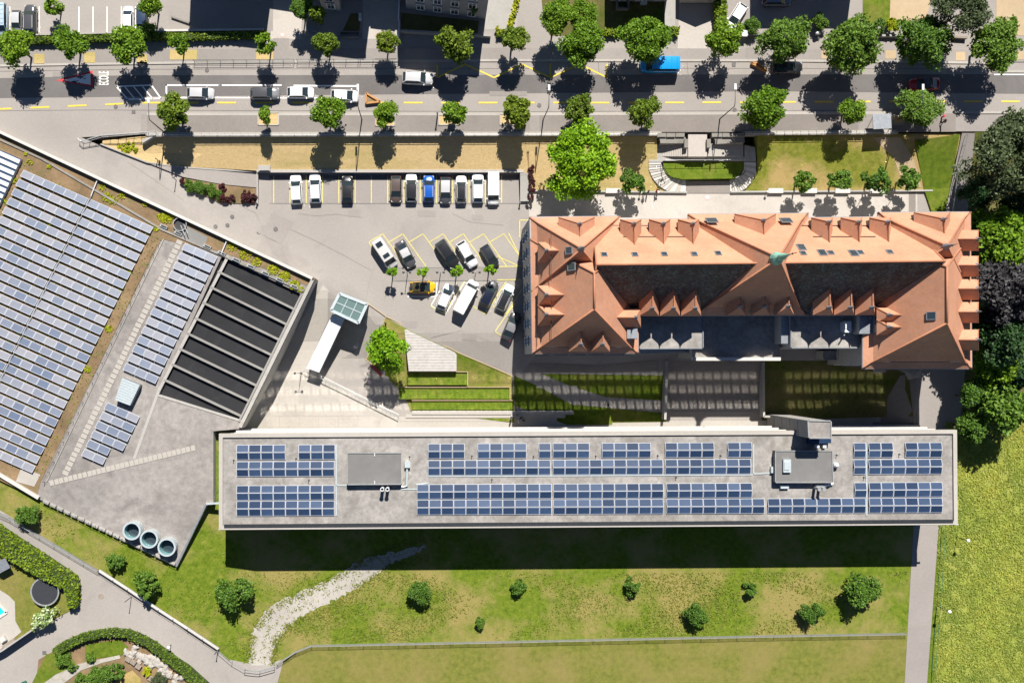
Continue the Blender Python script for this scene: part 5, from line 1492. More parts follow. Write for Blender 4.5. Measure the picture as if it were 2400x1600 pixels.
SPECS = {  # length, width, height, belt, bonnet z, cabin: rear base, rear roof, front roof, front base (x), nose drop
 'hatch': dict(L=4.15, W=1.78, Hh=1.48, belt=0.93, bon=0.86, c=(-2.02, -1.45, 0.35, 1.25)),
 'sedan': dict(L=4.6, W=1.82, Hh=1.45, belt=0.92, bon=0.86, c=(-1.8, -0.85, 0.4, 1.32)),
 'suv': dict(L=4.5, W=1.86, Hh=1.66, belt=1.05, bon=1.0, c=(-2.18, -1.7, 0.4, 1.2)),
 'estate': dict(L=4.7, W=1.84, Hh=1.5, belt=0.94, bon=0.88, c=(-2.3, -1.7, 0.35, 1.3)),
 'van': dict(L=5.2, W=1.96, Hh=2.0, belt=1.15, bon=1.05, c=(-2.55, -2.45, 1.25, 1.95)),
 'boxvan': dict(L=5.7, W=2.0, Hh=2.45, belt=1.3, bon=1.15, c=(-2.82, -2.75, 1.5, 2.15)),
}
CAR = {}
def car_template(kind):
    s = SPECS[kind]; L, W, Hh, belt, bon = s['L'], s['W'], s['Hh'], s['belt'], s['bon']; rb, rr, fr_, fb = s['c']
    hw = W / 2; hl = L / 2; out = []
    mb = MB()
    st = [(-hl, hw * 0.80, 0.42, 0.62, belt * 0.9, hw * 0.7), (-hl + 0.12, hw * 0.92, 0.3, 0.7, belt * 0.97, hw * 0.82), (-hl + 0.5, hw, 0.24, 0.75, belt, hw * 0.9), (0, hw, 0.22, 0.75, belt, hw * 0.91), (fb - 0.05, hw, 0.22, 0.75, belt, hw * 0.9),
          (hl - 0.6, hw * 0.97, 0.24, 0.7, bon - 0.03, hw * 0.84), (hl - 0.18, hw * 0.88, 0.28, 0.62, bon - 0.12, hw * 0.72), (hl, hw * 0.68, 0.38, 0.55, bon - 0.25, hw * 0.55)]
    smooth_box_loft(mb, st)
    out.append(('body', mb.mesh('car_body'), ['P'], True))
    # cabin in body colour, glass set just proud of it
    tw = hw * (0.74 if kind not in ('van', 'boxvan') else 0.86); bw = hw * 0.9
    z0, z1 = belt - 0.02, Hh
    base = [(rb, -bw, z0), (fb, -bw, z0), (fb, bw, z0), (rb, bw, z0)]
    top = [(rr, -tw, z1 - 0.05), (fr_, -tw, z1 - 0.05), (fr_, tw, z1 - 0.05), (rr, tw, z1 - 0.05)]
    c = MB(); c.add(base + top, [(0, 1, 5, 4), (1, 2, 6, 5), (2, 3, 7, 6), (3, 0, 4, 7)])
    out.append(('cabin', c.mesh('car_cabin'), ['P'], False))
    r = MB(); nx = 6
    grid = []
    for i in range(nx + 1):
        t = i / nx; x = lerp(rr - 0.03, fr_ + 0.03, t); cr = 0.05 * math.sin(math.pi * t)
        grid.append([(x, lerp(-tw - 0.02, tw + 0.02, j / 4), z1 - 0.05 + cr + 0.035 * math.sin(math.pi * j / 4)) for j in range(5)])
    for row in grid: r.v += row
    for i in range(nx):
        for j in range(4):
            a = i * 5 + j; r.f.append([a, a + 5, a + 6, a + 1]); r.m.append(0)
    out.append(('roof', r.mesh('car_roof'), ['R'], True))
    def pane(q, k=0.05, push=0.015):
        q = [Vector(p) for p in q]; cc = sum(q, Vector((0, 0, 0))) / 4; n = (q[1] - q[0]).cross(q[3] - q[0]).normalized()
        if n.dot(cc - Vector((0, 0, 0.8))) < 0: n = -n
        return MB().add([p.lerp(cc, k) + n * push for p in q], [(0, 1, 2, 3)])
    B, T = base, top
    out.append(('windscreen', pane((B[1], B[2], T[2], T[1])).mesh('windscreen'), ['G'], False))
    out.append(('rear_window', pane((B[3], B[0], T[0], T[3]), 0.16).mesh('rear_window'), ['G'], False))
    def lv(a, b, t): return Vector(a).lerp(Vector(b), t)
    for side, (b0, b1, t0, t1) in enumerate(((B[0], B[1], T[0], T[1]), (B[3], B[2], T[3], T[2]))):
        if kind == 'boxvan':
            b0, t0 = lv(b0, b1, 0.72), lv(t0, t1, 0.72)
        out.append(('side_window', pane((b0, b1, t1, t0), 0.1).mesh('side_window'), ['G'], False))
    wr = 0.33 if kind in ('hatch', 'sedan', 'estate') else 0.36
    tyre = MB(); 
    prof = [(0.6 * wr, -0.1), (wr * 0.95, -0.11), (wr, -0.07), (wr, 0.07), (wr * 0.95, 0.11), (0.6 * wr, 0.1)]
    for (rad, y) in prof:
        for k in range(14):
            t = 2 * math.pi * k / 14; tyre.v.append((rad * math.cos(t), y, rad * math.sin(t)))
    for i in range(len(prof) - 1):
        for k in range(14):
            k2 = (k + 1) % 14; tyre.f.append([i * 14 + k, i * 14 + k2, (i + 1) * 14 + k2, (i + 1) * 14 + k]); tyre.m.append(0)
    tm = tyre.mesh('tyre'); rm = MB()
    for sy in (-1, 1): rm.add([(0.62 * wr * math.cos(2 * math.pi * k / 12), sy * 0.09, 0.62 * wr * math.sin(2 * math.pi * k / 12)) for k in range(12)], [list(range(12))])
    rmm = rm.mesh('rim'); tm.materials.append(M['rubber']); rmm.materials.append(M['rim_metal'])
    CAR[kind] = (out, tm, rmm, wr, s)
    mir = MB().box((0, 0, 0), (0.16, 0.22, 0.13)).mesh('mirror'); hl_ = MB().box((0, 0, 0), (0.22, 0.34, 0.12)).mesh('headlight'); tl_ = MB().box((0, 0, 0), (0.1, 0.3, 0.2)).mesh('tail_light')
    hl_.materials.append(M['lamp_lens']); tl_.materials.append(M['lamp_red']); mir.materials.append(None)
    CAR[kind] = (out, tm, rmm, wr, s, mir, hl_, tl_)
    for nm, me, slots, sm in out:
        me.materials.append(M['glass_dark'] if slots[0] == 'G' else None)
        if sm: me.polygons.foreach_set('use_smooth', [True] * len(me.polygons))
for k in SPECS: car_template(k)

def car(u, v, d, kind, paint, label, z=0.0, roof=None, name='parked_car', cat='car', group=None, scale=1.0, rails=False, skylights=False):
    """car seen at pixel (u,v), nose pointing along d=(du,dv) on the frame"""
    p = G(u, v, z + 0.75); ang = math.atan2(-d[1], d[0])
    t = thing(name, label, cat, (p.x, p.y, z), ang, group)
    t.scale = (scale, scale, scale)
    out, tm, rmm, wr, s, mir, hl_, tl_ = CAR[kind]
    pm = car_paint(paint); rm_ = car_paint(roof) if roof else pm
    def put(nm, me, mat=None, loc=(0, 0, 0), parent=t):
        o = bpy.data.objects.new(nm, me); col.objects.link(o); o.parent = parent; o.location = loc
        if mat is not None:
            o.material_slots[0].link = 'OBJECT'; o.material_slots[0].material = mat
        return o
    for nm, me, slots, sm in out:
        put(nm, me, {'P': pm, 'R': rm_, 'G': None}[slots[0]])
    hl, hw = s['L'] / 2, s['W'] / 2
    for sx in (-1, 1):
        for sy in (-1, 1):
            w = put('wheel', tm, None, (sx * hl * 0.61, sy * (hw - 0.12), wr)); put('rim', rmm, None, (0, sy * 0.015, 0), w)
    for sy in (-1, 1):
        put('mirror', mir, pm, (s['c'][3] - 0.25, sy * (hw + 0.06), s['belt'] + 0.04))
        put('headlight', hl_, None, (hl - 0.27, sy * hw * 0.66, s['bon'] - 0.17))
        put('tail_light', tl_, None, (-hl + 0.07, sy * hw * 0.72, s['belt'] * 0.82))
    if rails:
        for sy in (-1, 1):
            q = MB(); tw = hw * 0.7; q.tube([(s['c'][1] + 0.1, sy * tw, s['Hh'] + 0.03), (s['c'][2] - 0.1, sy * tw, s['Hh'] + 0.03)], 0.03, 6)
            me = q.mesh('roof_rail'); me.materials.append(M['alu_frame']); put('roof_rail', me)
    if kind in ('van', 'boxvan') and not skylights:
        for i in range(5):
            x = lerp(s['c'][1] + 0.35, s['c'][2] - 0.35, i / 4.0)
            me = MB().box((x, 0, s['Hh'] + 0.035), (0.07, s['W'] * 0.74, 0.05)).mesh('roof_rib'); me.materials.append(None); put('roof_rib', me, rm_)
    if skylights:
        for x, l in ((-1.5, 0.8), (0.55, 0.6)):
            me = MB().box((x, 0, s['Hh'] + 0.06), (l, 1.0, 0.08)).mesh('roof_hatch'); me.materials.append(M['glass_dark']); put('roof_hatch', me)
    return t
WHT, SIL, GRY, DGR, BLK = (0.8, 0.8, 0.8), (0.5, 0.5, 0.5), (0.2, 0.2, 0.205), (0.07, 0.07, 0.075), (0.02, 0.02, 0.022)
BRN, BLU, CYN, YEL, RED, LBL = (0.1, 0.075, 0.065), (0.01, 0.09, 0.4), (0.0, 0.26, 0.6), (0.75, 0.42, 0.01), (0.3, 0.012, 0.02), (0.42, 0.52, 0.6)
gk, gr, gd, gl, gt = 'cars parked at the kerb', 'cars in the car park row', 'cars in the upper diagonal bays', 'cars in the lower bays', 'cars in the top left car park'
car(470, 219, (1, 0.02), 'hatch', SIL, 'silver hatchback parked at the left end of the white kerb box', ZST, group=gk)
car(621, 219, (1, 0), 'suv', GRY, 'dark grey estate parked in the white kerb box', ZST, roof=DGR, group=gk)
car(704, 217, (1, 0), 'hatch', WHT, 'white hatchback in the middle of the white kerb box', ZST, group=gk, scale=0.98)
car(808, 225, (1, 0.04), 'hatch', WHT, 'white hatchback parked at the right end of the kerb box', ZST, group=gk, scale=1.02)
car(979, 184, (1, 0.05), 'suv', SIL, 'silver off-roader driving on the street', ZST, name='moving_car', scale=1.05, rails=True)
car(1546, 154, (-1, 0), 'van', CYN, 'bright blue van parked under a big street tree', ZST, name='van', cat='van', scale=1.12)
car(1846, 158, (1, 0), 'sedan', BLK, 'black car half hidden under a street tree', ZST)
car(2167, 197, (-1, 0.04), 'sedan', RED, 'dark red car on the street in tree shade', ZST, name='moving_car', roof=BLK)
car(4, 47, (0, 1), 'van', LBL, 'light blue van cut by the left edge of the top left car park', ZST, name='van', cat='van', group=gt, scale=0.92)
car(38, 51, (0, 1), 'hatch', GRY, 'grey hatchback beside the light blue van', ZST, roof=SIL, group=gt, scale=0.85)
car(71, 46, (0, -1), 'suv', DGR, 'dark grey estate right of the grey hatchback in the corner car park', ZST, group=gt, rails=True)
car(300, 43, (0, -1), 'hatch', WHT, 'white hatchback alone in the top left car park', ZST, group=gt, scale=0.9)
car(333, 38, (0, -1), 'hatch', (0.03, 0.05, 0.09), 'dark blue car in tree shade at the top left car park', ZST, group=gt)
car(1725, 40, (-0.55, 0.83), 'estate', WHT, 'white estate car standing at an angle at the top right', ZST, scale=0.95)
car(1820, 0, (1, 0), 'suv', (0.1, 0.12, 0.18), 'dark blue car cut by the top edge in house shade', ZST)
UP, DN = (0.0, -1.0), (0.0, 1.0)
car(694, 444, (-0.05, -1), 'estate', WHT, 'white estate, leftmost in the car park row', group=gr, scale=0.98)
car(739, 441, (-0.04, -1), 'estate', WHT, 'white estate with black tail, second from left in the row', group=gr, scale=0.98, rails=True)
car(814, 443, UP, 'hatch', BLK, 'black hatchback standing alone in the row', group=gr, scale=1.02)
car(928, 444, DN, 'hatch', BRN, 'brown hatchback in the row with its nose outward', group=gr)
car(964, 440, UP, 'suv', WHT, 'white car with black glass roof left of the blue one', group=gr, roof=BLK, scale=0.98)
car(1005, 442, UP, 'hatch', BLU, 'bright blue hatchback in the car park row', group=gr, scale=1.02, rails=True)
car(1044, 447, DN, 'hatch', DGR, 'dark grey hatchback with silver roof right of the blue one', group=gr, roof=SIL)
car(1081, 444, UP, 'suv', WHT, 'white car with black roof and silver rails in the row', group=gr, roof=BLK, scale=0.94, rails=True)
car(1120, 440, UP, 'estate', WHT, 'all-white estate next to the white van in the row', group=gr, scale=0.99)
car(1156, 442, DN, 'van', WHT, 'white van, rightmost in the car park row', group=gr, name='van', cat='van', scale=0.96)
DD = (0.55, 0.835)
car(902, 594, DD, 'van', (0.55, 0.54, 0.52), 'silver camper van with two dark roof hatches', group=gd, name='van', cat='van', scale=0.98, skylights=True)
car(951, 596, (0.46, 0.88), 'sedan', DGR, 'grey sedan with light roof beside the camper van', group=gd, roof=SIL, scale=0.97)
car(1049, 596, DD, 'suv', BLK, 'big black off-roader in the diagonal bays', group=gd, scale=1.05)
car(1095, 596, (0.5, 0.86), 'suv', (0.62, 0.62, 0.63), 'silver-white car with dark sunroof in the diagonal bays', group=gd, scale=0.98)
car(1148, 601, (0.52, 0.85), 'hatch', (0.025, 0.028, 0.034), 'small dark hatchback at the right of the diagonal bays', group=gd, scale=0.92)
car(990, 673, (1, 0.0), 'hatch', YEL, 'yellow car with black roof in the white-lined bay', group=gl, roof=(0.06, 0.05, 0.02), scale=0.98)
LU = (0.42, -0.9)
car(1044, 696, (0.38, -0.92), 'hatch', WHT, 'white hatchback right of the yellow car', group=gl)
car(1093, 696, (0.48, -0.88), 'boxvan', WHT, 'long white box van in the lower bays', group=gl, name='van', cat='van', scale=0.98)
car(1146, 689, (0.44, -0.9), 'suv', DGR, 'dark car with black roof right of the box van', group=gl, roof=(0.01, 0.014, 0.03), scale=0.97)
car(1184, 697, (0.42, -0.9), 'suv', WHT, 'white car with black roof nearest the school wall', group=gl, roof=BLK, scale=0.94, rails=True)
car(1199, 764, (0.4, -0.92), 'sedan', (0.045, 0.043, 0.048), 'dark car in the last bay tight against the school', group=gl, roof=(0.2, 0.2, 0.21))
# ------------------------------------------------------------------ houses at the top edge
def house(pts, z0, h, label, wall='plaster_cool', roof='membrane', gable=None, wins=None, cat='building'):
    P = [G(u, v, z0) for u, v in pts]
    t = thing('house', label, cat, (sum(p.x for p in P) / 4, sum(p.y for p in P) / 4, z0))
    T = [p + Vector((0, 0, h)) for p in P]
    MB().prism(T, z0 - 0.5, mtop=1).build('wall', [M[wall], M[roof]], t)
    if gable:
        e = 0.3; nw, ne, se, sw = T
        a, b = (nw + ne) / 2 + Vector((0, 0, gable)), (se + sw) / 2 + Vector((0, 0, gable))
        ov = (sw - nw).normalized() * e; sd = (ne - nw).normalized() * e
        r = MB(); r.add([nw - ov - sd, a - ov, b + ov, sw + ov - sd, ne - ov + sd, se + ov + sd], [(0, 1, 2, 3), (1, 4, 5, 2)])
        r.add([nw, ne, a], [(0, 1, 2)]); r.add([sw, se, b], [(0, 1, 2)]); r.build('roof', M['roof_tile'], t)
    else:
        r = MB()
        for a, b in zip(T, T[1:] + T[:1]):
            d = (b - a).normalized(); r.bar(a + d * 0.13 + Vector((0, 0, 0.15)), b - d * 0.13 + Vector((0, 0, 0.15)), 0.25, 0.3)
        r.build('parapet', M['concrete'], t)
    if wins: window_rows(P[3], P[2], [z0 + 0.0 + z for z in wins], 2.6, t)
    return t
house([(948, -120), (1150, -95), (1138, 46), (952, 22)], ZST, 10.4, 'blue-grey flat-roofed house at the top edge above the zigzag', wins=(1.6, 4.8, 8.0))
house([(752, -40), (802, -34), (800, 26), (756, 22)], ZST, 6.5, 'narrow pale house wing between two driveways at the top', 'plaster', wins=(1.6, 4.6))
house([(745, -190), (882, -172), (880, -48), (742, -66)], ZST, 14.6, 'tall house just outside the top edge that shades the driveways', wins=(2, 5, 8, 11))
house([(884, -172), (946, -166), (944, -50), (882, -58)], ZST, 9.4, 'lower house wing just outside the top edge', wins=(2, 5))
house([(470, -200), (642, -176), (640, -36), (464, -58)], ZST, 11.6, 'house outside the top edge that shades the paved yard', wins=(2, 5, 8))
house([(644, -260), (742, -246), (740, -95), (642, -110)], ZST, 9.8, 'house wing outside the top edge between the driveways', wins=(2, 5))
house([(1430, -130), (1562, -130), (1562, 4), (1430, 4)], ZST, 5.2, 'house with dark porch at the top edge', 'plaster_cool', gable=1.2, wins=(1.7, ))
house([(1592, -70), (1680, -70), (1680, 8), (1592, 8)], ZST, 2.5, 'small gabled garage casting a pointed shadow on its drive', 'plaster', gable=1.6, cat='garage')
house([(1775, -200), (1998, -200), (2000, -55), (1775, -55)], ZST, 9.2, 'house outside the top edge shading the yard at the right', wins=(2, 5))
q = MB()
for a, b in (((1446, 0), (1446, 22)), ((1472, 0), (1472, 22)), ((1446, 22), (1472, 22))): q.bar(G(*a, ZST + 0.4), G(*b, ZST + 0.4), 0.25, 0.8)
one('porch_wall', q, M['concrete_grey'], 'low square porch wall in front of the dark house', 'wall')
q = MB(); q.box(G(1508, 6, ZST + 0.3), (1.0, 0.7, 0.6)); q.box(G(1508, 4, ZST + 0.65), (0.8, 0.4, 0.1))
one('garden_box', q, M['metal_pale'], 'pale box standing in the shade beside the porch', 'box')
# yards and gardens of the houses
patch('house_yard', [(448, -40), (640, -40), (640, 73), (448, 73)], ZST, M['asphalt_lane'], 0.02, road, 0)
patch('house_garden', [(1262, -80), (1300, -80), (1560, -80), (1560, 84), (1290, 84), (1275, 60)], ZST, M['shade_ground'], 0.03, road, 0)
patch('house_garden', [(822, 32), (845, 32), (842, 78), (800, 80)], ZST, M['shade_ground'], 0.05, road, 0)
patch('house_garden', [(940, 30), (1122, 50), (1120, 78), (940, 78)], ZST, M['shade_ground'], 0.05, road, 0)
patch('slab_drive', [(1140, -60), (1212, -60), (1212, 70), (1136, 70)], ZST, M['concrete'], 0.02, road, 0)
patch('slab_drive', [(1592, 10), (1672, 10), (1672, 115), (1588, 115)], ZST, M['paving'], 0.02, road, 0)
patch('slab_drive', [(1557, 0), (1582, 0), (1582, 64), (1557, 64)], ZST, M['concrete'], 0.04, road, 0)
patch('slab_drive', [(640, -20), (712, -20), (705, 92), (634, 92)], ZST, M['paving'], 0.018, road, 0)
patch('slab_drive', [(850, -20), (935, -20), (935, 92), (850, 92)], ZST, M['paving'], 0.018, road, 0)
patch('house_garden', [(2022, -80), (2150, -80), (2150, 62), (2022, 62)], ZST, M['lawn_green'], 0.03, road, 0)
patch('bare_plot', [(2090, -80), (2200, -80), (2170, 52), (2085, 45)], ZST, M['sand'], 0.05, road, 0)
patch('bare_plot', [(2335, -80), (2560, -80), (2560, 84), (2335, 84)], ZST, M['sand'], 0.03, road, 0)
patch('house_yard', [(1704, -80), (1764, -80), (1764, 66), (1704, 66)], ZST, M['asphalt_lane'], 0.025, road, 0)
# low walls and planters by the drives
def lowwall(label, pts, h=0.6, w=0.25, mat='concrete', z=ZST, name='garden_wall', cat='wall'):
    q = MB()
    for a, b in zip(pts[:-1], pts[1:]): q.bar(G(*a, z + h / 2), G(*b, z + h / 2), w, h)
    return one(name, q, M[mat], label, cat)
lowwall('white-topped wall behind the flowering hedge', [(360, 74), (618, 71)], 0.8, 0.3, 'concrete_white')
lowwall('grey wall behind the long car park hedge', [(-30, 86), (392, 76)], 0.7, 0.2, 'concrete')
lowwall('low wall below the blue-grey house', [(938, 74), (1150, 86)], 1.0, 0.3, 'concrete')
lowwall('gate pillars and wall left of the blue-grey house', [(936, 0), (934, 45), (936, 52), (934, 92)], 1.0, 0.2, 'metal_white')
lowwall('dark square planter wall beside the driveway at the top', [(798, 76), (842, 76), (842, 88), (798, 88), (798, 76)], 0.6, 0.15, 'concrete_grey')
lowwall('wall behind the big street trees at the top right', [(2045, 85), (2120, 85)], 0.7, 0.3, 'concrete')
lowwall('short wall right of the top right pine', [(2232, 88), (2265, 90)], 0.7, 0.3, 'wood_grey')
lowwall('leaning kerb beam on the sandy parking edge', [(402, 40), (445, 55)], 0.35, 0.25, 'stone')
q = MB(); q.box(G(730, 68, ZST + 0.5), (1.4, 0.7, 1.0)); q.box(G(730, 67, ZST + 1.05), (1.5, 0.8, 0.1)); one('meter_cabinet', q, M['metal_zinc'], 'grey cabinet in the shade by the top driveway', 'cabinet')
q = MB()
for v in (37, 45): q.box(G(844, v, ZST + 0.5), (0.4, 0.4, 1.0)); 
one('letter_boxes', q, M['metal_white'], 'pair of white letter boxes at the shaded garden', 'letter box')
q = MB(); q.box(G(1745, 79, ZST + 0.6), (0.75, 0.75, 1.2)); q.box(G(1745, 79, ZST + 1.25), (0.85, 0.85, 0.1)); one('junction_box', q, M['metal_white'], 'white square cabinet beside the street tree at the top right', 'cabinet')
q = MB(); q.box(G(1916, 78, ZST + 0.5), (0.6, 0.5, 1.0)); q.lathe(G(1916, 78, ZST + 1.0), [(0.3, 0), (0.2, 0.1), (0.01, 0.14)], 10); one('litter_bin', q, M['metal_galv'], 'pale bin in shade between big street trees', 'bin')
lowwall('dark low wall right of the white square cabinet', [(1752, 82), (1790, 82)], 0.6, 0.2, 'concrete_grey')

# ------------------------------------------------------------------ walls, railings, fences
def railing(label, pts, zf, h=1.0, pitch=29.0, mat='metal_dark', rails=(1.0, 0.5), r=0.035, name='railing', cat='railing', post_r=0.035, wires=False):
    z = (lambda a: zf(*a)) if callable(zf) else (lambda a: zf)
    p0 = G(*pts[0], z(pts[0])); t = thing(name, label, cat, p0)
    for k, f in enumerate(rails):
        q = MB(); q.tube([G(*p, z(p)) + Vector((0, 0, h * f)) for p in pts], r if k == 0 else r * 0.7, 5); q.build('rail', M[mat], t)
    posts = []
    for a, b in zip(pts[:-1], pts[1:]):
        l = math.hypot(b[0] - a[0], b[1] - a[1]); n = max(1, round(l / pitch))
        for i in range(n + (1 if b is pts[-1] else 0)): posts.append((lerp(a[0], b[0], i / n), lerp(a[1], b[1], i / n)))
    pm = MB().tube([(0, 0, -0.1), (0, 0, h + 0.02)], post_r, 6).mesh('post'); pm.materials.append(M[mat])
    for p in posts:
        o = bpy.data.objects.new('post', pm); col.objects.link(o); o.parent = t; o.location = G(*p, z(p)) - p0
    if wires:
        q = MB(); 
        for a, b in zip(pts[:-1], pts[1:]):
            A, B = G(*a, z(a)), G(*b, z(b)); l = (B - A).length; n = int(l / 0.2); d = (B - A).normalized(); nn = Vector((-d.y, d.x, 0)) * 0.012
            for i in range(n):
                c = A.lerp(B, (i + .5) / n); q.add([c - nn + Vector((0, 0, .05)), c + nn + Vector((0, 0, .05)), c + nn + Vector((0, 0, h)), c - nn + Vector((0, 0, h))], [(0, 1, 2, 3)])
            for k in range(7):
                zz = 0.08 + k * (h - 0.1) / 6; q.bar(A + Vector((0, 0, zz)), B + Vector((0, 0, zz)), 0.022, 0.022)
        o = q.build('wire_mesh', M[mat], t, fix=False); o['kind'] = 'stuff'
    return t
railing('dark street railing along the north pavement, left part', [(456, 145), (640, 145), (690, 144)], ZST + 0.1, 1.0, 29, rails=(1.0, 0.55, 0.15))
railing('dark street railing along the north pavement, right part', [(697, 144), (840, 144), (845, 144), (934, 143)], ZST + 0.1, 1.0, 29, rails=(1.0, 0.55, 0.15))
# retaining wall of the street with coping blocks
rw = thing('retaining_wall', 'long stone retaining wall along the south pavement above the lawn', 'wall', G(345, 316, 2))
q = MB(); q.bar(G(345, 317, 2.35), G(1548, 315, 2.35), 0.55, 1.7); q.build('wall_body', M['stone'], rw)
cm = MB().box((0, 0, 0.06), (1.15, 0.62, 0.13)).mesh('coping_stone'); cm.materials.append(M['kerb_stone'])
n = 66
for i in range(n):
    o = bpy.data.objects.new('coping_stone', cm); col.objects.link(o); o.parent = rw; t_ = (i + .5) / n
    o.location = G(lerp(345, 1548, t_), lerp(317, 315, t_) - 1, 3.2) - wloc(rw)
railing('thin metal railing on the street retaining wall, left of the stairs', [(360, 318), (900, 317), (1540, 316)], 3.2, 0.5, 30, 'metal_galv', rails=(1.0, 0.5))
rw2 = thing('retaining_wall', 'stone retaining wall along the south pavement right of the stairs', 'wall', G(1740, 314, 2))
q = MB(); q.bar(G(1745, 314, 2.35), G(2100, 311, 2.35), 0.55, 1.7); q.build('wall_body', M['stone'], rw2)
for i in range(19):
    o = bpy.data.objects.new('coping_stone', cm); col.objects.link(o); o.parent = rw2; t_ = (i + .5) / 19
    o.location = G(lerp(1745, 2100, t_), lerp(314, 311, t_) - 1, 3.2) - wloc(rw2)
railing('thin metal railing on the retaining wall, right of the stairs', [(1750, 315), (2100, 312)], 3.2, 0.5, 30, 'metal_galv', rails=(1.0, 0.5))
# ramp corner: walls with glass-topped rail
q = MB()
for a, b in zip([(236, 338), (345, 381), (420, 392), (510, 398)], [(345, 381), (420, 392), (510, 398), (605, 404)]):
    q.bar(G(*a, z_yard(*a) + 0.1), G(*b, max(z_yard(*b), 0.3) + 0.1), 0.2, 0.5)
one('garden_wall', q, M['concrete'], 'low wall bordering the ramp below the dry lawn', 'wall')
lowwall('short concrete wall slanting from the pavement at the ramp corner', [(372, 312), (335, 334)], 1.0, 0.45, 'concrete', 2.4)
railing('galvanised railing at the top of the ramp corner', [(188, 328), (196, 335), (240, 322), (368, 312)], 3.0, 1.1, 18, 'metal_galv', rails=(1.0, 0.8, 0.1), r=0.05)
for u, v, w_ in ((300, 345, 'middle upper'), (285, 343, 'leftmost'), (312, 352, 'lower right'), (296, 352, 'lower left'), (318, 343, 'rightmost upper')):
    shrub(u, v, 13, 2.0, 'lime', w_ + ' yellow-green shrub in the wedge below the ramp railing', 'yellow-green shrubs at the ramp corner', lift=0.3)
# car park walls
cw = thing('retaining_wall', 'concrete wall behind the car park row', 'wall', G(910, 405, 0))
q = MB(); q.bar(G(603, 402, 0.4), G(1228, 402, 0.4), 0.35, 1.4); q.bar(G(604, 404, 0.5), G(604, 478, 0.2), 0.25, 0.8); q.build('wall_body', M['concrete'], cw)
q = MB(); q.bar(G(603, 401, 1.14), G(1228, 401, 1.14), 0.45, 0.12); q.build('coping', M['concrete_light'], cw)
q = MB(); q.prism([G(u, v, 1.2) for u, v in ((1219, 405), (1238, 405), (1240, 470), (1220, 470))], -0.2, bottom=[G(u, v, -0.2) for u, v in ((1219, 405), (1238, 405), (1240, 470), (1220, 470))])
q.v = [(x, y, z if y > G(0, 440, 0).y or z < 0 else 0.5) for x, y, z in q.v]
one('ramp_wall', q, M['concrete'], 'sloping concrete block at the right end of the car park row', 'wall')
q = MB(); q.box(G(620, 395, 1.2), (1.9, 0.9, 0.5)); q.box(G(620, 395, 1.5), (1.5, 0.6, 0.15)); one('drain_box', q, M['concrete'], 'square concrete shaft above the left end of the car park wall', 'shaft')
lowwall('low kerb wall between the lawn and school forecourt, left part', [(1240, 447), (1610, 451)], 0.45, 0.25, 'concrete', 0)
lowwall('low kerb wall between the lawn and school forecourt, right part', [(1712, 450), (2185, 447)], 0.45, 0.25, 'concrete', 0)
# benches on the forecourt edge
def bench(u, v, label):
    t = thing('bench', label, 'bench', G(u, v, 0.02), group='stone benches on the forecourt edge')
    q = MB(); q.box(G(u, v, 0.52), (2.3, 0.75, 0.16)); q.build('seat', M['concrete_white'], t)
    for s in (-1, 1):
        q = MB(); q.box(G(u, v, 0.23) + Vector((s * 0.8, 0, 0)), (0.3, 0.6, 0.44)); q.build('leg', M['concrete_grey'], t)
for u, lab in ((1437, 'pale stone bench under the lime-green tree shade'), (1818, 'leftmost pale bench right of the stairs'), (1897, 'second pale bench right of the stairs'), (1975, 'third pale bench right of the stairs'), (2056, 'rightmost pale bench on the forecourt edge')):
    bench(u, 447, lab)
# ------------------------------------------------------------------ curved school stairs
stairs = thing('school_stairs', 'double curved stone staircase from the street down to the school', 'stairs', G(1650, 380, 0))
def stone_poly(name, pts, z, z0, mat='concrete_light'):
    MB().prism([G(u, v, z) for u, v in pts], z0).build(name, M[mat], stairs)
stone_poly('landing', [(1613, 314), (1657, 314), (1657, 367), (1613, 367)], 2.75, -0.2, 'paving')
stone_poly('landing', [(1553, 367), (1745, 367), (1745, 377), (1553, 377)], 1.55, -0.2, 'concrete')
stone_poly('side_wall', [(1545, 318), (1607, 322), (1607, 336), (1548, 336)], 3.05, -0.2, 'stone')
stone_poly('side_wall', [(1674, 322), (1745, 318), (1745, 334), (1676, 338)], 3.05, -0.2, 'stone')
for x0 in (1604, 1657): stone_poly('pier', [(x0, 326), (x0 + 9, 326), (x0 + 9, 346), (x0, 346)], 3.4, -0.2, 'stone')
for (x0, x1) in ((1540, 1605), (1668, 1745)):
    for k in range(3): stone_poly('wall_block', [(lerp(x0, x1, k / 3.) + 0.5, 312), (lerp(x0, x1, (k + 1) / 3.) - 0.5, 312), (lerp(x0, x1, (k + 1) / 3.) - 0.5, 321), (lerp(x0, x1, k / 3.) + 0.5, 321)], 3.35 + 0.05 * (k % 2), 2, 'stone')
ns = 11
for k in range(ns):
    z = 2.5 - k * 0.95 / ns
    a, b = lerp(1611, 1553, k / ns), lerp(1611, 1553, (k + 1) / ns); stone_poly('step', [(b, 337), (a, 337), (a, 366.5), (b, 366.5)], z, -0.2)
    a, b = lerp(1659, 1742, k / ns), lerp(1659, 1742, (k + 1) / ns); stone_poly('step', [(a, 337), (b, 337), (b, 366.5), (a, 366.5)], z, -0.2)
stone_poly('landing', [(1519, 340), (1553, 336), (1553, 380), (1521, 380)], 1.6, -0.2, 'concrete')
stone_poly('landing', [(1745, 340), (1770, 345), (1772, 378), (1745, 378)], 1.6, -0.2, 'concrete')
def interp(c, t):
    x = t * (len(c) - 1); i = min(int(x), len(c) - 2); f = x - i
    return (lerp(c[i][0], c[i + 1][0], f), lerp(c[i][1], c[i + 1][1], f))
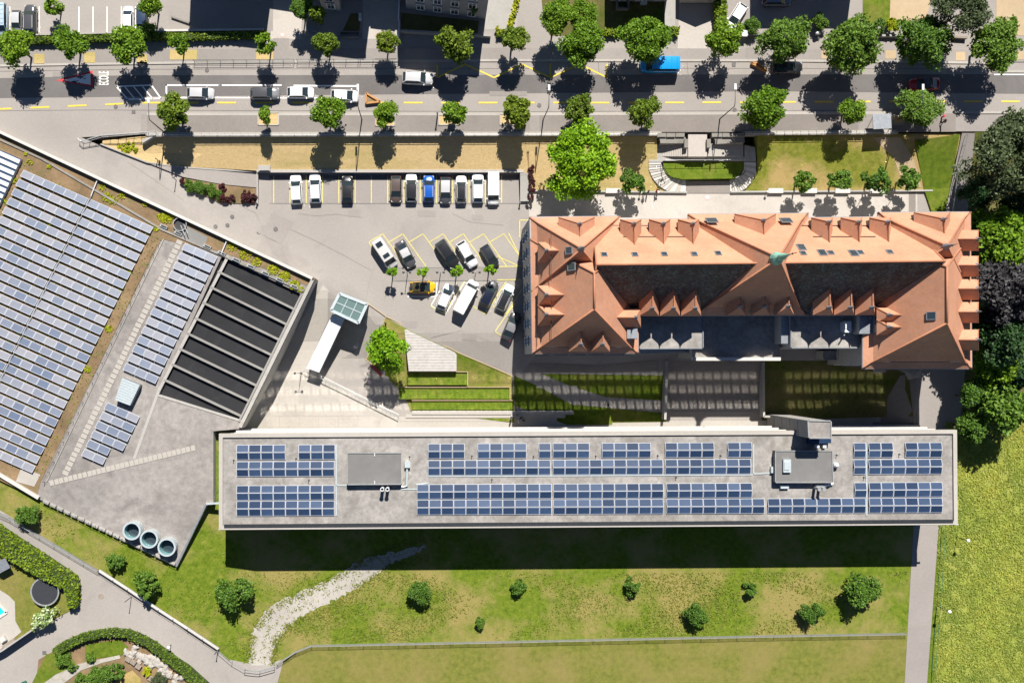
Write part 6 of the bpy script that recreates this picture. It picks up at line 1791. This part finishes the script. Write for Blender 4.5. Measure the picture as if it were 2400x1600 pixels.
Li = [(1549, 380), (1553, 395), (1560, 408), (1575, 417), (1590, 421), (1607, 421)]; Lo = [(1521, 380), (1521, 398), (1530, 418), (1545, 436), (1566, 449), (1607, 453)]
Ri = [(1745, 380), (1744, 396), (1738, 408), (1728, 416), (1719, 421), (1711, 421)]; Ro = [(1772, 380), (1772, 404), (1762, 426), (1748, 442), (1732, 450), (1711, 453)]
for I, O in ((Li, Lo), (Ri, Ro)):
    for k in range(15):
        a, b = k / 15., (k + 1) / 15.
        stone_poly('step', [interp(I, a), interp(O, a), interp(O, b), interp(I, b)], 1.5 - k * 0.095, -0.2, 'concrete_light' if k % 2 else 'concrete_white')
stone_poly('landing', [(1607, 424), (1711, 424), (1711, 453), (1607, 453)], 0.1, -0.2, 'asphalt_walk')
patch('oval_lawn', [(1555, 380), (1742, 380), (1742, 396), (1735, 408), (1720, 418), (1600, 420), (1575, 415), (1560, 405), (1554, 392)], 1.15, M['lawn_green'], 0.02, None, 0.8)
railing('dark handrail on the inner edge of the left curved stair', [(1549, 382), (1553, 396), (1562, 410)], 1.2, 0.95, 12, rails=(1.0,), r=0.05)
railing('pale handrail along the landing above the oval lawn', [(1555, 378), (1742, 377)], 1.55, 0.95, 30, 'metal_galv', rails=(1.0,), r=0.03)
railing('dark handrail at the foot of the right curved stair', [(1720, 420), (1734, 413), (1743, 405)], 0.8, 0.9, 12, rails=(1.0,), r=0.07)
# ------------------------------------------------------------------ east lane bits, meadow fence and road walls
railing('light metal edge rail along the east lane', [(2226, 500), (2236, 420), (2262, 318)], lambda u, v: z_east(u, v) + 0.05, 0.9, 30, 'metal_galv', rails=(1.0,), r=0.05)
railing('galvanised wire fence between meadow and mown field', [(650, 1553), (693, 1525), (731, 1510), (1180, 1501), (1770, 1488), (2122, 1482)], 0.0, 1.1, 42, 'metal_galv', rails=(1.0,), wires=True, r=0.03)
railing('green wire fence along the lane beside the field', [(2207, 1232), (2198, 1380), (2188, 1500), (2180, 1640)], 0.0, 1.2, 60, 'plastic_green', rails=(1.0, 0.1), r=0.03)
railing('wire fence along the road below the ball shrubs, left part', [(-20, 1192), (25, 1212), (232, 1335)], lambda u, v: z_south(u, v), 1.1, 40, 'metal_galv', rails=(1.0, 0.5), r=0.03, wires=True)
rwl = thing('road_wall', 'pale coped wall along the residential road', 'wall', G(370, 1430, 2))
q = MB(); m_ = (372, 1428)
pw_ = [(232, 1336), (300, 1380), (372, 1428), (440, 1472), (512, 1520)]
for a, b in zip(pw_[:-1], pw_[1:]): q.bar(G(*a, z_south(*a) + 0.3), G(*b, z_south(*b) + 0.3), 0.3, 0.7)
q.build('wall_body', M['concrete_grey'], rwl)
q = MB()
for a, b in zip(pw_[:-1], pw_[1:]): q.bar(G(*a, z_south(*a) + 0.7), G(*b, z_south(*b) + 0.7), 0.36, 0.1)
q.build('coping', M['concrete_white'], rwl)
railing('thin post fence on the coped road wall', pw_, lambda u, v: z_south(u, v) + 0.6, 0.6, 38, 'metal_dark', rails=(1.0,), r=0.02)
railing('wire fence from the road wall to the track gate', [(512, 1520), (545, 1548), (575, 1565)], lambda u, v: z_south(u, v), 1.1, 36, 'metal_galv', rails=(1.0, 0.5))
gate = railing('grey tube gate across the gravel track', [(575, 1567), (610, 1570), (645, 1560)], lambda u, v: z_south(u, v), 1.2, 35, 'metal_galv', rails=(1.0, 0.6, 0.2), r=0.05, name='gate', cat='gate')
railing('railing with many posts on the plaza edge', [(712, 866), (790, 903), (860, 938), (934, 975)], lambda u, v: z_yard(u, v) + 0.08, 1.05, 10, 'metal_galv', rails=(1.0, 0.9, 0.12), r=0.04, post_r=0.022)
railing('dark wire fence along the planted roof edge', [(372, 575), (240, 850), (105, 1128)], ZG, 0.9, 26, 'metal_dark', rails=(1.0, ), r=0.02)
railing('dark guard rail on the gravel roof edge beside the drums', [(100, 1172), (255, 1247), (412, 1323)], ZG + 0.2, 0.5, 17, 'metal_dark', rails=(1.0, ), r=0.03)
# ------------------------------------------------------------------ lamps, signs, bollards
def street_lamp(u, v, label, h=7.2, arm=2.4):
    p = G(u, v, ZST + 0.1); t = thing('street_lamp', label, 'street lamp', p, group='street lamps on the south pavement')
    q = MB(); q.tube([p, p + Vector((0, 0, 1.2)), p + Vector((0, 0, h)), p + Vector((0, 0.5, h + 0.3)), p + Vector((0, arm, h + 0.4))], [0.1, 0.09, 0.06, 0.05, 0.045], 8); q.build('pole', M['metal_dark'], t, smooth=True)
    q = MB(); q.box(p + Vector((0, arm + 0.35, h + 0.42)), (0.32, 0.85, 0.14)); q.box(p + Vector((0, arm + 0.35, h + 0.33)), (0.24, 0.7, 0.05)); q.build('lamp_head', M['metal_white'], t)
street_lamp(848, 280, 'street lamp between the white hatchback and the wooden planter')
street_lamp(1273, 281, 'street lamp left of the big lime-green tree')
street_lamp(1687, 279, 'street lamp above the curved stairs')
street_lamp(2104, 280, 'street lamp beside the red car')
street_lamp(383, 309, 'street lamp at the ramp corner near the hatched marking')
def twin_lamp(u, v, z, label, h=3.6):
    p = G(u, v, z); t = thing('twin_lamp', label, 'lamp post', p, group='twin-headed lamp posts')
    q = MB(); q.tube([p, p + Vector((0, 0, h))], [0.06, 0.045], 8); q.tube([p + Vector((-0.5, 0, h)), p + Vector((0.5, 0, h))], 0.03, 6); q.build('pole', M['metal_dark'], t)
    for s in (-1, 1):
        MB().lathe(p + Vector((s * 0.5, 0, h)), [(0.02, -0.1), (0.2, -0.08), (0.16, 0.06), (0.02, 0.1)], 10).build('lamp_head', M['metal_dark'], t)
for u, lab in ((955, 'left of the yellow car'), (1032, 'above the white hatchback'), (1114, 'above the box van')): twin_lamp(u, 643, 0.05, 'twin lamp post in the car park strip ' + lab)
twin_lamp(706, 874, z_yard(706, 874) + 0.05, 'twin lamp post on the pale plaza')
def globe_lamp(u, v, z, label, h=0.9, r=0.2, top=True):
    p = G(u, v, z); t = thing('globe_lamp', label, 'lamp post', p, group='globe lamps')
    MB().tube([p, p + Vector((0, 0, h))], 0.05, 8).build('pole', M['metal_dark'], t)
    MB().lathe(p + Vector((0, 0, h + r * 0.8)), [(0.01, -r)] + [(r * math.sin(a), -r * math.cos(a)) for a in np.linspace(0.3, 2.85, 8)] + [(0.01, r)], 12).build('globe', M['lamp_globe'], t, smooth=True)
globe_lamp(2195, 1418, 0.02, 'white globe lamp standing in the field beside the lane', 3.6, 0.26)
globe_lamp(2241, 1257, 0.02, 'white globe lamp at the right end of the long block', 3.2, 0.26)
globe_lamp(1499, 454, 0.02, 'short globe lamp left of the stairs foot'); globe_lamp(1539, 453, 0.02, 'short globe lamp at the left stair foot'); globe_lamp(1794, 452, 0.02, 'short globe lamp right of the stairs')
globe_lamp(401, 1510, z_south(401, 1510) + 0.05, 'white-headed lamp on the road beside the curved hedge', 1.2, 0.24)
def post(u, v, z, h, label, r=0.06, cat='post', mat='metal_dark', name='post'):
    q = MB(); p = G(u, v, z); q.tube([p, p + Vector((0, 0, h))], r, 8); q.lathe(p + Vector((0, 0, h)), [(r * 1.5, -0.1), (r * 1.5, 0.05), (0.01, 0.08)], 8)
    return one(name, q, M[mat], label, cat)
post(1025, 274, ZST + 0.1, 2.4, 'dark post left of a small tree pit', 0.1)
post(413, 422, z_yard(413, 422), 2.2, 'sign post at the tip of the wedge bed')
post(371, 376, 1.6, 1.5, 'thin post on the dry lawn edge near the ramp'); post(308, 1398, z_south(308, 1398) + 0.04, 3.0, 'lamp post on the residential road wall', 0.05)
post(511, 1522, z_south(511, 1522), 2.2, 'dark post at the end of the road wall')
for u, lab in ((603, 'left'), (1218, 'right')): post(u, 478, 0.02, 0.9, 'dark bollard at the %s end of the car park row' % lab, 0.1, 'bollard', name='bollard')
for u, v, lab in ((904, 757, 'dark bollard at the tip of the triangular lawn'), (1038, 866, 'bollard left of the timber deck corner'), (2207, 275, 'red and grey hydrant post at the right end of the street')):
    post(u, v if u > 1000 else v, ZST + 0.1 if u > 2000 else z_yard(u, v) + 0.1, 0.9, lab, 0.12, 'bollard', 'paint_red' if u > 2000 else 'metal_dark', 'bollard')
# wooden planters on the street
def planter(pts, label):
    t = thing('wooden_planter', label, 'planter', G(*pts[0], ZST))
    for a, b in zip(pts, pts[1:] + pts[:1]):
        q = MB(); q.bar(G(*a, ZST + 0.28), G(*b, ZST + 0.28), 0.26, 0.55); q.build('plank', M['wood_orange'], t)
    MB().add([G(u, v, ZST + 0.3) for u, v in pts], [(0, 1, 2)]).build('soil_fill', M['soil'], t, fix=False)
planter([(858, 219), (891, 239), (858, 243)], 'triangular orange wooden planter below the silver car')
planter([(1760, 149), (1776, 149), (1796, 168)], 'triangular wooden planter under a street tree at the right')
# ------------------------------------------------------------------ glass entrance and covered stair
cano = thing('glass_entrance', 'glass-roofed entrance pavilion on the plaza edge', 'pavilion', G(820, 722, 0))
Pq = [G(u, v, 3.3) for u, v in ((796, 688), (860, 713), (840, 757), (776, 727))]
q = MB()
for a, b in zip(Pq, Pq[1:] + Pq[:1]): q.bar(a, b, 0.42, 0.3)
q.build('frame', M['metal_pale'], cano)
for i in range(3):
    for j in range(2):
        def W(s, t): return Pq[0].lerp(Pq[1], s).lerp(Pq[3].lerp(Pq[2], s), t)
        q = MB().add([W((i + .04) / 3, (j + .04) / 2), W((i + .96) / 3, (j + .04) / 2), W((i + .96) / 3, (j + .96) / 2), W((i + .04) / 3, (j + .96) / 2)], [(0, 1, 2, 3)])
        q.build('roof_pane', M['glass_canopy'], cano, fix=False)
q = MB(); q.bar(Pq[0].lerp(Pq[3], .5), Pq[1].lerp(Pq[2], .5), 0.12, 0.16); q.bar(Pq[0].lerp(Pq[1], 1 / 3.), Pq[3].lerp(Pq[2], 1 / 3.), 0.1, 0.15); q.bar(Pq[0].lerp(Pq[1], 2 / 3.), Pq[3].lerp(Pq[2], 2 / 3.), 0.1, 0.15); q.build('glazing_bar', M['metal_pale'], cano)
for a, b in zip(Pq, Pq[1:] + Pq[:1]):
    i_ = (a - b).normalized() * 0.3
    q = MB(); dz = Vector((0, 0, -3.2)); A, B = a.lerp(b, .05), a.lerp(b, .95); q.add([A, B, B + dz, A + dz], [(0, 1, 2, 3)]); q.build('glass_wall', M['glass_canopy'], cano, fix=False)
for p in Pq: 
    q = MB(); q.bar(p - Vector((0, 0, 0.1)), p - Vector((0, 0, 3.6)), 0.16, 0.16); q.build('column', M['metal_pale'], cano)
q = MB().add([Vector((p.x, p.y, z_yard(820, 722) + 0.3)) for p in Pq], [(0, 1, 2, 3)]); q.build('floor_slab', M['concrete_grey'], cano, fix=False)
cs = thing('covered_stair', 'white metal roof over the stair running down from the glass entrance', 'stair roof', G(760, 800, -2))
z1, z2 = 1.9, 0.2
Tq = [G(779, 736, z1), G(808, 746, z1), G(748, 873, z2), G(718, 862, z2)]
q = MB(); q.add(Tq + [p - Vector((0, 0, 0.18)) for p in Tq], [(0, 1, 2, 3), (7, 6, 5, 4), (0, 4, 5, 1), (1, 5, 6, 2), (2, 6, 7, 3), (3, 7, 4, 0)]); q.build('roof', M['metal_white'], cs)
for side in ((0, 3), (1, 2)):
    a, b = Tq[side[0]], Tq[side[1]]
    q = MB(); ins = 0.15 * (1 if side == (0, 3) else -1); v_ = Vector((ins, 0, 0)); q.add([a + v_ - Vector((0, 0, .18)), b + v_ - Vector((0, 0, .18)), Vector((b.x + ins, b.y, -2.6)), Vector((a.x + ins, a.y, -2.6))], [(0, 1, 2, 3)]); q.build('side_wall', M['concrete_grey'], cs, fix=False)
# timber deck, board by board
deck = thing('timber_deck', 'pale weathered timber deck beside the lime-green tree', 'deck', G(1005, 830, 0))
nb = 15
for i in range(nb):
    v0_, v1_ = lerp(772, 870, i / nb), lerp(772, 870, (i + 1) / nb) - 0.5
    def ends(v): return (lerp(948, 958, (v - 772) / 98.), min(1070, 952 + (v - 772) * 2.15))
    a0, b0 = ends(v0_); a1, b1 = ends(v1_)
    if b0 - a0 < 6: b0 = a0 + 6
    z_ = 0.16
    q = MB().prism([G(a0, v0_, z_), G(b0, v0_, z_), G(b1, v1_, z_), G(a1, v1_, z_)], -2.0 if i in (0, nb - 1) else -0.3); q.build('plank', M['wood_pale'], deck)
q = MB(); bq = (Vector((G(868, 856, 0).x, G(868, 856, 0).y, z_yard(868, 856) + 0.25)), Vector((G(893, 880, 0).x, G(893, 880, 0).y, z_yard(893, 880) + 0.25)))
rb_ = thing('red_bench', 'long dark red bench below the lime-green tree', 'bench', G(880, 868, z_yard(880, 868)))
MB().bar(bq[0] + Vector((0, 0, .3)), bq[1] + Vector((0, 0, .3)), 0.5, 0.09).build('seat', M['red_bench'], rb_)
for t_ in (0.1, 0.5, 0.9):
    p = bq[0].lerp(bq[1], t_); MB().box(p + Vector((0, 0, -0.02)), (0.12, 0.45, 0.55), 0.7).build('leg', M['metal_dark'], rb_)
# ------------------------------------------------------------------ corner gardens bottom left
zl = 2.9
patch('garden_lawn', [(-160, 1300), (0, 1298), (110, 1360), (160, 1400), (175, 1425), (80, 1474), (-160, 1610)], zl, M['meadow_cut'], 0.12, None, 0.3)
patch('pool_terrace', [(-160, 1360), (-20, 1370), (20, 1395), (35, 1410), (36, 1455), (50, 1480), (-10, 1530), (-160, 1600)], zl, M['concrete_light'], 0.2, None, 0.3)
pool = thing('swimming_pool', 'turquoise swimming pool cut by the left edge', 'pool', G(-30, 1430, zl))
q = MB(); pp = [(-110, 1390), (-8, 1408), (16, 1434), (-12, 1452), (-110, 1470)]
for a, b in zip(pp, pp[1:] + pp[:1]): q.bar(G(*a, zl + 0.3), G(*b, zl + 0.3), 0.4, 0.12)
q.build('rim', M['concrete_white'], pool)
MB().add([G(u, v, zl + 0.25) for u, v in pp], [list(range(5))]).build('water_surface', M['pool_water'], pool, fix=False)
tr_ = thing('trampoline', 'round black garden trampoline', 'trampoline', G(105, 1386, zl + 0.12))
c = G(105, 1386, zl + 0.9)
MB().disc(c, 1.98, 36).build('jumping_mat', M['trampoline_mat'], tr_, fix=False)
MB().lathe(c, [(1.98, 0.01), (2.02, 0.06), (2.2, 0.05), (2.22, -0.04), (2.0, -0.04)], 36).build('rim', M['metal_galv'], tr_)
for k in range(6):
    a = k * math.pi / 3; p = c + Vector((2.1 * math.cos(a), 2.1 * math.sin(a), 0)); MB().tube([p, p - Vector((0, 0, 0.78))], 0.04, 6).build('leg', M['metal_galv'], tr_)
lowwall('pale garden wall along the road below the flowering shrub', [(-60, 1555), (10, 1520), (80, 1472)], 1.9, 0.25, 'concrete', zl)
q = MB(); q.box(G(22, 1508, zl + 0.8), (1.9, 0.7, 0.9), 0.6); q.box(G(22, 1508, zl + 1.3), (2.0, 0.8, 0.1), 0.6); one('garden_shed_box', q, M['wood_grey'], 'grey storage box behind the garden wall', 'box')
q = MB(); q.box(G(8, 1497, zl + 0.5), (0.8, 0.8, 0.6), 0.5); q.box(G(8, 1497, zl + 0.85), (0.6, 0.6, 0.15), 0.5); one('pool_chair', q, M['concrete_white'], 'pale cushioned seat on the pool terrace', 'seat')
q = MB(); q.box(G(5, 1325, zl + 0.9), (1.6, 1.4, 1.6), 0.5); q.box(G(5, 1325, zl + 1.75), (1.9, 1.7, 0.12), 0.5); one('garden_shed', q, M['metal_zinc'], 'small grey shed at the left edge above the pool garden', 'shed')
q = MB(); q.lathe(G(60, 1597, zl), [(0.25, 0), (0.32, 0.9), (0.36, 0.92), (0.36, 1.0), (0.26, 1.0), (0.22, 0.3)], 12); one('green_bin', q, M['plastic_green'], 'green round bin at the bottom edge', 'bin')
patch('rock_garden', [(90, 1545), (125, 1525), (160, 1508), (230, 1488), (300, 1488), (350, 1515), (420, 1570), (480, 1640), (80, 1640)], zl, M['soil'], 0.1, None, 0.3)
patch('garden_lawn', [(75, 1600), (108, 1532), (160, 1530), (180, 1560), (110, 1600), (100, 1640), (70, 1640)], zl, M['lawn_green'], 0.16, None, 0.2)
patch('garden_lawn', [(200, 1510), (280, 1498), (300, 1515), (285, 1535), (200, 1545)], zl, M['lawn_green'], 0.16, None, 0.2)
patch('garden_lawn', [(270, 1590), (310, 1570), (330, 1590), (330, 1640), (270, 1640)], zl, M['lawn_mixed'], 0.16, None, 0.2)
patch('stone_path', [(100, 1602), (130, 1580), (185, 1555), (280, 1534), (282, 1542), (240, 1552), (190, 1570), (150, 1600), (130, 1640), (100, 1640)], zl, M['gravel_path'], 0.18, None, 0.2)
gg = 'boulders in the rock garden'
bmr = bmesh.new(); bmesh.ops.create_icosphere(bmr, subdivisions=2, radius=1.0)
for v in bmr.verts: v.co *= 1 + 0.22 * math.sin(v.co.x * 5 + v.co.y * 3) * math.cos(v.co.z * 4 + 1)
bme = bpy.data.meshes.new('boulder'); bmr.to_mesh(bme); bmr.free(); bme.materials.append(M['concrete_light'])
for i in range(34):
    t_ = i / 33.; u, v = lerp(305, 420, t_) + random.uniform(-16, 16), lerp(1522, 1596, t_) + random.uniform(-12, 12)
    o = bpy.data.objects.new('boulder', bme); col.objects.link(o); o.location = G(u, v, zl + 0.25); o.scale = (random.uniform(.35, .75), random.uniform(.3, .55), random.uniform(.22, .4)); o.rotation_euler = (0, 0, random.uniform(0, 6.28))
    tag(o, 'pale boulder in the rock garden inside the curved hedge', 'boulder', gg)
for u, v, r, k, lab in ((235, 1585, 32, 'bush', 'large green bush in the rock garden'), (270, 1570, 24, 'clipped', 'blue-green spreading bush in the rock garden'), (150, 1545, 20, 'bush', 'bush between garden lawn and stone path'), (170, 1562, 14, 'deep', 'small dark bush beside the stone path'), (345, 1573, 14, 'lime', 'yellow-green bush right of the timber seat'), (210, 1540, 14, 'deep', 'low bush above the stone path'), (190, 1592, 16, 'clipped', 'grey-green bush at the bottom of the rock garden'), (375, 1598, 22, 'pine', 'pale blue-green bush at the bottom edge')):
    shrub(u, v, r, zl + 0.1, k, lab, lift=0.4)
sb = thing('garden_bench', 'wooden garden bench in the rock garden', 'bench', G(312, 1552, zl + 0.1))
for i, (u, v) in enumerate(((300, 1544), (312, 1551), (324, 1561))): MB().box(G(u, v, zl + 0.55), (0.85, 0.75, 0.1), -0.6).build('seat_slab', M['wood_grey'], sb); MB().box(G(u, v, zl + 0.25), (0.2, 0.6, 0.5), -0.6).build('leg', M['wood_grey'], sb)
q = MB(); q.box(G(355, 1590, zl + 0.4), (1.2, 0.8, 0.12), -0.5); q.box(G(355, 1590, zl + 0.2), (0.6, 0.5, 0.35), -0.5); one('garden_table', q, M['wood_grey'], 'small grey garden table near the bottom edge', 'table')
cover(237, 1397, lambda u, v: z_south(u, v), yard, 0.42, m='wood_grey'); cover(104, 1529, lambda u, v: z_south(u, v), yard, 0.3, True)
# bus shelter glass panel and pine-side bench near the right street end
q = MB(); q.prism([G(u, v, 5.2) for u, v in ((2045, 268), (2088, 267), (2090, 301), (2047, 303))], 5.08)
for u, v in ((2048, 271), (2086, 270), (2086, 299), (2050, 300)): q.tube([G(u, v, 3.1), G(u, v, 5.1)], 0.04, 6)
one('bus_shelter', q, M['metal_zinc'], 'grey flat-roofed shelter on the south pavement at the right', 'shelter')
# ------------------------------------------------------------------ people
def person_mesh(name, stride):
    me = bpy.data.meshes.new(name)
    a = stride
    J = [(0, 0, 0.95), (0, 0, 1.15), (0, 0, 1.4), (0, 0, 1.5), (0.02, 0, 1.64), (0.02, 0, 1.74),
         (0, 0.1, 0.9), (0.16 * a, 0.1, 0.5), (0.2 * a - 0.04, 0.1, 0.08), (0.2 * a + 0.14, 0.1, 0.04),
         (0, -0.1, 0.9), (-0.06 * a, -0.1, 0.5), (-0.3 * a, -0.1, 0.1), (-0.3 * a + 0.17, -0.1, 0.04),
         (0, 0.19, 1.38), (-0.1 * a, 0.24, 1.12), (0.02, 0.25, 0.88), (0.05, 0.25, 0.8),
         (0, -0.19, 1.38), (0.1 * a, -0.24, 1.12), (0.2 * a, -0.24, 0.9), (0.24 * a, -0.24, 0.82)]
    E = [(0, 1), (1, 2), (2, 3), (3, 4), (4, 5), (0, 6), (6, 7), (7, 8), (8, 9), (0, 10), (10, 11), (11, 12), (12, 13), (2, 14), (14, 15), (15, 16), (16, 17), (2, 18), (18, 19), (19, 20), (20, 21)]
    rad = [.15, .14, .15, .06, .1, .08, .1, .07, .05, .04, .1, .07, .05, .04, .07, .05, .04, .035, .07, .05, .04, .035]
    me.from_pydata(J, E, [])
    o = bpy.data.objects.new(name, me); col.objects.link(o)
    md = o.modifiers.new('skin', 'SKIN'); sd = me.skin_vertices[0].data
    for i, r in enumerate(rad): sd[i].radius = (r, r)
    sd[0].use_root = True
    s = o.modifiers.new('sub', 'SUBSURF'); s.levels = 1
    bpy.context.view_layer.update()
    out = bpy.data.meshes.new_from_object(o.evaluated_get(bpy.context.evaluated_depsgraph_get()))
    bpy.data.objects.remove(o)
    for k in range(4): out.materials.append(None) if len(out.materials) < 4 else None
    for p in out.polygons:
        c_ = p.center
        p.material_index = 1 if c_.z < 0.92 and abs(c_.y) < 0.2 else (2 if c_.z > 1.5 else 0)
        if c_.z > 1.66 or (c_.z > 1.56 and c_.x < -0.02): p.material_index = 3
        if abs(c_.y) > 0.2 and c_.z < 0.87: p.material_index = 2
        p.use_smooth = True
    return out
PM = [person_mesh('person', 1.0), person_mesh('person', 0.25)]
def person(u, v, z, d, shirt, trousers, hair, pose, label, group=None):
    o = bpy.data.objects.new('person', PM[pose]); col.objects.link(o); o.location = G(u, v, z); o.rotation_euler = (0, 0, math.atan2(-d[1], d[0]))
    for i, m_ in enumerate((shirt, trousers, 'skin', hair)):
        o.material_slots[i].link = 'OBJECT'; o.material_slots[i].material = M[m_]
    return tag(o, label, 'person', group)
zp = z_yard(1220, 980) + 0.1
person(1547, 425, 0.95, (0.4, 1), 'cloth_black', 'cloth_black', 'cloth_black', 0, 'person in black walking down the left curved stair')
person(1198, 975, zp, (1, 0), 'cloth_white', 'cloth_dark', 'cloth_black', 1, 'person in a white top at the sunny edge of the group on the steps')
gpl = 'people sitting and standing on the shaded plaza steps'
for i, (u, v, m_) in enumerate(((1196, 983, 'cloth_dark'), (1212, 972, 'cloth_blue'), (1220, 978, 'cloth_black'), (1214, 986, 'cloth_white'), (1226, 984, 'cloth_dark'))):
    person(u, v, zp, (math.cos(i * 2.1), math.sin(i * 2.1)), m_, 'cloth_dark', 'cloth_black', 1, ['person in dark clothes left of the shadow edge on the steps', 'person in blue at the top of the group on the steps', 'person in black in the middle of the group on the steps', 'person in white lowest in the group on the steps', 'person in dark clothes at the right of the group on the steps'][i], gpl)
person(1422, 948, z_yard(1422, 948) + 0.1, (1, -0.2), 'cloth_dark', 'cloth_dark', 'cloth_black', 0, 'person walking on the shaded path behind the school')
person(1508, 456, 0.05, (0, 1), 'cloth_black', 'cloth_dark', 'cloth_black', 1, 'person in black standing beside the small dark tree')
person(1516, 452, 0.05, (1, 0.3), 'cloth_dark', 'cloth_blue', 'cloth_black', 1, 'person in dark clothes right of the one in black')
person(1536, 450, 0.05, (-1, 0), 'cloth_red', 'cloth_dark', 'cloth_black', 1, 'person in a red top at the foot of the stairs')
person(2206, 288, ZST + 0.1, (-1, 0), 'cloth_black', 'cloth_dark', 'cloth_black', 0, 'person in dark clothes walking by the right end street tree')
